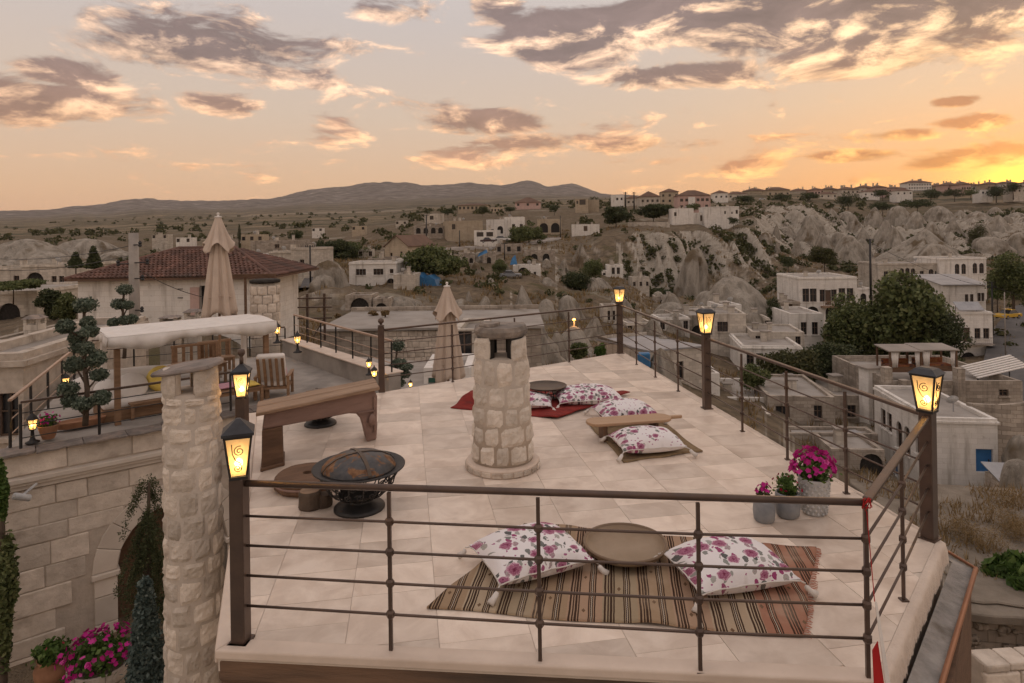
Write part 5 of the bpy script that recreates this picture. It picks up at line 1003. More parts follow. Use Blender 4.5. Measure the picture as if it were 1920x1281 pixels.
# ---------------------------------------------------------------- railings
POSTS = dict(fl=(-1.747, 4.099), s1=(-.778, 3.978), s2=(.13, 3.861), s3=(1.051, 3.757), fr=(1.977, 3.676), r1=(2.641, 4.442), rp=(3.379, 5.317), a1=(3.171, 6.23), a2=(3.0, 7.158), a3=(2.862, 8.169),
             mp=(2.738, 9.241), b1=(2.583, 10.235), b2=(2.443, 11.23), b3=(2.321, 12.291), fc=(2.205, 13.452), c1=(1.076, 12.617), c2=(.02, 11.85), c3=(-1.051, 11.099), rl=(-2.138, 10.472))
HB = (.23, .42, .61, .795)
def railing(label, keys, ends=(False, False), topm='rail_metal', flat=False, knots=True, first=False, last=False):
    pts = [Vector((*POSTS[k], 0)) for k in keys]; t = thing('railing', label, 'railing', (pts[0]+pts[-1])/2, 0, 'iron railings around the deck')
    d = (pts[-1]-pts[0]).normalized(); A = pts[0]+d*(.045 if not first else 0); B = pts[-1]-d*(.045 if not last else 0)
    m = MB()
    if flat: m.box(((A+B)/2)+Vector((0, 0, 1.0)), ((B-A).length, .05, .03), Matrix.Rotation(math.atan2(d.y, d.x), 3, 'Z')); m.build('handrail', topm, t, world=True, bevel=.006)
    else: m.tube([A+Vector((0, 0, 1)), B+Vector((0, 0, 1))], .021, 12); m.build('handrail', topm, t, world=True, smooth=True)
    segs = [A]+pts[1:-1]+[B]
    for h in HB:
        m = MB(); m.tube([q+Vector((0, 0, h+random.uniform(-.002, .002))) for q in segs], .0085, 8); m.build('bar', 'rail_metal', t, world=True, smooth=True)
    st = pts[1:-1]+([pts[0]] if first else [])+([pts[-1]] if last else [])
    for q in st:
        m = MB(); m.box(q+Vector((0, 0, .488)), (.022, .022, .976), Matrix.Rotation(math.atan2(d.y, d.x), 3, 'Z')); s = m.build('baluster', 'rail_metal', t, world=True)
        m = MB(); m.box(q+Vector((0, 0, .004)), (.05, .05, .012)); m.build('foot', 'rail_metal', s, world=True)
        if knots:
            for h in HB:
                m = MB(); m.lathe([(.0165, -.026), (.027, -.012), (.027, .012), (.0165, .026)], 6, q+Vector((0, 0, h))); m.build('knuckle', 'rail_metal', s, world=True)
    return t
railing('dark iron railing across the front edge of the deck', ['fl', 's1', 's2', 's3', 'fr'], last=True)
railing('short angled iron railing at the chamfered front corner', ['fr', 'r1', 'rp'], flat=True)
railing('iron railing on the valley side between the corner lamp and middle lamp', ['rp', 'a1', 'a2', 'a3', 'mp'], flat=True)
railing('iron railing on the valley side between middle lamp and far corner', ['mp', 'b1', 'b2', 'b3', 'fc'], flat=True)
railing('iron railing along the far edge of the deck behind the chimney', ['fc', 'c1', 'c2', 'c3', 'rl'], flat=True)
# ---------------------------------------------------------------- lanterns
def pane_material():
    m = bpy.data.materials.new('lamp_glass'); m.use_nodes = True; t = NT(m.node_tree); t.n.clear()
    tc = t.new('ShaderNodeTexCoord'); n = t.noise(tc.outputs['Object'], 14, 3, .5, 1.5)
    tr = t.new('ShaderNodeBsdfTransparent', {0: (1, .86, .62)}); tl = t.new('ShaderNodeBsdfTranslucent', {0: (.95, .72, .40)}); gl = t.new('ShaderNodeBsdfGlossy', {0: (.8, .8, .8), 1: .15}); em = t.new('ShaderNodeEmission', {0: (1, .66, .34), 1: .12})
    m1 = t.new('ShaderNodeMixShader', {0: t.m('ADD', t.m('MULTIPLY', n, .3), .48), 1: tr.outputs[0], 2: tl.outputs[0]}); m2 = t.new('ShaderNodeMixShader', {0: .06, 1: m1.outputs[0], 2: gl.outputs[0]})
    ad = t.new('ShaderNodeAddShader', {0: m2.outputs[0], 1: em.outputs[0]}); t.new('ShaderNodeOutputMaterial', {0: ad.outputs[0]}); MATS['lamp_glass'] = m
pane_material(); emit('bulb', (1, .62, .22), 22)
def scroll(cx, cy, r, turns, s=1, n=26, flip=1):
    return [(cx+flip*r*(1-i/n*.85)*math.cos(turns*2*math.pi*i/n*s+1.2), cy+r*(1-i/n*.85)*math.sin(turns*2*math.pi*i/n*s+1.2)) for i in range(n+1)]
def lantern(t, z0, sc, rz, roof='pyramid', energy=.35):
    """tapered four pane lantern on top of thing t, base at z0"""
    wb, wt, hh = .054*sc, .086*sc, .275*sc; zb = z0+.02*sc; zt = zb+hh; M = Matrix.Rotation(rz, 4, 'Z')
    m = MB()
    m.box((0, 0, z0+.006*sc), (wb*2.25, wb*2.25, .02*sc)); m.box((0, 0, zt+.004*sc), (wt*2.2, wt*2.2, .02*sc))
    for a in (-1, 1):
        for b in (-1, 1): m.tube([(a*wb, b*wb, zb), (a*wt, b*wt, zt)], .0085*sc, 6)
    m.xf(M); f = m.build('lantern_frame', 'black_iron', t)
    m = MB(); e = wt*1.22
    if roof == 'pyramid':
        B = [(-e, -e, zt+.012*sc), (e, -e, zt+.012*sc), (e, e, zt+.012*sc), (-e, e, zt+.012*sc)]; B1 = [(x, y, zt+.03*sc) for x, y, z in B]; T = [(x*.12, y*.12, zt+.115*sc) for x, y, z in B]
        m.hexa(B, B1); m.hexa([(x, y, z+.0005) for x, y, z in B1], T)
    else:
        B = [(-e, -e, zt+.012*sc), (e, -e, zt+.012*sc), (e, e, zt+.012*sc), (-e, e, zt+.012*sc)]; T = [(x*.62, y*.62, zt+.05*sc) for x, y, z in B]; m.hexa(B, T)
        m.hexa([(x, y, z+.0005) for x, y, z in T], [(x*.35, y*.35, zt+.06*sc) for x, y, z in B])
    m.xf(M); m.build('lantern_roof', 'roof_iron', f)
    for k in range(4):
        Rk = M @ Matrix.Rotation(k*math.pi/2, 4, 'Z'); i1, i2 = wb*.96, wt*.96
        m = MB(); m.add([(-i1, -i1, zb+.004), (i1, -i1, zb+.004), (i2, -i2, zt-.004), (-i2, -i2, zt-.004)], [(0, 1, 2, 3)]); m.xf(Rk); m.build('pane', 'lamp_glass', f)
        m = MB()
        for pts in (scroll(.008*sc, hh*.66, .038*sc, 1.7), scroll(-.004*sc, hh*.22, .03*sc, 1.7, -1)):
            m.tube([(x, -(wb+(wt-wb)*max(0, min(1, y/hh)))-.004*sc, zb+y) for x, y in pts], .0034*sc, 4)
        m.tube([(x_, -(wb+(wt-wb)*y_)-.004*sc, zb+hh*y_) for x_, y_ in ((-.04*sc, .85), (-.036*sc, .6), (-.015*sc, .42), (.022*sc, .33))], .0034*sc, 4)
        m.xf(Rk); m.build('scrollwork', 'black_iron', f)
    m = MB(); m.lathe([(.004, -.03), (.02, -.016), (.026, 0), (.02, .018), (.004, .032)], 12, (0, 0, zb+.075*sc)); m.xf(Matrix.Identity(4)); m.build('bulb', 'bulb', f, smooth=True)
    m = MB(); m.lathe([(.014*sc, 0), (.014*sc, .045*sc)], 8, (0, 0, zb)); m.build('lamp_holder', 'black_iron', f)
    L = bpy.data.lights.new('lamp_light', 'POINT'); L.energy = energy; L.color = (1, .62, .27); L.shadow_soft_size = .03; lo = bpy.data.objects.new('lamp_light', L); COL.objects.link(lo); lo.parent = f; lo.location = (0, 0, zb+.16*sc)
def lamp_post(label, key, top, sc, rz, roof, prz=0., w=.092, energy=.35, base=0.):
    x, y = POSTS[key] if isinstance(key, str) else key; t = thing('lamp_post', label, 'lamp post', (x, y, base), 0, 'lantern posts of the deck railing')
    m = MB(); m.box((0, 0, (top-base)/2), (w, w, top-base), Matrix.Rotation(prz, 3, 'Z')); m.build('post', 'rail_metal', t, bevel=.006)
    m = MB(); m.box((0, 0, .006), (w*1.35, w*1.35, .012), Matrix.Rotation(prz, 3, 'Z')); m.build('base_plate', 'rail_metal', t)
    lantern(t, top-base, sc, rz, roof, energy); return t
lamp_post('near lamp post with steep roofed lantern at the front corner beside the stone column', 'fl', 1.04, .90, R(20), 'pyramid', R(-6))
lamp_post('lamp post with flat roofed lantern at the outer front corner of the deck', 'rp', 1.04, 1.02, R(38), 'flat', R(35), .1)
lamp_post('lamp post halfway along the valley side railing', 'mp', 1.06, 1.02, R(15), 'flat', R(8), .1)
lamp_post('lamp post at the far corner of the deck', 'fc', 1.05, .95, R(40), 'flat', R(20), .1)
lp = lamp_post('lamp post with ball finial rising from the lower terrace behind the near lamp', (-2.78, 6.62), .91, .85, R(12), 'pyramid', R(-6), .10, .9, -1.7)
m = MB(); m.lathe([(.02, 0), (.02, .06), (.012, .07), (.035, .10), (.038, .12), (.03, .145), (.005, .155)], 12, (0, 0, 2.61+.29*.85+.095)); m.build('finial', 'rail_metal', lp, smooth=True)
pt = thing('finial_post', 'brown iron post with ball finial where the far railing meets the terrace rail', 'post', (*POSTS['rl'], 0)); m = MB(); m.box((0, 0, .53), (.1, .1, 1.06), Matrix.Rotation(R(10), 3, 'Z')); m.build('shaft', 'rail_metal', pt, bevel=.005); m = MB(); m.lathe([(.05, 1.06), (.055, 1.075), (.02, 1.085), (.02, 1.10), (.042, 1.12), (.05, 1.145), (.042, 1.175), (.005, 1.195)], 14); m.build('finial', 'rail_metal', pt, smooth=True)
# ---------------------------------------------------------------- stone chimneys
def stone(parent, r, a0, a1, z0, z1, rng, mt, bul=.014):
    n, k = 6, 5; V = []; dz = [rng.uniform(-.02, .02) for _ in range(4)]; sl = rng.uniform(-.018, .018); tl = rng.uniform(-.018, .018)
    for j in range(k+1):
        for i in range(n+1):
            s, t = i/n, j/k; edge = min(1, 7*min(s, 1-s))*min(1, 7*min(t, 1-t)); rnd = (abs(2*s-1)**4)*(abs(2*t-1)**4)
            a = a0+(a1-a0)*(s*(1-.10*rnd)+.05*rnd); z = z0+(z1-z0)*t+(dz[0]*(1-s)+dz[1]*s)*(1-t)+(dz[2]*(1-s)+dz[3]*s)*t
            R_ = (r(z) if callable(r) else r)-.006+(bul*(.55+.95*rng.random())+sl*(s-.5)+tl*(t-.5))*edge**.7; V.append((R_*math.cos(a), R_*math.sin(a), z))
    F = [(j*(n+1)+i, j*(n+1)+i+1, (j+1)*(n+1)+i+1, (j+1)*(n+1)+i) for j in range(k) for i in range(n)]
    ring = [i for i in range(n)]+[j*(n+1)+n for j in range(k)]+[k*(n+1)+n-i for i in range(n)]+[(k-j)*(n+1) for j in range(k)]; o = len(V)
    for q in ring: x, y, z = V[q]; f = 1-.05/math.hypot(x, y); V.append((x*f, y*f, z))
    L = len(ring); F += [(ring[(i+1) % L], ring[i], o+i, o+(i+1) % L) for i in range(L)]
    m = MB(); m.v = V; m.f = F; return m.build('stone', mt, parent, smooth=False)
def courses(parent, rf, z0, z1, hc, wst, mt, seed, vis=None):
    rng = random.Random(seed); z = z0
    while z < z1-.04:
        hh = min(hc*rng.uniform(.85, 1.2), z1-z); hh = z1-z if z1-z-hh < .08 else hh; n = max(6, round(2*math.pi*rf(z)/wst)); ph = rng.uniform(0, 6.28); cuts = [ph+2*math.pi*(i+rng.uniform(-.22, .22))/n for i in range(n)]; cuts.append(cuts[0]+2*math.pi)
        for i in range(n): g = .012/rf(z); stone(parent, rf, cuts[i]+g, cuts[i+1]-g, z+.012, z+hh-.012, rng, mt)
        z += hh
cc = thing('chimney', 'round pale stone chimney with slab cap standing in the middle of the deck', 'chimney', (-.138, 6.93+.17, 0))
rf = lambda z: .335-.048*(z/1.2)
m = MB(); m.lathe([(rf(0)-.004, 0), (rf(1.2)-.004, 1.21)], 32); m.build('core', 'mortar', cc, smooth=True)
m = MB(); m.lathe([(.395, 0), (.40, .02), (.40, .07), (.385, .088), (.30, .09)], 40, cap=False, wob=.012); bs = m.build('base_ring', 'nosing', cc)
for i in range(22):
    a = 2*math.pi*i/22; m = MB(); m.box((0, 0, 0), (.012, .10, .05)); m.xf(Matrix.Translation((.402*math.cos(a), .402*math.sin(a), .035)) @ Matrix.Rotation(a, 4, 'Z')); m.build('brick', 'stone_column', bs, bevel=.004)
courses(cc, rf, .09, 1.20, .225, .215, 'stone_chimney', 4)
rng = random.Random(9)
for a0, a1 in ((R(184), R(245)), (R(294), R(350)), (R(22), R(72)), (R(108), R(158))):
    stone(cc, .285, a0, a1, 1.195, 1.42, rng, 'stone_chimney')
    m = MB(); n = 6; A = [(a0+(a1-a0)*i/n) for i in range(n+1)]; m.prism([(.26*math.cos(a), .26*math.sin(a)) for a in A]+[(.16*math.cos(a), .16*math.sin(a)) for a in A[::-1]], 1.19, 1.42); m.build('pillar_core', 'soot_and_shade', cc)
m = MB(); m.lathe([(.17, 1.0), (.25, 1.205), (.265, 1.212)], 20, cap=False); m.build('flue', 'soot_and_shade', cc)
def slab(parent, pts, z0, th, mt, seed=1, tilt=(0, 0), nm='cap_slab'):
    rng = random.Random(seed); n = len(pts); V = []; F = []
    lv = [(.93, 0), (1.0, th*.25), (1.02, th*.6), (.95, th)]
    for f, z in lv:
        for x, y in pts: V.append((x*f+rng.uniform(-.008, .008), y*f+rng.uniform(-.008, .008), z0+z+x*tilt[0]+y*tilt[1]+rng.uniform(-.006, .006)))
    for j in range(3): F += [(j*n+i, j*n+(i+1) % n, (j+1)*n+(i+1) % n, (j+1)*n+i) for i in range(n)]
    F += [tuple(range(n-1, -1, -1)), tuple(range(3*n, 4*n))]; m = MB(); m.v = V; m.f = F; return m.build(nm, mt, parent)
slab(cc, [(.285*math.cos(a)*(1+.07*math.sin(3*a)), .27*math.sin(a)) for a in [2*math.pi*i/22 for i in range(22)]], 1.42, .115, 'cap_stone', 3, (.02, 0))
slab(cc, [(.11*math.cos(a)-.12, .13*math.sin(a)) for a in [2*math.pi*i/12 for i in range(12)]], 1.50, .07, 'cap_stone', 8)
# tall stone column at the left
lc = thing('stone_column_chimney', 'tall slim stone chimney column rising beside the deck with a tilted slate cap', 'chimney', (-3.23, 6.5, 0))
rl = lambda z: .278-.022*((z+3)/4.2)
m = MB(); m.lathe([(rl(-4)-.004, -5), (rl(1)-.004, 1.02)], 28); m.build('core', 'mortar', lc, smooth=True)
courses(lc, rl, -2.35, 1.0, .205, .20, 'stone_column', 12)
for a0, a1 in ((R(175), R(262)), (R(300), R(368)), (R(50), R(120))):
    stone(lc, .262, a0, a1, .99, 1.25, rng, 'stone_column'); m = MB(); n = 6; A = [(a0+(a1-a0)*i/n) for i in range(n+1)]; m.prism([(.24*math.cos(a), .24*math.sin(a)) for a in A]+[(.17*math.cos(a), .17*math.sin(a)) for a in A[::-1]], .99, 1.25); m.build('pillar_core', 'stone_column', lc)
m = MB(); m.lathe([(.14, .8), (.21, 1.005), (.24, 1.012)], 18, cap=False); m.build('flue', 'soot_and_shade', lc)
slab(lc, [(-.29, -.22), (-.1, -.27), (.12, -.24), (.27, -.2), (.29, .05), (.22, .22), (0, .26), (-.2, .24), (-.3, .05)], 1.235, .045, 'slate', 4, (.11, .03))
# ---------------------------------------------------------------- textiles
def floral_material():
    m = bpy.data.materials.new('floral_cotton'); m.use_nodes = True; t = NT(m.node_tree); t.n.clear()
    tc = t.new('ShaderNodeTexCoord'); oi = t.new('ShaderNodeObjectInfo').outputs['Random']
    _x, _y, _z = t.new('ShaderNodeSeparateXYZ', {0: tc.outputs['Object']}).outputs
    v = t.new('ShaderNodeVectorMath', {0: t.comb(_x, t.m('ADD', _y, _z), 0.0), 1: t.comb(t.m('MULTIPLY', oi, 7.0), t.m('MULTIPLY', oi, 13.0), 0.0)}, operation='ADD').outputs[0]
    wn = t.new('ShaderNodeTexNoise'); wn.inputs['Scale'].default_value = 22; t.l.new(v, wn.inputs['Vector'])
    off = t.new('ShaderNodeVectorMath', {0: wn.outputs['Color'], 1: (.5, .5, .5)}, operation='SUBTRACT').outputs[0]
    off2 = t.new('ShaderNodeVectorMath', {0: off, 3: .045}, operation='SCALE').outputs[0]
    w = t.new('ShaderNodeVectorMath', {0: v, 1: off2}, operation='ADD').outputs[0]
    def vor(scale, vec):
        n = t.new('ShaderNodeTexVoronoi', voronoi_dimensions='2D'); n.inputs['Scale'].default_value = scale; n.inputs['Randomness'].default_value = .75; t.l.new(vec, n.inputs['Vector']); return n
    a = vor(6.2, w); d = a.outputs['Distance']; cr = t.new('ShaderNodeSeparateColor', {0: a.outputs['Color']})
    keep = t.m('GREATER_THAN', cr.outputs[0], .18); sz = t.m('ADD', t.m('MULTIPLY', cr.outputs[1], .20), .20)
    rel = t.m('DIVIDE', d, sz); fm = t.m('MULTIPLY', t.m('LESS_THAN', rel, 1.0), keep)
    pn = t.noise(w, 75, 3, .6, 2.0); q = t.m('ADD', rel, t.m('MULTIPLY', t.m('SUBTRACT', pn, .5), 1.5))
    fc = t.ramp(q, [(.0, (.13, .02, .05)), (.25, (.25, .055, .12)), (.45, (.42, .20, .29)), (.6, (.22, .04, .10)), (.8, (.40, .17, .26)), (1.0, (.62, .46, .52))])
    b = vor(19.0, t.new('ShaderNodeMapping', {0: w, 2: (0, 0, .7), 3: (1, .55, 1)}).outputs[0]); c2 = t.new('ShaderNodeSeparateColor', {0: b.outputs['Color']})
    lm = t.m('MULTIPLY', t.m('LESS_THAN', b.outputs['Distance'], .36), t.m('MULTIPLY', t.m('LESS_THAN', rel, 2.6), keep)); lm = t.m('MULTIPLY', lm, t.m('GREATER_THAN', c2.outputs[0], .12))
    lc = t.ramp(t.m('ADD', t.m('MULTIPLY', c2.outputs[1], .6), t.m('MULTIPLY', pn, .4)), [(.25, (.10, .10, .10)), (.45, (.26, .27, .25)), (.62, (.40, .40, .37)), (.72, (.30, .06, .16))])
    e = vor(27.0, w); ec = t.new('ShaderNodeSeparateColor', {0: e.outputs['Color']}); bm = t.m('MULTIPLY', t.m('LESS_THAN', e.outputs['Distance'], .22), t.m('GREATER_THAN', ec.outputs[0], .80))
    c = t.mix(bm, (.74, .71, .715), (.36, .12, .24)); c = t.mix(lm, c, lc); c = t.mix(fm, c, fc)
    s = t.new('ShaderNodeBsdfPrincipled', {'Base Color': c, 'Roughness': .85}); s.inputs['Specular IOR Level'].default_value = .2
    bp = t.new('ShaderNodeBump', {'Height': t.noise(v, 9, 4, .5), 'Strength': .35}); bp.inputs['Distance'].default_value = .02; t.l.new(bp.outputs[0], s.inputs['Normal'])
    t.new('ShaderNodeOutputMaterial', {0: s.outputs[0]}); MATS['floral_cotton'] = m
def kilim_material():
    m = bpy.data.materials.new('striped_kilim'); m.use_nodes = True; t = NT(m.node_tree); t.n.clear()
    tc = t.new('ShaderNodeTexCoord'); v = tc.outputs['Object']; x, y, z = t.new('ShaderNodeSeparateXYZ', {0: v}).outputs
    xw = t.m('ADD', x, t.m('MULTIPLY', t.m('SUBTRACT', t.noise(v, 3.0, 3), .5), .022)); u = t.m('DIVIDE', xw, .236); fr = t.m('FRACT', u); fl = t.m('FLOOR', u)
    bg = t.ramp(t.m('FRACT', t.m('MULTIPLY', fl, .37)), [(0, (.37, .265, .17)), (.22, (.47, .375, .265)), (.45, (.42, .285, .195)), (.65, (.36, .285, .19)), (.85, (.45, .35, .245))], 'CONSTANT')
    bg = t.mix(t.sm(x, 2.2, 2.22), bg, (.37, .18, .12))
    L = None
    for c_, w_ in ((.08, .03), (.17, .022), (.25, .034), (.33, .022), (.62, .02), (.70, .045), (.79, .022)):
        q = t.m('LESS_THAN', t.m('ABSOLUTE', t.m('SUBTRACT', fr, c_)), w_*.95); L = q if L is None else t.m('MAXIMUM', L, q)
    c = t.mix(L, bg, (.045, .026, .018))
    zz = t.m('ADD', fr, t.m('MULTIPLY', t.m('PINGPONG', t.m('MULTIPLY', y, 45.0), .5), .03)); zq = t.m('LESS_THAN', t.m('ABSOLUTE', t.m('SUBTRACT', zz, .706)), .010)
    c = t.mix(zq, c, (.60, .52, .42))
    # small diamonds woven between the stripes
    dx = t.m('ABSOLUTE', t.m('SUBTRACT', fr, .475)); dy = t.m('ABSOLUTE', t.m('SUBTRACT', t.m('FRACT', t.m('ADD', t.m('MULTIPLY', y, 2.6), t.m('MULTIPLY', fl, .31))), .5)); dm = t.m('LESS_THAN', t.m('ADD', t.m('MULTIPLY', dx, 1.0), t.m('MULTIPLY', dy, .95)), .058)
    c = t.mix(dm, c, (.16, .10, .06))
    wv = t.noise(t.new('ShaderNodeMapping', {0: v, 3: (40, 220, 1)}).outputs[0], 1.0, 2); c = t.mix(t.m('MULTIPLY', wv, .35), c, (.10, .06, .04), 'MIX')
    c = t.mix(t.sm(t.noise(v, 2.2, 4), .5, .75), c, t.mix(.5, c, (.5, .4, .3)))
    s = t.new('ShaderNodeBsdfPrincipled', {'Base Color': c, 'Roughness': .95}); s.inputs['Specular IOR Level'].default_value = .1
    bp = t.new('ShaderNodeBump', {'Height': wv, 'Strength': .3}); bp.inputs['Distance'].default_value = .004; t.l.new(bp.outputs[0], s.inputs['Normal']); t.new('ShaderNodeOutputMaterial', {0: s.outputs[0]}); MATS['striped_kilim'] = m
floral_material(); kilim_material()
mat('red_kilim', (.26, .032, .024), (.16, .02, .018), 6, rough=.95, bump=.3, c3=(.09, .04, .035), stretch=(1, 3, 1))
mat('jute_mat', (.30, .215, .125), (.17, .115, .062), 9, rough=.95, bump=.4, bscale=40, stretch=(1.2, 9, 1))
def rug(label, corners, mt, th=.012, wr=.01, nx=60, ny=34, name='kilim_rug', z=.004, fringe=0, seed=0, lumps=()):
    a, b, c, d = [Vector((*q, 0)) for q in corners]   # front-left, front-right, back-right, back-left
    ex = (b-a).normalized(); ang = math.atan2(ex.y, ex.x); o0 = a; Mi = Matrix.Rotation(-ang, 3, 'Z'); V = []; top = []
    for j in range(ny+1):
        for i in range(nx+1):
            s, t = i/nx, j/ny; p = a.lerp(b, s).lerp(d.lerp(c, s), t); l = Mi @ (p-o0)
            l.x += .012*math.sin(t*9+seed)*(1 if s > .5 else -1)*abs(2*s-1)**3; l.y += .014*math.sin(s*13+seed*2)*abs(2*t-1)**3
            h = wr*max(0, float(fbm(np.array(l.x*2.3+seed), np.array(l.y*2.3), 3))-.42)*4
            for lx, ly, lr, lh in lumps: h += lh*math.exp(-((l.x-lx)**2+(l.y-ly)**2)/lr**2)
            V.append((l.x, l.y, h+th))
    n1 = nx+1; F = [(j*n1+i, j*n1+i+1, (j+1)*n1+i+1, (j+1)*n1+i) for j in range(ny) for i in range(nx)]; o = len(V)
    ring = [i for i in range(nx)]+[j*n1+nx for j in range(ny)]+[ny*n1+nx-i for i in range(nx)]+[(ny-j)*n1 for j in range(ny)]
    for q in ring: V.append((V[q][0], V[q][1], max(0, V[q][2]-th*1.2)))
    L = len(ring); F += [(ring[(i+1) % L], ring[i], o+i, o+(i+1) % L) for i in range(L)]
    t = thing(name, label, 'rug', (a.x, a.y, z), ang); m = MB(); m.v = V; m.f = F; m.build('weave', mt, t, smooth=True)
    if fringe:
        m = MB(); W = (c-b).length; e = Mi @ (b-o0); g = Mi @ (c-o0); rg = random.Random(2)
        for i in range(fringe): p = e.lerp(g, (i+.5)/fringe); m.tube([(p.x-.005, p.y, th*.8), (p.x+.02, p.y+rg.uniform(-.008, .008), th*.7), (p.x+.03+rg.uniform(0, .02), p.y+rg.uniform(-.015, .015), .004)], .0035, 3)
        f = m.build('fringe', 'red_clay_yarn', t); stuffpart(f)
    return t
mat('red_clay_yarn', (.40, .17, .11), (.34, .14, .09), 8, rough=.95); mat('white_yarn', (.66, .62, .58), (.58, .54, .5), 9, rough=.95, bump=.3)
rug('striped brown and cream kilim rug spread along the front railing', [(-.618, 4.418), (1.771, 4.044), (2.379, 5.163), (.077, 5.628)], 'striped_kilim', fringe=60, wr=.02)
rug('coarse brown jute mat under the two cushions by the valley railing', [(1.193, 7.134), (2.131, 7.437), (1.901, 8.906), (.942, 8.705)], 'jute_mat', nx=30, ny=40, name='jute_mat', wr=.012, seed=2)
rug('faded red kilim rug behind the round chimney', [(-.94, 9.45), (.576, 8.798), (1.783, 10.05), (-.2, 10.62)], 'red_kilim', wr=.03, seed=5, lumps=((.18, .32, .16, .12), (.1, .55, .12, .08)))
def cushion(label, c, rz, L=.8, W=.6, H=.2, tilt=(0, 0), z=.015, name='floor_cushion', mt='floral_cotton', tassels=True, seed=0, group='floral floor cushions'):
    n, k = 26, 22; rng = random.Random(seed); V = []
    def pt(s, t, top):
        u, v = 2*s-1, 2*t-1; x = L/2*u*(1-.055*(1-v*v)*abs(u)**1.5); y = W/2*v*(1-.065*(1-u*u)*abs(v)**1.5); e = max(0, (1-u**2))*max(0, (1-v**2)); h = H*.58*e**.42 if top else -H*.42*e**.36
        wr = .026*(float(fbm(np.array(x*6+seed), np.array(y*6+seed), 4))-.5)*e**.25-.008*abs(math.sin(7*math.atan2(v, u)+seed))*max(0, max(abs(u), abs(v))-.6)*2; crease = -.012*math.exp(-((abs(u)-abs(v))**2)/.02)*max(0, max(abs(u), abs(v))-.55)*2
        return (x, y, h+(wr+crease if top else 0)+H*.42+tilt[0]*x+tilt[1]*y)
    for top in (1, 0): V += [pt(i/n, j/k, top) for j in range(k+1) for i in range(n+1)]
    N = (n+1)*(k+1); F = [(j*(n+1)+i, j*(n+1)+i+1, (j+1)*(n+1)+i+1, (j+1)*(n+1)+i) for j in range(k) for i in range(n)]; F += [tuple(N+q for q in f[::-1]) for f in F]
    t = thing(name, label, 'cushion', (*c, z), rz, group); m = MB(); m.v = V; m.f = F; o = m.build('cover', mt, t, smooth=True); w = o.modifiers.new('weld', 'WELD'); w.merge_threshold = .0015
    m = MB(); ed = [pt(i/n, 0, 1) for i in range(n)]+[pt(1, j/k, 1) for j in range(k)]+[pt(1-i/n, 1, 1) for i in range(n)]+[pt(0, 1-j/k, 1) for j in range(k)]; m.tube(ed+[ed[0]], .006, 5); m.build('piping', 'white_yarn' if mt == 'floral_cotton' else mt, t, smooth=True)
    if tassels:
        for a in (-1, 1):
            for b in (-1, 1):
                x, y, zz = pt((a+1)/2, (b+1)/2, 1); d = Vector((a*.8, b*.6, 0)).normalized(); m = MB(); p0 = Vector((x, y, zz)); hd = p0+d*.03+Vector((0, 0, -.012)); m.tube([p0-d*.005, hd], .006, 5)
                e = hd+d*.045+Vector((rng.uniform(-.02, .02), rng.uniform(-.02, .02), 0)); e.z = .016; hd.z = max(.03, min(hd.z, .07)); m.tube([hd, hd.lerp(e, .2), hd.lerp(e, .6), e+d*.02], [.012, .019, .021, .027], 9); m.build('tassel', 'white_yarn', t, smooth=True)
    return t
cushion('rose print floor cushion lying on the striped rug near the round dish', (.10, 4.93), R(24), .76, .62, .27, seed=1)
cushion('rose print floor cushion on the striped rug toward the front corner', (1.53, 4.70), R(12), .76, .58, .27, seed=2)
cushion('rose print cushion at the front of the jute mat before the wooden board', (1.52, 7.52), R(9), .74, .58, .25, seed=3)
cushion('rose print cushion on the jute mat just behind the wooden board', (1.48, 8.72), R(10), .76, .62, .26, seed=4)
cushion('large rose print cushion resting on the red kilim beside the tray table', (1.07, 9.62), R(8), .95, .68, .25, seed=5)
cushion('rose print cushion on the red kilim half hidden by the round chimney', (.15, 9.45), R(-6), .80, .55, .20, seed=6)
# ---------------------------------------------------------------- wooden board tray, dish, tray table
c = G(1185, 797, .2); bt = thing('wooden_serving_board', 'long oval wooden board with a handle on low feet between two cushions', 'board', (1.42, 7.98, 0), R(10))
pg = [(-.42+.14*math.cos(a), .15*math.sin(a)) for a in [R(90+180*i/12) for i in range(13)]]+[(.38+.14*math.cos(a), .15*math.sin(a)) for a in [R(-90+i*60/6) for i in range(7)]]+[(.52, -.03), (.66, -.025), (.68, 0), (.66, .025), (.52, .03)]+[(.38+.14*math.cos(a), .15*math.sin(a)) for a in [R(30+i*60/6) for i in range(7)]]
m = MB(); m.prism(pg, .205, .24); m.build('board', 'board_wood', bt, bevel=.008, seg=2)
for x in (-.35, .3): m = MB(); m.box((x, 0, .102), (.05, .22, .204)); m.build('foot', 'dark_wood', bt, bevel=.01)
c = G(1172, 1019, .11); dw = thing('wooden_dish', 'big round shallow wooden dish on a foot on the striped rug', 'dish', (c.x, c.y, .016)); k = .325
m = MB(); m.lathe([(.12, 0), (.13, .006), (.115, .022), (.20, .034), (k-.03, .06), (k-.008, .085), (k, .105), (k-.01, .11), (k-.02, .105), (k-.03, .08), (k-.05, .058), (.18, .047), (.0005, .045)], 48, cap=False); m.build('bowl', 'dish_wood', dw, smooth=True)
m = MB(); m.lathe([(k-.006, .09), (k+.004, .101), (k+.003, .111), (k-.012, .115), (k-.023, .106)], 48, cap=False); m.build('rim', 'dish_rim', dw, smooth=True)
c = G(1024, 723, .25); tt = thing('tray_table', 'round dark metal tray on a low wire stand behind the chimney', 'tray table', (c.x, c.y, 0)); k = .30
m = MB(); m.lathe([(.01, .235), (k-.03, .235), (k, .255), (k+.008, .257), (k, .249), (k-.03, .226), (.01, .226)], 40, cap=False); m.build('tray', 'copper_dark', tt, smooth=True)
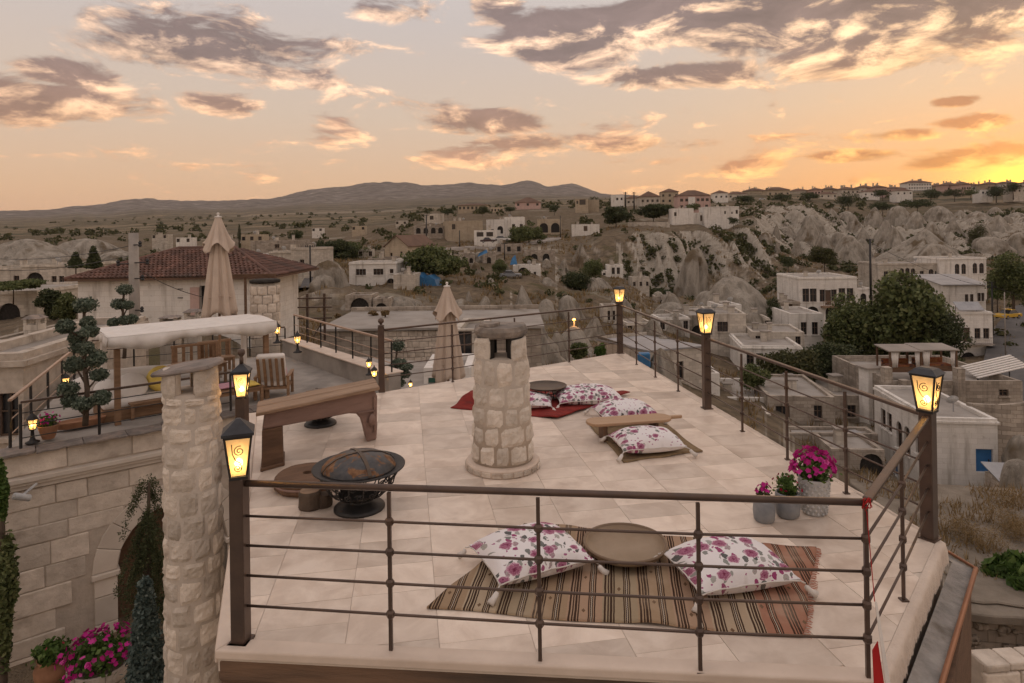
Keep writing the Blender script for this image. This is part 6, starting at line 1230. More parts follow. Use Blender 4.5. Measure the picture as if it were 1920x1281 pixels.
for i in range(5): a = R(20+72*i); m = MB(); m.tube([(.14*math.cos(a), .14*math.sin(a), .224), (.17*math.cos(a), .17*math.sin(a), .10), (.20*math.cos(a), .20*math.sin(a), .028)], .008, 6); m.build('leg', 'black_iron', tt)
m = MB(); m.tube([(.16*math.cos(R(15*i)), .16*math.sin(R(15*i)), .15) for i in range(25)], .007, 6); m.build('ring', 'black_iron', tt)
# ---------------------------------------------------------------- bench made of an old beam
b0 = Vector((-2.745, 6.958)); b1 = Vector((-1.678, 7.997)); dx = (b1-b0).normalized(); ang = math.atan2(dx.y, dx.x); L = (b1-b0).length
bn = thing('timber_bench', 'rustic plank bench on a carved reddish timber with one thick block leg', 'bench', (b0.x, b0.y, 0), ang)
for i, (y0, y1, tz) in enumerate(((-.01, .235, .0), (.243, .47, .004))):
    m = MB(); m.hexa([(-.03, y0, .622), (L+.02, y0, .63), (L+.02, y1, .63), (-.03, y1, .622)], [(-.03, y0, .66+tz), (L+.02, y0, .668+tz), (L+.02, y1, .668+tz), (-.03, y1, .66+tz)]); m.build('plank', 'old_wood', bn, bevel=.006)
m = MB(); pr = [(.03, .44), (.06, .62), (L-.10, .628), (L-.03, .60), (L, .53), (L-.005, .40), (L-.01, .12), (L-.02, 0), (L-.16, 0), (L-.19, .14), (L-.24, .30), (L-.30, .375), (L-.40, .40), (.30, .43)]
m.extr(pr, (0, .07, 0), (1, 0, 0), (0, 0, 1), (0, .31, 0)); o = m.build('carved_timber', 'rose_wood', bn, bevel=.025, seg=3)
m = MB(); pr2 = [(L-.06, .55), (L-.02, .5), (L-.03, .12), (L-.06, .10), (L-.065, .45)]; m.extr(pr2, (0, .052, 0), (1, 0, 0), (0, 0, 1), (0, .02, 0)); m.extr([(L-.28, .37), (L-.03, .36), (L-.03, .385), (L-.28, .395)], (0, .052, 0), (1, 0, 0), (0, 0, 1), (0, .02, 0)); m.build('carved_rib', 'rose_wood', o, bevel=.006)
m = MB(); m.lathe([(.002, -.02), (.045, -.012), (.06, .01), (.06, .03)], 14); m.xf(Matrix.Translation((L-.085, .06, .27)) @ Matrix.Rotation(R(90), 4, 'X') @ Matrix.Diagonal((.8, 1.3, 1, 1))); m.build('carved_boss', 'rose_wood', o, smooth=True)
m = MB(); m.hexa([(.02, .06, 0), (.27, .06, 0), (.27, .40, 0), (.02, .40, 0)], [(.03, .06, .44), (.26, .06, .435), (.26, .40, .435), (.03, .40, .44)]); m.build('block_leg', 'dark_wood', bn, bevel=.012, seg=2)
m = MB(); m.box((.145, .23, .02), (.275, .38, .04)); m.build('foot_board', 'dark_wood', bn, bevel=.008)
for _c in [q for q in bn.children_recursive if q.type == 'MESH']: _c.data.transform(Matrix(((1, .45, 0, 0), (0, .96, 0, 0), (0, 0, 1, 0), (0, 0, 0, 1))))
# ---------------------------------------------------------------- fire pits
def rust_material():
    m = bpy.data.materials.new('rusty_lid'); m.use_nodes = True; t = NT(m.node_tree); t.n.clear(); tc = t.new('ShaderNodeTexCoord'); v = tc.outputs['Object']
    f = t.sm(t.noise(v, 3.4, 6, .6, .8), .50, .54); n = t.noise(v, 22, 5); c = t.mix(f, t.ramp(n, [(.3, (.035, .037, .042)), (.7, (.075, .07, .068))]), t.ramp(n, [(.3, (.11, .05, .022)), (.7, (.28, .15, .075))]))
    s = t.new('ShaderNodeBsdfPrincipled', {'Base Color': c, 'Metallic': .3, 'Roughness': t.m('ADD', t.m('MULTIPLY', f, .4), .38)}); bp = t.new('ShaderNodeBump', {'Height': n, 'Strength': .15}); bp.inputs['Distance'].default_value = .01; t.l.new(bp.outputs[0], s.inputs['Normal']); t.new('ShaderNodeOutputMaterial', {0: s.outputs[0]}); MATS['rusty_lid'] = m
rust_material()
def firepit(label, c, s, lid=True):
    t = thing('fire_pit', label, 'fire pit', (c[0], c[1], 0), R(20), 'iron fire pits'); k = .425*s
    m = MB(); m.lathe([(.235*s, 0), (.235*s, .018), (.21*s, .04), (.12*s, .065), (.10*s, .085), (.14*s, .10)], 32); m.build('base', 'black_iron', t, smooth=True)
    m = MB(); m.lathe([(.10*s, .10), (.16*s, .115*s), (.19*s, .14*s), (.192*s, .145*s), (.14*s, .12*s), (.05*s, .10)], 32, cap=False); m.build('ash_bowl', 'soot_and_shade', t, smooth=True)
    m = MB(); m.lathe([(k*.74, .365*s), (k*.86, .372*s), (k, .388*s), (k*1.005, .398*s), (k*.98, .40*s), (k*.86, .384*s), (k*.74, .377*s)], 48, cap=False); m.build('rim', 'black_iron', t, smooth=True)
    m = MB()
    for i in range(16):
        a = 2*math.pi*i/16
        rib = [(.14, .10), (.24, .15), (.32, .24), (.355, .365)]; m.tube([(r*s*math.cos(a), r*s*math.sin(a), z*s) for r, z in rib], .0065*s, 5)
        for sg, zc, rr in ((1, .30, .045), (-1, .20, .038)):
            pts = scroll(0, 0, rr, 1.6, sg, 16); R0 = .338 if zc > .27 else .285
            m.tube([((R0+y*.62)*s*math.cos(a+sg*(.1)+x/R0), (R0+y*.62)*s*math.sin(a+sg*.1+x/R0), (zc+y)*s) for x, y in pts], .0065*s, 4)
    stuffpart(m.build('scroll_basket', 'black_iron', t))
    if lid:
        m = MB(); m.lathe([(k*.80, .385*s), (k*.79, .40*s), (k*.70, .445*s), (k*.5, .49*s), (k*.25, .515*s), (.005, .522*s)], 48, cap=False); l = m.build('lid', 'rusty_lid', t, smooth=True)
        for a in (R(10), R(100)):
            m = MB(); n = 14; prf = [(k*.80, .388), (k*.79, .404), (k*.70, .449), (k*.5, .494), (k*.25, .519), (0, .527)]; prf = prf+[(-r, z) for r, z in prf[-2::-1]]; V = []
            for r, z in prf:
                for w in (-.017, .017): V.append((r*math.cos(a)-w*math.sin(a), r*math.sin(a)+w*math.cos(a), z*s))
            m.add(V, [(2*i, 2*i+1, 2*i+3, 2*i+2) for i in range(len(prf)-1)]); o = m.build('strap', 'copper_dark', l); q = o.modifiers.new('thickness', 'SOLIDIFY'); q.thickness = .006; q.offset = 0
    return t
c = G(673, 872, .40); firepit('black iron fire pit with a rusty domed lid in front of the bench', (c.x, c.y), 1.0)
firepit('second iron fire pit mostly hidden behind the timber bench', (-2.62, 8.75), .9, True)
# millstone like wooden wheel and log
wh = thing('wooden_hub', 'thick round wooden hub with an eye hole lying behind the fire pit', 'wooden hub', (-2.12, 6.62, 0), R(30))
n = 36; V = []; F = []; pr = [(.045, 0), (.30, 0), (.325, .03), (.325, .11), (.30, .135), (.05, .14)]
m = MB(); m.lathe(pr+[pr[0]], n, cap=False, wob=.02); m.build('disc', 'dark_wood', wh, bevel=.006)
m = MB(); m.tube([(.326*math.cos(2*math.pi*i/40), .326*math.sin(2*math.pi*i/40), .07) for i in range(41)], .012, 6); m.build('band', 'rose_wood', wh)
lg = thing('split_log', 'short split log with bark standing beside the wooden hub', 'log', (-1.93, 6.08, 0), R(25)); m = MB(); n = 18
m.lathe([(.095, 0), (.105, .02), (.10, .09), (.103, .15), (.092, .165)], n, wob=.09); m.build('bark', 'bark', lg)
m = MB(); m.lathe([(.088, .166), (.085, .170)], n, wob=.05); m.build('cut_face', 'old_wood', lg)
for q_, (dx_, dy_, r_) in enumerate(((.13, -.02, .07), (.02, .15, .08))): m = MB(); m.lathe([(r_*.95, 0), (r_, .03), (r_*.97, .10), (r_*.9, .12+.03*q_)], 9, (dx_, dy_, 0), wob=.16); m.build('log_wedge', 'old_wood' if q_ else 'bark', lg)
# ---------------------------------------------------------------- flower pots
def blossoms(rng, cx, cy, cz, rx, rz, n, size, up=.5):
    V = []; F = []
    for i in range(n):
        d = rng.normal(size=3); d[2] = abs(d[2])*.9+up*.2-.15; d /= np.linalg.norm(d); c = np.array((cx, cy, cz))+d*np.array((rx, rx, rz))*(.85+.25*rng.random()); nr = d+rng.normal(size=3)*.45; nr /= np.linalg.norm(nr)
        a = np.cross(nr, rng.normal(size=3)); a /= np.linalg.norm(a); b = np.cross(nr, a); s = size*(.7+.6*rng.random()); o = len(V); V.append(c-nr*s*.35)
        for k in range(10): q = 2*math.pi*k/10; r = s*(1 if k % 2 == 0 else .72); V.append(c+(a*math.cos(q)+b*math.sin(q))*r+nr*s*.08*(1 if k % 2 else -1))
        F += [(o, o+1+k, o+1+(k+1) % 10) for k in range(10)]
    return np.array(V), np.array(F)
def potted(label, loc, prof, potm, rx, rz, nb, bs, petal, nleaf, lsize, leaf='leaf_green', name='flower_pot', relief=0, zoff=.0):
    rng = np.random.default_rng(int(abs(loc[0]*100)+nb)); t = thing(name, label, 'flower pot', loc); H = prof[-1][1]
    m = MB(); r = prof[-1][0]; m.lathe(prof+[(r*.9, H), (r*.86, H-.02)], 28, cap=False); po = m.build('pot', potm, t, smooth=True)
    m = MB(); m.lathe([(.002, H-.025), (r*.87, H-.022)], 20, cap=False); m.build('soil', 'bark', t)
    if relief:
        m = MB(); rows = relief
        for j in range(rows):
            z = H*(.08+.88*j/rows); rad = np.interp(z, [p[1] for p in prof], [p[0] for p in prof]); k = 15
            for i in range(k): a = 2*math.pi*(i+.5*(j % 2))/k; m.lathe([(.0, -.011), (.013, -.006), (.013, .004), (.0, .018)], 6, (rad*math.cos(a), rad*math.sin(a), z))
        stuffpart(m.build('scale_relief', potm, po, smooth=True))
    V, F = leaf_cloud([(0, 0, H+rz*.35+zoff, rx*.85, rx*.85, rz*.7)], nleaf, lsize, rng, shell=.3); npmesh('foliage', V, F, leaf, t)
    if nb: V, F = blossoms(rng, 0, 0, H+rz*.3+zoff, rx, rz, nb, bs); npmesh('blossoms', V, F, petal, t)
    return t
q = G(1527, 962); potted('tall white scale patterned pot with a ball of magenta petunias', (q.x, q.y, 0), [(.085, 0), (.10, .015), (.12, .17), (.128, .30), (.13, .325)], 'white_ceramic', .19, .19, 130, .027, 'petal_magenta', 420, .022, relief=9)
q = G(1477, 968); potted('middle blue grey pot with small dark red flowers', (q.x, q.y, 0), [(.075, 0), (.098, .02), (.108, .10), (.103, .20), (.098, .215)], 'grey_ceramic', .115, .15, 14, .018, 'petal_red', 300, .018)
q = G(1433, 976); potted('smallest blue grey pot with a few pink flowers', (q.x, q.y, 0), [(.075, 0), (.088, .02), (.094, .09), (.088, .175), (.084, .185)], 'grey_ceramic', .075, .12, 18, .019, 'petal_magenta', 160, .017, 'leaf_olive')
# folded flag cloth tied under the corner rail
fl = thing('flag', 'narrow furled red and white flag hanging outside the front corner rail', 'flag', P(1650, 1281, 3.5)); A = P(1640, 1128, 3.56); B = P(1672, 1300, 3.5); C = P(1648, 1300, 3.5)
m = MB(); m.add([A, A+Vector((.01, 0, 0)), B, B-Vector((.028, 0, 0))], [(0, 1, 2, 3)]); o = m.build('white_band', 'white_fabric', fl, world=True); s = o.modifiers.new('thickness', 'SOLIDIFY'); s.thickness = .006
D_ = A.lerp(C, .42); m = MB(); m.add([A.lerp(B, .45)+Vector((-.02, .012, 0)), B+Vector((-.03, .012, 0)), C+Vector((-.02, .012, 0)), A.lerp(C, .55)+Vector((-.02, .012, 0))], [(0, 1, 2, 3)]); o = m.build('red_cloth', 'red_cloth', fl, world=True) if mat('red_cloth', (.42, .02, .02), (.34, .015, .015), 4, rough=.9) else None; s = o.modifiers.new('thickness', 'SOLIDIFY'); s.thickness = .006
m = MB(); m.tube([P(1608, 940, 3.69), P(1625, 960, 3.66), A], .0025, 4); m.tube([(1.975+.026*math.cos(i*.9), 3.66+.01*math.sin(i*2.1), 1.0+.03*math.sin(i*1.3)) for i in range(24)], .003, 4); m.build('red_cord', 'red_cloth', fl, world=True)
# ---------------------------------------------------------------- lower terrace on the left
ZT = -1.7
TA, TB, TC, TD, TE = [Vector(q) for q in ((-10.1, 12.8), (-6.8, 15.4), (-3.3, 17.1), (-8.2, 23.0), (-13.8, 20.6))]
wn0 = Vector((-.619, .785))*.31
m = MB(); m.prism([TA+wn0, TB+wn0, TC+wn0*.5, TD, TE], -2.6, ZT); struct(m.build('terrace_floor', 'concrete'))
m = MB(); m.prism([TA+wn0*3.2, TB+wn0*3.2, TC+wn0*2, TD, TE+Vector((.3, 0))], -6.4, -2.602); struct(m.build('terrace_core', 'mortar'))
def fr2(a, b): d = (b-a).normalized(); return d, Vector((d.y, -d.x))
# ashlar wall below the terrace edge
wd, wn = fr2(TA, TB); WL = (TB-TA).length
sw = thing('stone_wall', 'big ashlar stone wall with moulded cornice and arched doorway under the terrace', 'wall', (TA.x, TA.y, -6.2), math.atan2(wd.y, wd.x))
def wall_s(px, py):   # pixel on the wall plane -> (s, z) in wall coordinates
    d = ray(px, py); o = Vector((0, 0, CAMH)); n = Vector((wn.x, wn.y, 0)); t = (Vector((TA.x, TA.y, 0))-o).dot(n)/d.dot(n); q = o+d*t; return (Vector((q.x, q.y))-TA).dot(wd), q.z+6.2
s_j, z_c = wall_s(220, 1066); z_ap = wall_s(262, 985)[1]; s_off = WL
acx = s_j+1.12; ar = 1.12; azc = z_c+.0
def in_arch(x, z): return (abs(x-acx) < ar+.42 and z < azc) or (z >= azc and math.hypot(x-acx, z-azc) < ar+.48)
rg = random.Random(21)
def ashlar_wall(parent, L, z0, z1, hmin, hmax, wmin, wmax, skip, mt, s0=0., depth=.3, yo=0., bev=.02):
    z = z0
    while z < z1-.03:
        hh = rg.uniform(hmin, hmax); hh = z1-z if z1-z-hh < hmin*.6 else hh; x = s0-rg.uniform(0, .2)*0
        while x < L-.02:
            w = rg.uniform(wmin, wmax); w = L-x if L-x-w < wmin*.6 else w
            if not skip or not any(skip(x+w*f, z+hh*g) for f in (.25, .5, .75) for g in (.25, .5, .75)):
                m = MB(); pr = rg.uniform(.0, .035); j = [rg.uniform(-.012, .012) for _ in range(8)]
                m.hexa([(x+.005, yo-pr, z+.005+j[0]), (x+w-.005, yo-pr, z+.008+j[1]), (x+w-.008, yo+depth, z+.008), (x+.008, yo+depth, z+.008)], [(x+.008+j[2], yo-pr, z+hh-.008+j[0]*.5), (x+w-.008+j[3], yo-pr, z+hh-.008+j[1]*.5), (x+w-.008, yo+depth, z+hh-.008), (x+.008, yo+depth, z+hh-.008)])
                m.build('block', mt, parent, bevel=bev, seg=2)
            x += w
        z += hh
ashlar_wall(sw, WL+.5, 0, 3.72, .36, .5, .5, 1.15, in_arch, 'ashlar')
ashlar_wall(sw, WL+.5, 4.02, 4.45, .43, .44, .6, 1.2, None, 'ashlar')
m = MB(); m.box((WL/2, .22, 2.2), (WL+.9, .3, 4.4)); 
# mortar backing with the doorway cut out
mb = MB(); holed(mb, (-.0, .012, 0), (1, 0, 0), (0, 0, 1), WL+.5, -.6, 4.4, [(acx-ar, -.5, 2*ar, azc+ar+.5, 'a')], (0, -1, 0), .55); mb.build('mortar_joint', 'mortar', sw)
for z0, z1, pr in ((3.74, 3.83, .07), (3.833, 3.90, .12), (3.903, 4.0, .17)):
    m = MB(); m.bx((-.05, -pr, z0), (WL+.5, .25, z1)); m.build('cornice_moulding', 'ashlar_smooth', sw, bevel=.012, seg=2)
for i in range(9):    # voussoirs
    a0, a1 = math.pi*i/9, math.pi*(i+1)/9; m = MB(); g = .006
    pl = [(acx+r*math.cos(a), azc+r*math.sin(a)) for r, a in ((ar, a0+g), (ar+.46, a0+g*.7), (ar+.46, (a0+a1)/2), (ar+.46, a1-g*.7), (ar, a1-g), (ar, (a0+a1)/2))]
    m.extr(pl, (0, -.02, 0), (1, 0, 0), (0, 0, 1), (0, .3, 0)); m.build('voussoir', 'ashlar_smooth', sw, bevel=.01)
for sg in (-1, 1):
    for z0, z1 in ((0, .55), (.56, 1.12), (1.13, azc-.13)):
        if z1 > z0+.05: m = MB(); x0, x1 = (acx-ar-.42, acx-ar) if sg < 0 else (acx+ar, acx+ar+.42); m.bx((x0, -.03, z0+.005), (x1, .3, z1)); m.build('jamb_stone', 'ashlar_smooth', sw, bevel=.01)
    x0, x1 = (acx-ar-.47, acx-ar+.05) if sg < 0 else (acx+ar-.05, acx+ar+.47); m = MB(); m.bx((x0, -.08, azc-.12), (x1, .3, azc-.005)); m.build('capital', 'ashlar_smooth', sw, bevel=.015)
m = MB(); m.bx((acx-ar, .52, 0), (acx+ar, .58, azc+ar)); m.build('door', 'dark_wood', sw)
# irregular slate coping
x = -.15; i = 0
while x < WL+.6:
    w = rg.uniform(.45, .85); n = 5; f = [(x+w*k/n, -.16+rg.uniform(-.06, .05)) for k in range(n+1)]; bk = [(x+w, .42), (x, .42)]
    m = MB(); z0 = 4.452+rg.uniform(0, .012); m.prism(f+bk, z0, z0+rg.uniform(.035, .06)); m.build('coping_slate', 'slate', sw, bevel=.006); x += w+.01; i += 1
# terrace railings
def trail(label, a, b, n, topm, bars, h=.92, flatw=.07, zb=ZT+.06, r=.011):
    t = thing('terrace_railing', label, 'railing', (a.x, a.y, zb)); d = (b-a); A = Vector((a.x, a.y, zb)); B = Vector((b.x, b.y, zb)); ang = math.atan2(d.y, d.x)
    m = MB(); m.box((A+B)/2+Vector((0, 0, h)), (d.length, flatw, .05), Matrix.Rotation(ang, 3, 'Z')); m.build('handrail', topm, t, world=True, bevel=.006)
    for z in bars: m = MB(); m.tube([A+Vector((0, 0, z)), B+Vector((0, 0, z))], r, 6); m.build('bar', topm if topm == 'rail_wood' else 'black_iron', t, world=True)
    for i in range(n+1): q = A.lerp(B, i/n); m = MB(); m.box(q+Vector((0, 0, h/2-.02)), (.04, .04, h-.03)); m.build('baluster', 'black_iron', t, world=True)
    return t
trail('black iron railing on the slate coping of the lower terrace', TA+Vector((.2, .2)), TB+Vector((0, .15)), 3, 'rail_metal', (.2, .45, .7), flatw=.05)
trail('wood topped side railing running back from the terrace corner', TA+Vector((-.05, .25)), TE+Vector((.3, -.2)), 5, 'rail_wood', (.25, .55), h=.95)
trail('wood topped railing on the low terrace wall beside the armchair', TC+Vector((.05, .15)), TD+Vector((.4, .1)), 6, 'rail_wood', (.25, .5), zb=ZT+.55, h=.85)
trail('thin black railing along the far side of the lower terrace', TD+Vector((.1, 0)), TE+Vector((.4, .0)), 5, 'rail_metal', (.3, .6), flatw=.04)
cd, cn = fr2(TC, TD); lw = thing('low_wall', 'low plastered terrace wall topped with pale stone slabs', 'wall', (TC.x, TC.y, ZT), math.atan2(cd.y, cd.x)); CL = (TD-TC).length
m = MB(); m.bx((0, -.35, -1.5), (CL, 0, .52)); m.build('wall', 'concrete', lw)
x = 0
while x < CL: w = rg.uniform(.5, .9); m = MB(); m.bx((x+.01, -.45, .522), (min(CL, x+w), .06, .565)); m.build('coping_slab', 'nosing', lw, bevel=.01); x += w
# small lanterns
def small_lantern(label, loc, s=1., energy=.5):
    t = thing('small_lantern', label, 'lantern', loc, R(15), 'small terrace lanterns')
    m = MB(); m.lathe([(.13*s, 0), (.13*s, .02*s), (.06*s, .05*s), (.035*s, .12*s), (.03*s, .24*s), (.05*s, .27*s)], 14); m.build('foot', 'black_iron', t, smooth=True)
    zb, hh, wb, wt = .28*s, .2*s, .06*s, .1*s; m = MB(); n = 6
    for k in range(n): a = 2*math.pi*k/n; m.tube([(wb*math.cos(a), wb*math.sin(a), zb), (wt*math.cos(a), wt*math.sin(a), zb+hh)], .007*s, 4)
    m.lathe([(wb*1.1, zb-.015*s), (wb*1.1, zb)], n); m.build('frame', 'black_iron', t)
    for k in range(n):
        a, b = 2*math.pi*k/n, 2*math.pi*(k+1)/n; m = MB(); f = .96; m.add([(wb*f*math.cos(a), wb*f*math.sin(a), zb), (wb*f*math.cos(b), wb*f*math.sin(b), zb), (wt*f*math.cos(b), wt*f*math.sin(b), zb+hh), (wt*f*math.cos(a), wt*f*math.sin(a), zb+hh)], [(0, 1, 2, 3)]); m.build('pane', 'lamp_glass', t)
    m = MB(); m.lathe([(wt*1.2, zb+hh), (wt*.8, zb+hh+.06*s), (.02*s, zb+hh+.12*s), (.012*s, zb+hh+.17*s)], n); m.build('roof', 'black_iron', t)
    m = MB(); m.lathe([(.003, -.03), (.03, 0), (.003, .035)], 10, (0, 0, zb+.08*s)); m.build('bulb', 'bulb', t, smooth=True)
    L = bpy.data.lights.new('lamp_light', 'POINT'); L.energy = energy; L.color = (1, .62, .27); L.shadow_soft_size = .05; lo = bpy.data.objects.new('lamp_light', L); COL.objects.link(lo); lo.parent = t; lo.location = (0, 0, zb+.15*s)
for lab, loc, s in [('small lit lantern on the slate coping beside the pink flower pot', G(61, 830, ZT+.05), 1.0), ('small lit lantern beside the side railing steps', G(123, 742, ZT), 1.0), ('far small lantern on the low wall end', P(520, 643, 22.4), 1.15), ('small lantern on the low wall next to the railing start', P(558, 661, 21.3), 1.1), ('small lantern standing higher near the finial post', P(692, 703, 17.6), .75), ('small lantern on the low wall nearest the finial post', P(702, 722, 17.0), .8),
                    ('tiny lantern on the lower courtyard beside the teal door', P(770, 735, 20), .6), ('tiny lantern glowing beside the teak bench behind the column', P(398, 760, 14.9), .7)]: small_lantern(lab, loc, s)
# cabana
A = G(221, 797, ZT); B = G(500, 747, ZT); d = Vector((B.x-A.x, B.y-A.y)); L = d.length; cb = thing('canopy_lounge', 'white fabric canopy on four wooden posts over the lounge furniture', 'canopy', (A.x, A.y, ZT), math.atan2(d.y, d.x)); Hc = P(221, 655, A.y).z-ZT; Dp = 1.7
for x in (0, L):
    for y in (0, Dp): m = MB(); m.box((x, y, Hc/2), (.12, .12, Hc)); m.build('post', 'teak' if y == 0 else 'white_fabric', cb, bevel=.008)
nx, ny = 80, 14; V = []; F = []
for j in range(ny+1):
    for i in range(nx+1):
        s, t = i/nx, j/ny; V.append((-.2+(L+.4)*s, -.2+(Dp+.4)*t, Hc+.30+.03*math.sin(math.pi*t)-.05*math.sin(math.pi*s*3)**2*math.sin(math.pi*t)+.02*math.sin(s*37+t*5)*math.sin(math.pi*t)))
F += [(j*(nx+1)+i, j*(nx+1)+i+1, (j+1)*(nx+1)+i+1, (j+1)*(nx+1)+i) for j in range(ny) for i in range(nx)]
m = MB(); m.v = V; m.f = F; o = m.build('canopy', 'white_fabric', cb, smooth=True); q = o.modifiers.new('thickness', 'SOLIDIFY'); q.thickness = .015
for side in range(3):
    m = MB(); n = 110; V = []
    for i in range(n+1):
        s = i/n
        if side == 0: p = (-.2+(L+.4)*s, -.2)
        elif side == 1: p = (-.2, -.2+(Dp+.4)*s)
        else: p = (L+.2, -.2+(Dp+.4)*s)
        wv = .04*math.sin(s*29+side)+.03*math.sin(s*13)+.025*math.sin(s*71+side*2); out = (0, -1) if side == 0 else ((-1, 0) if side == 1 else (1, 0)); drop = .21+.03*math.sin(s*9)+(.1*max(0, math.sin(s*9.5-.5)) if side == 0 else 0)
        V += [(p[0], p[1], Hc+.30), (p[0]+out[0]*(.01+wv*.35), p[1]+out[1]*(.01+wv*.35), Hc+.30-drop*.5), (p[0]+out[0]*(.0+wv*.8), p[1]+out[1]*(.0+wv*.8), Hc+.30-drop)]
    m.add(V, [(3*i+k, 3*i+3+k, 3*i+4+k, 3*i+1+k) for i in range(n) for k in range(2)]); o2 = m.build('valance', 'white_fabric', cb, smooth=True); q = o2.modifiers.new('thickness', 'SOLIDIFY'); q.thickness = .012
m = MB(); m.tube([(-.2, -.2, Hc+.302), (L+.2, -.2, Hc+.302)], .014, 6); m.tube([(-.2, -.2, Hc+.302), (-.2, Dp+.2, Hc+.302)], .014, 6); m.build('seam', 'white_fabric', cb)
# furniture
def armchair(label, loc, rz, W=.8, back=.75, pillow=None, pil2=None, name='teak_armchair'):
    t = thing(name, label, 'chair', loc, rz)
    for x in (-W/2, W/2):
        for y in (-.35, .38): m = MB(); m.box((x, y, .28), (.07, .07, .56)); m.build('leg', 'teak', t, bevel=.006)
        m = MB(); m.box((x, .0, .58), (.09, .85, .04)); m.build('armrest', 'teak', t, bevel=.006)
    m = MB(); m.box((0, 0, .28), (W, .75, .06)); m.build('seat_frame', 'teak', t); m = MB(); m.box((0, -.02, .385), (W-.08, .72, .14)); m.build('seat_cushion', 'white_fabric', t, bevel=.05, seg=3)
    M = Matrix.Rotation(R(-22), 3, 'X')
    for i in range(5): m = MB(); m.box((-W/2+.1+i*(W-.2)/4, .48, .7), (.07, .03, back), M); m.build('back_slat', 'teak', t)
    m = MB(); m.box((0, .38, .80), (W-.1, .16, back), M); m.build('back_cushion', 'white_fabric', t, bevel=.06, seg=3)
    if pillow: m = MB(); m.box((-.12, .18, .62), (.46, .16, .42), Matrix.Rotation(R(-30), 3, 'X')); m.build('pillow', pillow, t, bevel=.07, seg=3)
    return t
def slat_bench(label, loc, rz, W=1.5, back=True, H=.44, D=.5, name='teak_bench', cat='bench', n=5):
    t = thing(name, label, cat, loc, rz)
    for x in (-W/2+.06, W/2-.06):
        for y in (-D/2+.05, D/2-.05): m = MB(); hh = H if (y < 0 or not back) else H+.5; m.box((x, y, hh/2), (.07, .07, hh)); m.build('leg', 'teak', t, bevel=.005)
    for i in range(n): m = MB(); w = D/n; m.box((0, -D/2+w*(i+.5), H+.015), (W, w*.84, .03)); m.build('slat', 'teak', t)
    m = MB(); m.box((0, -D/2+.06, H-.05), (W-.1, .03, .08)); m.build('apron', 'teak', t)
    if back:
        m = MB(); m.box((0, D/2-.05, H+.5), (W, .05, .08)); m.build('top_rail', 'teak', t, bevel=.005)
        k = int(W/.22)
        for i in range(k): m = MB(); m.box((-W/2+.14+i*(W-.28)/(k-1), D/2-.05, H+.25), (.08, .025, .44)); m.build('back_slat', 'teak', t)
    return t
F_ = lambda x, y: G(x, y, ZT)
ang = math.atan2(d.y, d.x)
armchair('teak armchair with tall white cushion and pink pillow at the canopy end', F_(515, 742), ang+R(150), pillow='pink_fabric', back=.85)
slat_bench('teak slat back bench at the rear of the dining table', F_(335, 722)+Vector((0, 1.1, 0)), ang+R(0), 1.35); slat_bench('shorter teak slat back bench beside the white canopy post', F_(378, 712)+Vector((0, 1.0, 0)), ang, 1.0)
slat_bench('slatted teak dining table behind the stone column cap', F_(372, 733), ang, 1.35, False, .72, .75, 'teak_table', 'table', 8); slat_bench('low teak lounge bench in front of the column', F_(285, 778), ang, 1.0, False, .36, .45); slat_bench('low wide teak bench with cushions between column and lamp post', F_(438, 760), ang, 1.35, False, .40, .6)
slat_bench('teak side table behind the yellow cushion', F_(300, 738), ang, .7, False, .6, .5, 'teak_table', 'table', 4)
cushion('pale pink seat cushion lying on the wide teak bench', (F_(425, 760).x, F_(425, 760).y), ang, .55, .45, .14, z=ZT+.43, name='seat_cushion', mt='pink_fabric', tassels=False, group='cushions on the terrace lounge'); cushion('yellow seat cushion lying on the wide teak bench', (F_(462, 757).x, F_(462, 757).y), ang, .55, .45, .14, z=ZT+.43, name='seat_cushion', mt='yellow_fabric', tassels=False, group='cushions on the terrace lounge')
# daybed
q = F_(215, 790); db = thing('daybed', 'round backed cream daybed with teak base beside the topiary', 'daybed', q+Vector((0, .75, 0)), ang)
m = MB(); m.box((.1, 0, .14), (1.7, 1.2, .28)); m.build('base', 'teak', db, bevel=.02); m = MB(); m.box((.1, -.05, .37), (1.66, 1.12, .18)); m.build('mattress', 'white_fabric', db, bevel=.07, seg=3)
m = MB(); arc = [(-.1+.95*math.cos(R(a)), .05+.6*math.sin(R(a))) for a in range(20, 200, 12)]; m.tube([(x, y, .68) for x, y in arc], [.16]+[.30]*(len(arc)-2)+[.16], 14); m.build('back_bolster', 'white_fabric', db, smooth=True)
def pillow_part(parent, c, r, mt): m = MB(); m.lathe([(.01, -r[2])]+[(r[0]*math.cos(a), r[2]*math.sin(a)) for a in [R(x) for x in range(-75, 80, 15)]]+[(.01, r[2])], 18, c, cap=False); m.build('pillow', mt, parent, smooth=True)
for lab, c, r, mt in [('round yellow cushion leaning in the cream daybed', (.62, .0, .72), (.34, .34, .26), 'yellow_fabric'), ('round white cushion beside the yellow one in the daybed', (-.05, -.1, .66), (.36, .3, .2), 'white_fabric'), ('second round white cushion on the daybed toward the railing', (-.55, -.05, .62), (.3, .3, .18), 'white_fabric')]:
    w = Matrix.Rotation(ang, 3, 'Z') @ Vector(c); t = thing('round_cushion', lab, 'cushion', Vector(db.location)+w, ang); m = MB(); m.lathe([(.01, -r[2])]+[(r[0]*math.cos(a), r[2]*math.sin(a)) for a in [R(x) for x in range(-75, 80, 15)]]+[(.01, r[2])], 18, cap=False); m.xf(Matrix.Rotation(R(50), 4, 'X')); m.build('cover', mt, t, smooth=True)
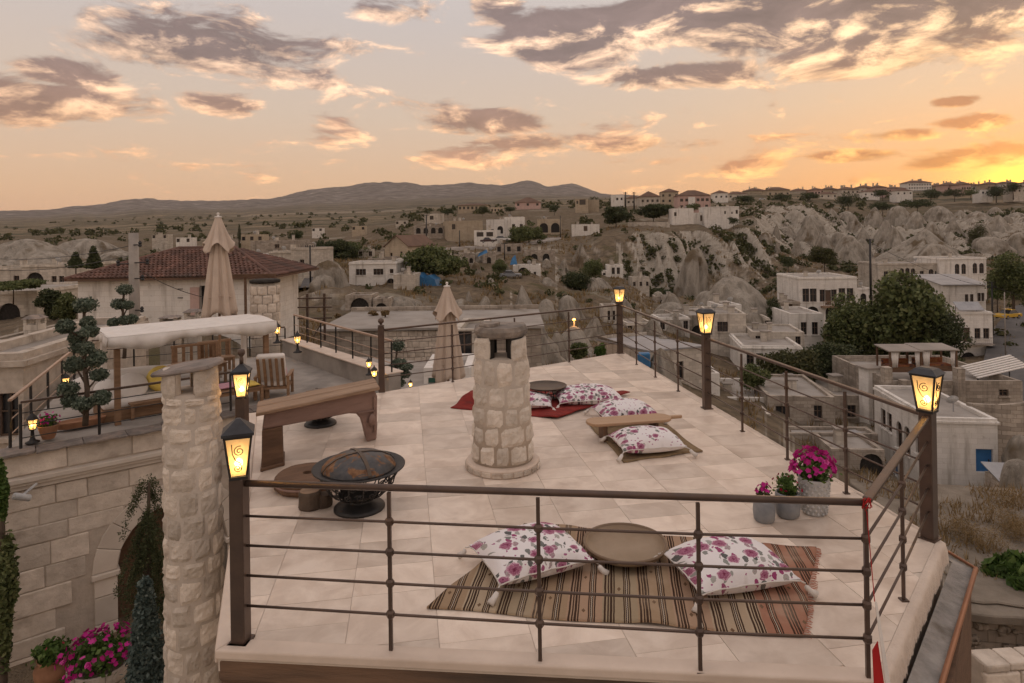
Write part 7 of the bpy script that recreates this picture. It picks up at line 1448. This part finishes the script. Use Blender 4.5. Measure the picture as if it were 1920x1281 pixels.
# umbrellas
def umbrella(label, px, ptop, Y, zb, Lc, wb):
    b = P(px, ptop, Y); t = thing('closed_umbrella', label, 'umbrella', (b.x, b.y, zb), 0, 'closed beige umbrellas'); H = b.z-zb
    m = MB(); m.tube([(0, 0, 0), (0, 0, H-.1)], .035, 10); m.build('pole', 'teak', t); m = MB(); m.lathe([(.3, 0), (.3, .06), (.06, .1), (.06, .3)], 16); m.build('base', 'concrete', t)
    def cloth(z1, z0, r1, r0, folds, amp, scal, nm, ph=0, curve=1.):
        n, k = 96, 18; V = []
        for j in range(k+1):
            s = j/k; r = r1+(r0-r1)*s**curve
            for i in range(n):
                a = 2*math.pi*i/n; f = math.sin(folds*a+ph); rr = r*(1+amp*min(1, s*2.2)*(.75*f+.35*math.sin(folds*2*a+1.3+ph)+.2*math.sin(3*a+ph))); V.append((rr*math.cos(a), rr*math.sin(a), z1+(z0-z1)*s+(scal*s**3*(.5+.5*math.sin(folds/2*a+ph)))))
        m = MB(); m.add(V, [(j*n+(i+1) % n, j*n+i, (j+1)*n+i, (j+1)*n+(i+1) % n) for j in range(k) for i in range(n)]); o = m.build(nm, 'beige_fabric', t, smooth=True); q = o.modifiers.new('thickness', 'SOLIDIFY'); q.thickness = .012
    cloth(H-.07, H-Lc, .06, wb/2*.86, 8, .20, .22, 'canopy', .6, .8); cloth(H-.04, H-Lc*.36, .08, wb/2*.80, 8, .14, .30, 'vent_cap', .2, 1.0)
    m = MB(); m.lathe([(.09, H-.05), (.11, H-.03), (.09, H-.015), (.03, H), (.03, H+.04), (.045, H+.06), (.03, H+.09), (.004, H+.1)], 14); m.build('finial', 'white_fabric', t, smooth=True)
    m = MB(); m.tube([(wb*.36*math.cos(R(15*i)), wb*.36*math.sin(R(15*i)), H-Lc*.78+.04*math.sin(i*.7)) for i in range(25)], .012, 5); m.build('tie_strap', 'beige_fabric', t)
umbrella('tall closed beige umbrella rising behind the white canopy', 409, 405, 19.0, ZT, 3.0, 1.05); umbrella('closed beige umbrella behind the far deck railing beside the chimney', 838, 535, 19.0, -3.6, 2.85, 1.0)
# topiary
def topiary(label, px, pbase, Y, pommes, zb=None, name='topiary_tree'):
    b = P(px, pbase, Y); rng = np.random.default_rng(int(px)); t = thing(name, label, 'topiary', b); m = MB(); ys = min(q[1] for q in pommes); H = P(px, ys, Y).z-b.z
    m.tube([(0, 0, 0), (.05, 0, H*.3), (-.04, .02, H*.6), (0, 0, H*.97)], [.06, .05, .04, .02], 8)
    for x, y, w, h in pommes:
        c = P(x, y, Y)-b; rx, rz = w/FPX*Y/2*.9, h/FPX*Y/2*.9; yy = rng.uniform(-.25, .25) if abs(c.x) > .1 else 0; m.tube([(0, 0, max(.1, c.z-.35)), (c.x*.6, yy*.6, c.z-.15), (c.x, yy, c.z)], [.025, .02, .012], 6)
        V, F = leaf_cloud([(c.x, yy, c.z, rx, rx, rz)], 900, .03, rng, shell=.72); npmesh('pompom', V, F, 'leaf_topiary', t)
    m.build('trunk', 'bark', t, smooth=True); return t
topiary('tall cloud pruned topiary tree in the oval planter', 160, 798, 13.6, [(160, 572, 40, 28), (138, 609, 32, 26), (173, 603, 24, 22), (182, 618, 30, 22), (144, 632, 28, 22), (152, 650, 36, 26), (177, 650, 26, 22), (190, 670, 34, 30), (131, 686, 36, 30), (155, 682, 22, 18), (180, 705, 32, 22), (137, 726, 36, 26), (141, 748, 30, 24), (169, 752, 34, 22), (199, 742, 32, 26)])
topiary('second cloud pruned topiary behind the white canopy', 233, 672, 20.5, [(234, 543, 28, 20), (223, 570, 28, 20), (247, 571, 20, 16), (236, 600, 28, 18), (254, 597, 20, 18), (216, 604, 20, 18), (222, 628, 22, 16)])
topiary('loose pruned pine with pom poms below the far deck rail', 745, 745, 23, [(746, 648, 26, 24), (750, 678, 30, 14), (728, 692, 26, 12), (762, 686, 28, 14), (733, 703, 24, 12), (760, 700, 24, 14), (748, 718, 24, 14)])
pl = thing('oval_planter', 'long oval terracotta planter under the tall topiary', 'planter', G(152, 800, ZT+.04), ang); m = MB(); m.lathe([(.25, 0), (.32, .02), (.36, .14), (.375, .16), (.34, .162), (.33, .12), (.01, .11)], 28, cap=False); m.xf(Matrix.Diagonal((1.35, .55, 1, 1))); m.build('basin', 'terracotta', pl, smooth=True)
q = G(91, 822, ZT+.05); potted('pink clay pot of small pink flowers beside the terrace lantern', (q.x, q.y, q.z), [(.11, 0), (.15, .12), (.19, .27), (.20, .29)], 'terracotta', .22, .2, 26, .03, 'petal_magenta', 260, .03)
# courtyard plants at the foot of the wall
q = G(97, 1285, -5.9); potted('round clay pot with bright green plant below the ashlar wall', (q.x, q.y, q.z), [(.16, 0), (.27, .16), (.29, .34), (.22, .48), (.24, .53)], 'terracotta', .36, .28, 4, .03, 'petal_red', 500, .05)
q = G(190, 1290, -5.9); pp = potted('stone trough overflowing with magenta petunias in the courtyard', (q.x, q.y, q.z), [(.45, 0), (.52, .25), (.55, .5)], 'wall_stone', .66, .42, 150, .05, 'petal_magenta', 900, .05, 'leaf_green')
cn_ = tree('blue grey conifer growing beside the stone column', 275, 1330, 1078, 74, 9.6, 'leaf_blue', 9000, kind='cone', name='blue_conifer', size=.028, seed=4)
def cedar():
    rng = np.random.default_rng(8); b = P(268, 1260, 11.3); t = thing('weeping_cedar', 'dark weeping cedar drooping over the arched doorway', 'tree', b); H = P(268, 905, 11.3).z-b.z; V = []; m = MB(); m.tube([(0, 0, -.5), (.1, 0, H*.5), (.15, 0, H)], [.09, .06, .02], 7); m.build('trunk', 'bark', t)
    bl = []
    for i in range(46):
        z0 = H*rng.uniform(.35, 1.02); a = rng.uniform(0, 6.28); Lr = rng.uniform(.25, .75)*(1.1-.45*z0/H)
        for s in np.linspace(.2, 1, 7): bl.append((.1+Lr*s*math.cos(a), Lr*s*math.sin(a)*.8, z0-1.1*(s**2)*Lr*1.5, .07, .07, .13))
    V, F = leaf_cloud(bl, 16000, .022, rng, shell=.2, aspect=.5); npmesh('crown', V, F, 'leaf_dark', t)
cedar()
tree('leafy vine growing at the outer edge of the ashlar wall', 4, 1300, 1000, 46, 12.0, 'leaf_mid', 1500, trunk=.05, size=.05, name='vine', cat='vine'); tree('green climber high on the wall corner at the photo edge', 2, 1000, 850, 26, 12.2, 'leaf_green', 1100, trunk=.05, size=.045, name='vine', cat='vine')
sc_ = thing('security_camera', 'white security camera mounted on the ashlar wall', 'camera', P(40, 932, 12.55)); m = MB(); m.lathe([(.06, -.16), (.065, -.15), (.065, .14), (.05, .15)], 14); m.xf(Matrix.Rotation(R(60), 4, 'X') @ Matrix.Rotation(R(-25), 4, 'Y')); hs = m.build('housing', 'white_ceramic', sc_, smooth=True); m = MB(); m.tube([(0, .05, .02), (0, .4, .1)], .025, 8); m.build('bracket', 'white_ceramic', sc_)
m = MB(); m.lathe([(.002, -.166), (.045, -.166)], 12, cap=False); m.xf(Matrix.Rotation(R(60), 4, 'X') @ Matrix.Rotation(R(-25), 4, 'Y')); m.build('lens', 'glass_dark', hs)
# ---------------------------------------------------------------- tiled house behind the terrace
th = house('old whitewashed house with red tiled roof behind the terrace', 147, 478, 522, 625, 44, D=9, yaw=-2, wall='wall_white', roof='none_', found=4, name='tiled_house', front=[(.97, .1, .8, 2.2, 'w')]) if False else None
b0 = P(147, 625, 44); X1 = P(478, 625, 44).x; W = X1-b0.x; hh = P(147, 522, 44).z-b0.z; D = 9.0
th = thing('tiled_house', 'old whitewashed house with red tiled hip roof behind the terrace', 'house', b0)
mb = MB(); holed(mb, (0, 0, 0), (1, 0, 0), (0, 0, 1), W, -4, hh, [(W*.69, 1.0, .5, 2.1, 'w')], (0, -1, 0), .3); mb.add([(W, 0, -4), (W, D, -4), (W, D, hh), (W, 0, hh), (0, D, -4), (0, D, hh), (0, 0, -4), (0, 0, hh)], [(0, 1, 2, 3), (4, 6, 7, 5), (1, 4, 5, 2)]); mb.build('wall', 'wall_white', th)
m = MB(); m.add([(W*.69, .3, 1), (W*.69+.5, .3, 1), (W*.69+.5, .3, 3.1), (W*.69, .3, 3.1)], [(0, 1, 2, 3)]); m.build('window', 'glass_dark', th)
m = MB(); m.box((W*.665, -.06, 1.0), (.6, .12, 4)); m.build('corner_pilaster', 'wall_pink', th)
for x_, z_ in ((.88, 2.3), (.88, 2.9), (.52, 1.2)): m = MB(); m.box((W*x_*.66, -.02, z_), (.35, .04, .05)); m.build('wall_tie', 'black_iron', th)
ev, RH = .55, P(290, 468, 44).z-P(147, 522, 44).z; Z0 = hh-.02
Bq = [Vector(q) for q in ((-ev, -ev, Z0), (W+ev+1.0, -ev, Z0), (W+ev+1.0, D+ev, Z0), (-ev, D+ev, Z0))]; Tq = [Vector((4.6, D/2, Z0+RH)), Vector((W-3.2, D/2, Z0+RH))]
m = MB(); m.add(Bq+Tq+[q-Vector((0, 0, .15)) for q in Bq], [(0, 1, 5, 4), (1, 2, 5), (2, 3, 4, 5), (3, 0, 4), (6, 7, 1, 0), (7, 8, 2, 1), (8, 9, 3, 2), (9, 6, 0, 3), (9, 8, 7, 6)]); rfm = m.build('roof', 'roof_brown', th)
def tile_slope(a, b, c, dd, nm):     # eave a->b, ridge d->c
    m = MB(); u = (b-a).normalized(); up_ = None; Lw = (b-a).length; n = u.cross((dd-a)).normalized(); n = n if n.z > 0 else -n; v = n.cross(u).normalized(); v = v if v.z > 0 else -v
    H_ = (dd-a).dot(v); la = (dd-a).dot(u); lb = (c-a).dot(u); st = .30; rw = .42
    for j in range(int(H_/rw)):
        y0 = j*rw; s = y0/H_; s1 = min(1, (y0+rw)/H_); x0 = max(la*s, la*s1); x1 = min(Lw+(lb-Lw)*s, Lw+(lb-Lw)*s1); k = int((x1-x0)/st)
        for i in range(k):
            x = x0+st*(i+.5)+rg.uniform(-.015, .015); V = []
            for q, (yy, lift) in enumerate(((y0-.04, .085), (y0+rw, .03))):
                for w_, z_ in ((-.14, 0), (-.08, .085), (0, .115), (.08, .085), (.14, 0)): V.append(a+u*(x+w_)+v*yy+n*(lift+z_-.02+rg.uniform(-.008, .008)))
            m.add(V, [(p, p+1, p+6, p+5) for p in range(4)]+[(0, 4, 3, 2, 1)])
    stuffpart(m.build(nm, 'roof_red', rfm))
tile_slope(Bq[0], Bq[1], Tq[1], Tq[0], 'front_tiles'); tile_slope(Bq[3], Bq[0], Tq[0], Tq[0], 'left_tiles'); tile_slope(Bq[1], Bq[2], Tq[1], Tq[1], 'right_tiles')
m = MB(); m.tube([Bq[0], Tq[0], Tq[1], Bq[1]], .14, 8); m.build('ridge_cap', 'roof_red', rfm)
pc = thing('porch_frame', 'dark porch beam on posts at the end of the tiled house', 'porch', P(470, 615, 41)); m = MB(); m.box((0, 0, 3.3), (3.2, .2, .22)); m.build('beam', 'dark_wood', pc)
for x in (-.3, 1.2): m = MB(); m.box((x, 0, .9), (.13, .13, 4.6)); m.build('post', 'dark_wood', pc)
def round_chimney(label, px, pb, pt, wpx, Y, mt='wall_cream'):
    b = P(px, pb, Y); H = P(px, pt, Y).z-b.z; r = wpx/FPX*Y/2; t = thing('chimney', label, 'chimney', b); m = MB(); m.lathe([(r*1.05, -2), (r*.95, H)], 20); m.build('shaft', mt, t, smooth=True)
    z = -.2; k = 0
    while z < H-.2:
        n = 9
        for i in range(n): a0 = 2*math.pi*(i+.5*(k % 2))/n; stone(t, r*1.0+.03, a0+.02, a0+2*math.pi/n-.02, z, z+.36, random.Random(k*9+i), 'ashlar', .02)
        z += .38; k += 1
    m = MB(); m.lathe([(r*1.08, H), (r*1.1, H+.12), (r*.8, H+.16)], 20); m.build('soot_collar', 'soot_and_shade', t, smooth=True)
round_chimney('stout round stone chimney with sooty top behind the canopy end', 498, 625, 530, 50, 28)
def hut_chimney(label, px, pb, pt, wpx, Y):
    b = P(px, pb, Y); H = P(px, pt, Y).z-b.z; w = wpx/FPX*Y; t = thing('chimney', label, 'chimney', b, R(10)); m = MB(); m.box((0, 0, H*.3-1), (w*.8, w*.8, H*.6+2)); m.build('shaft', 'wall_cream', t)
    for a in (-1, 1):
        for c in (-1, 1): m = MB(); m.box((a*w*.33, c*w*.33, H*.73), (w*.16, w*.16, H*.26)); m.build('pier', 'wall_cream', t)
    m = MB(); m.hexa([(-w*.5, -w*.5, H*.86), (w*.5, -w*.5, H*.86), (w*.5, w*.5, H*.86), (-w*.5, w*.5, H*.86)], [(-w*.25, -w*.25, H), (w*.25, -w*.25, H), (w*.25, w*.25, H), (-w*.25, w*.25, H)]); m.build('cap', 'slate', t)
hut_chimney('small pale chimney with pointed slab cap on the lower roof', 66, 632, 591, 32, 26); hut_chimney('squat stone chimney with flat cap beneath the tall umbrella', 362, 612, 580, 30, 26); hut_chimney('little broken chimney stub beside the canopy edge', 320, 612, 592, 36, 28)
house('low stone roof terrace building in the corner beyond the side railing', -40, 128, 640, 700, 24, D=6, yaw=4, wall='wall_stone', found=5, front=[(.85, .2, .5, .8, 'w')], name='terrace_building', cat='building')
# ---------------------------------------------------------------- flat roofed building beyond the far rail
fb = thing('flat_roof_building', 'wide building with bare grey flat roof and rubble stone front', 'building', (-11.9, 40, -3.42)); m = MB(); m.bx((0, 0, -6), (13.6, 8.5, 0)); m.build('wall', 'wall_stone', fb); m = MB(); m.bx((-.2, -.25, .003), (13.8, 8.7, .14)); m.build('roof', 'roof_flat', fb)
m = MB(); m.bx((-.2, 8.4, .143), (13.8, 8.7, .45)); m.build('parapet', 'wall_stone', fb)
ashlar_wall(fb, 9.3, -2.9, -.05, .24, .36, .25, .6, None, 'ashlar', s0=3.9, depth=.06, yo=-.07, bev=.03)
for i, (px, Y) in enumerate(((700, 46), (722, 45), (635, 47))): tree(['dry reddish grass tuft in the middle of the flat roof', 'second dry reddish tuft on the flat roof', 'pale dry weeds at the flat roof corner'][i], px, P and {700: 592, 722: 592, 635: 596}[px], {700: 583, 722: 580, 635: 588}[px], 16, Y, 'dry_grass', 500, trunk=.02, size=.05, name='dry_tuft', cat='grass tuft')
cy_ = MB(); cy_.prism([(-6.6, 17.2), (-.6, 17.2), (-1.6, 30), (-9, 33)], -4.4, -3.62); struct(cy_.build('courtyard_floor', 'concrete'))
hd_ = house('low white hut with a teal double door below the far rail', 795, 880, 690, 735, 26.5, D=3, yaw=0, wall='wall_white', found=3, front=[(.22, .02, .52, .55, 'd')], doorm='green_paint')
ot = house('stone outbuilding with green framed door beside the far umbrella', 850, 905, 618, 700, 30, D=4, yaw=-3, wall='wall_cream', found=3, front=[(.35, .2, .75, 1.6, 'w')])
# ---------------------------------------------------------------- buildings below the deck on the right
rb = thing('ruined_house', 'derelict stucco house with cracked concrete roof below the deck corner', 'house', (12.4, 15.6, -6.95), R(-12)); m = MB(); m.bx((-1.6, 0, -5), (8, 8.0, 0)); m.build('wall', 'wall_stone', rb)
def slab_irregular(name, parent, x0, y0, x1, y1, z, th, mt):
    m = MB(); r2 = random.Random(4); pts = []
    for i in range(14): pts.append((x0+(x1-x0)*i/13, y0+r2.uniform(-.16, .1)))
    for i in range(10): pts.append((x1, y0+(y1-y0)*(i+.5)/10))
    for i in range(14): pts.append((x1-(x1-x0)*i/13, y1))
    for i in range(10): pts.append((x0+r2.uniform(-.12, .1), y1-(y1-y0)*(i+.5)/10))
    m.prism(pts, z, z+th); return m.build(name, mt, parent, bevel=.03)
slab_irregular('roof_slab', rb, -1.85, -.3, 8.2, 8.1, .004, .22, 'earth_roof'); slab_irregular('cracked_screed', rb, -1.4, .15, 3.0, 2.2, .226, .07, 'earth_roof')
r3 = random.Random(6)
for i in range(60):
    x, z = r3.uniform(-1.5, .9), r3.uniform(-2.6, -.15); m = MB(); m.lathe([(.01, -.03), (.10*r3.uniform(.6, 1.4), 0), (.06, .06)], 8, wob=.25); m.xf(Matrix.Translation((x, -.01, z)) @ Matrix.Rotation(R(90), 4, 'X') @ Matrix.Rotation(r3.uniform(0, 6), 4, 'Z')); m.build('stucco_lump', 'wall_stone', rb, smooth=True)
m = MB(); m.bx((1.35, -.06, -2.4), (2.0, .02, -.5)); dr = m.build('door', 'blue_paint', rb, bevel=.01); m = MB(); m.bx((1.2, -.1, -2.4), (1.34, -.005, -.35)); m.bx((2.01, -.1, -2.4), (2.15, -.005, -.35)); m.bx((1.2, -.11, -.345), (2.15, -.005, -.2)); m.build('door_frame', 'wall_cream', rb)
lw2 = thing('block_wall', 'rough stone block wall at the bottom edge below the ruined house', 'wall', (8.55, 11.9, -7.6), R(4)); ashlar_wall(lw2, 5.2, 0, 2.1, .26, .36, .3, .7, None, 'ashlar', depth=.45, bev=.035)
m = MB(); m.bx((0, .06, -2), (5.2, .4, 2.05)); m.build('mortar_core', 'mortar', lw2)
for i, (px, py, w) in enumerate([(1800, 1005, 70), (1880, 985, 90), (1905, 1010, 60), (1850, 1030, 80), (1895, 950, 70)]):
    b = G(px, py, -6.7); rng = np.random.default_rng(i+50); V, F = leaf_cloud([(0, 0, .25, w/FPX*b.y/2, w/FPX*b.y/2, .38)], 1500, .05, rng, shell=.25, aspect=.18, up=-.3); o = npmesh('dry_bush', V, F, 'dry_grass', loc=b); tag(o, ['dry straw bush at the deck side of the cracked roof', 'biggest dry straw bush on the cracked roof', 'dry straw bush at the photo edge of the cracked roof', 'low dry straw bush at the front of the cracked roof', 'dry straw bush highest up the cracked roof'][i], 'bush')
gr_ = thing('garden_shed', 'small shed with a tilted grey sheet roof beside the stone stairs', 'shed', P(1880, 905, 41)); m = MB(); m.box((0, 0, -.6), (1.3, 1.3, 2.2)); m.build('wall', 'wall_stone', gr_); m = MB(); m.hexa([(-.8, -.9, .3), (.8, -.9, .1), (.8, .8, .9), (-.8, .8, 1.0)], [(-.8, -.9, .36), (.8, -.9, .16), (.8, .8, .96), (-.8, .8, 1.06)]); m.build('roof', 'roof_metal', gr_)

def roof_grass():
    rng = np.random.default_rng(77); k = 5200; c = thing; ca_, sa_ = math.cos(R(-12)), math.sin(R(-12)); lx = rng.uniform(-1.6, 8.0, k); ly = rng.uniform(1.2, 8.0, k); ok = fbm(lx*.9+3, ly*.9, 4) > .47; lx, ly = lx[ok], ly[ok]; k = len(lx)
    X = 12.4+lx*ca_-ly*sa_; Y = 15.6+lx*sa_+ly*ca_; Z = np.full(k, -6.73); a = rng.uniform(0, 6.28, k); w = .02; hh = .12+.25*rng.random(k)
    V = np.stack([np.stack([X-np.cos(a)*w, Y-np.sin(a)*w, Z], -1), np.stack([X+np.cos(a)*w, Y+np.sin(a)*w, Z], -1), np.stack([X+rng.normal(size=k)*.1, Y+rng.normal(size=k)*.1, Z+hh], -1)], 1).reshape(-1, 3)
    g = npmesh('roof_grass', V, np.arange(3*k).reshape(-1, 3), 'dry_grass'); tag(g, 'dry straw grass growing on the earth roof below the deck corner', 'grass', kind='stuff')
roof_grass()
# ---------------------------------------------------------------- haze over the plain
hz = MB(); hz.bx((-17000, -300, -40), (18000, 9300, 460)); hzo = hz.build('haze', None); hzo['kind'] = 'stuff'; tag(hzo, 'thin warm evening haze over the valley and plain', 'haze')
hm = bpy.data.materials.new('haze_air'); hm.use_nodes = True; ht = NT(hm.node_tree); ht.n.clear()
pv = ht.new('ShaderNodeVolumePrincipled', {'Color': (.93, .90, .92), 'Density': 3.2e-5, 'Anisotropy': .0}); ht.l.new(pv.outputs[0], ht.new('ShaderNodeOutputMaterial').inputs['Volume']); hzo.data.materials.append(hm)
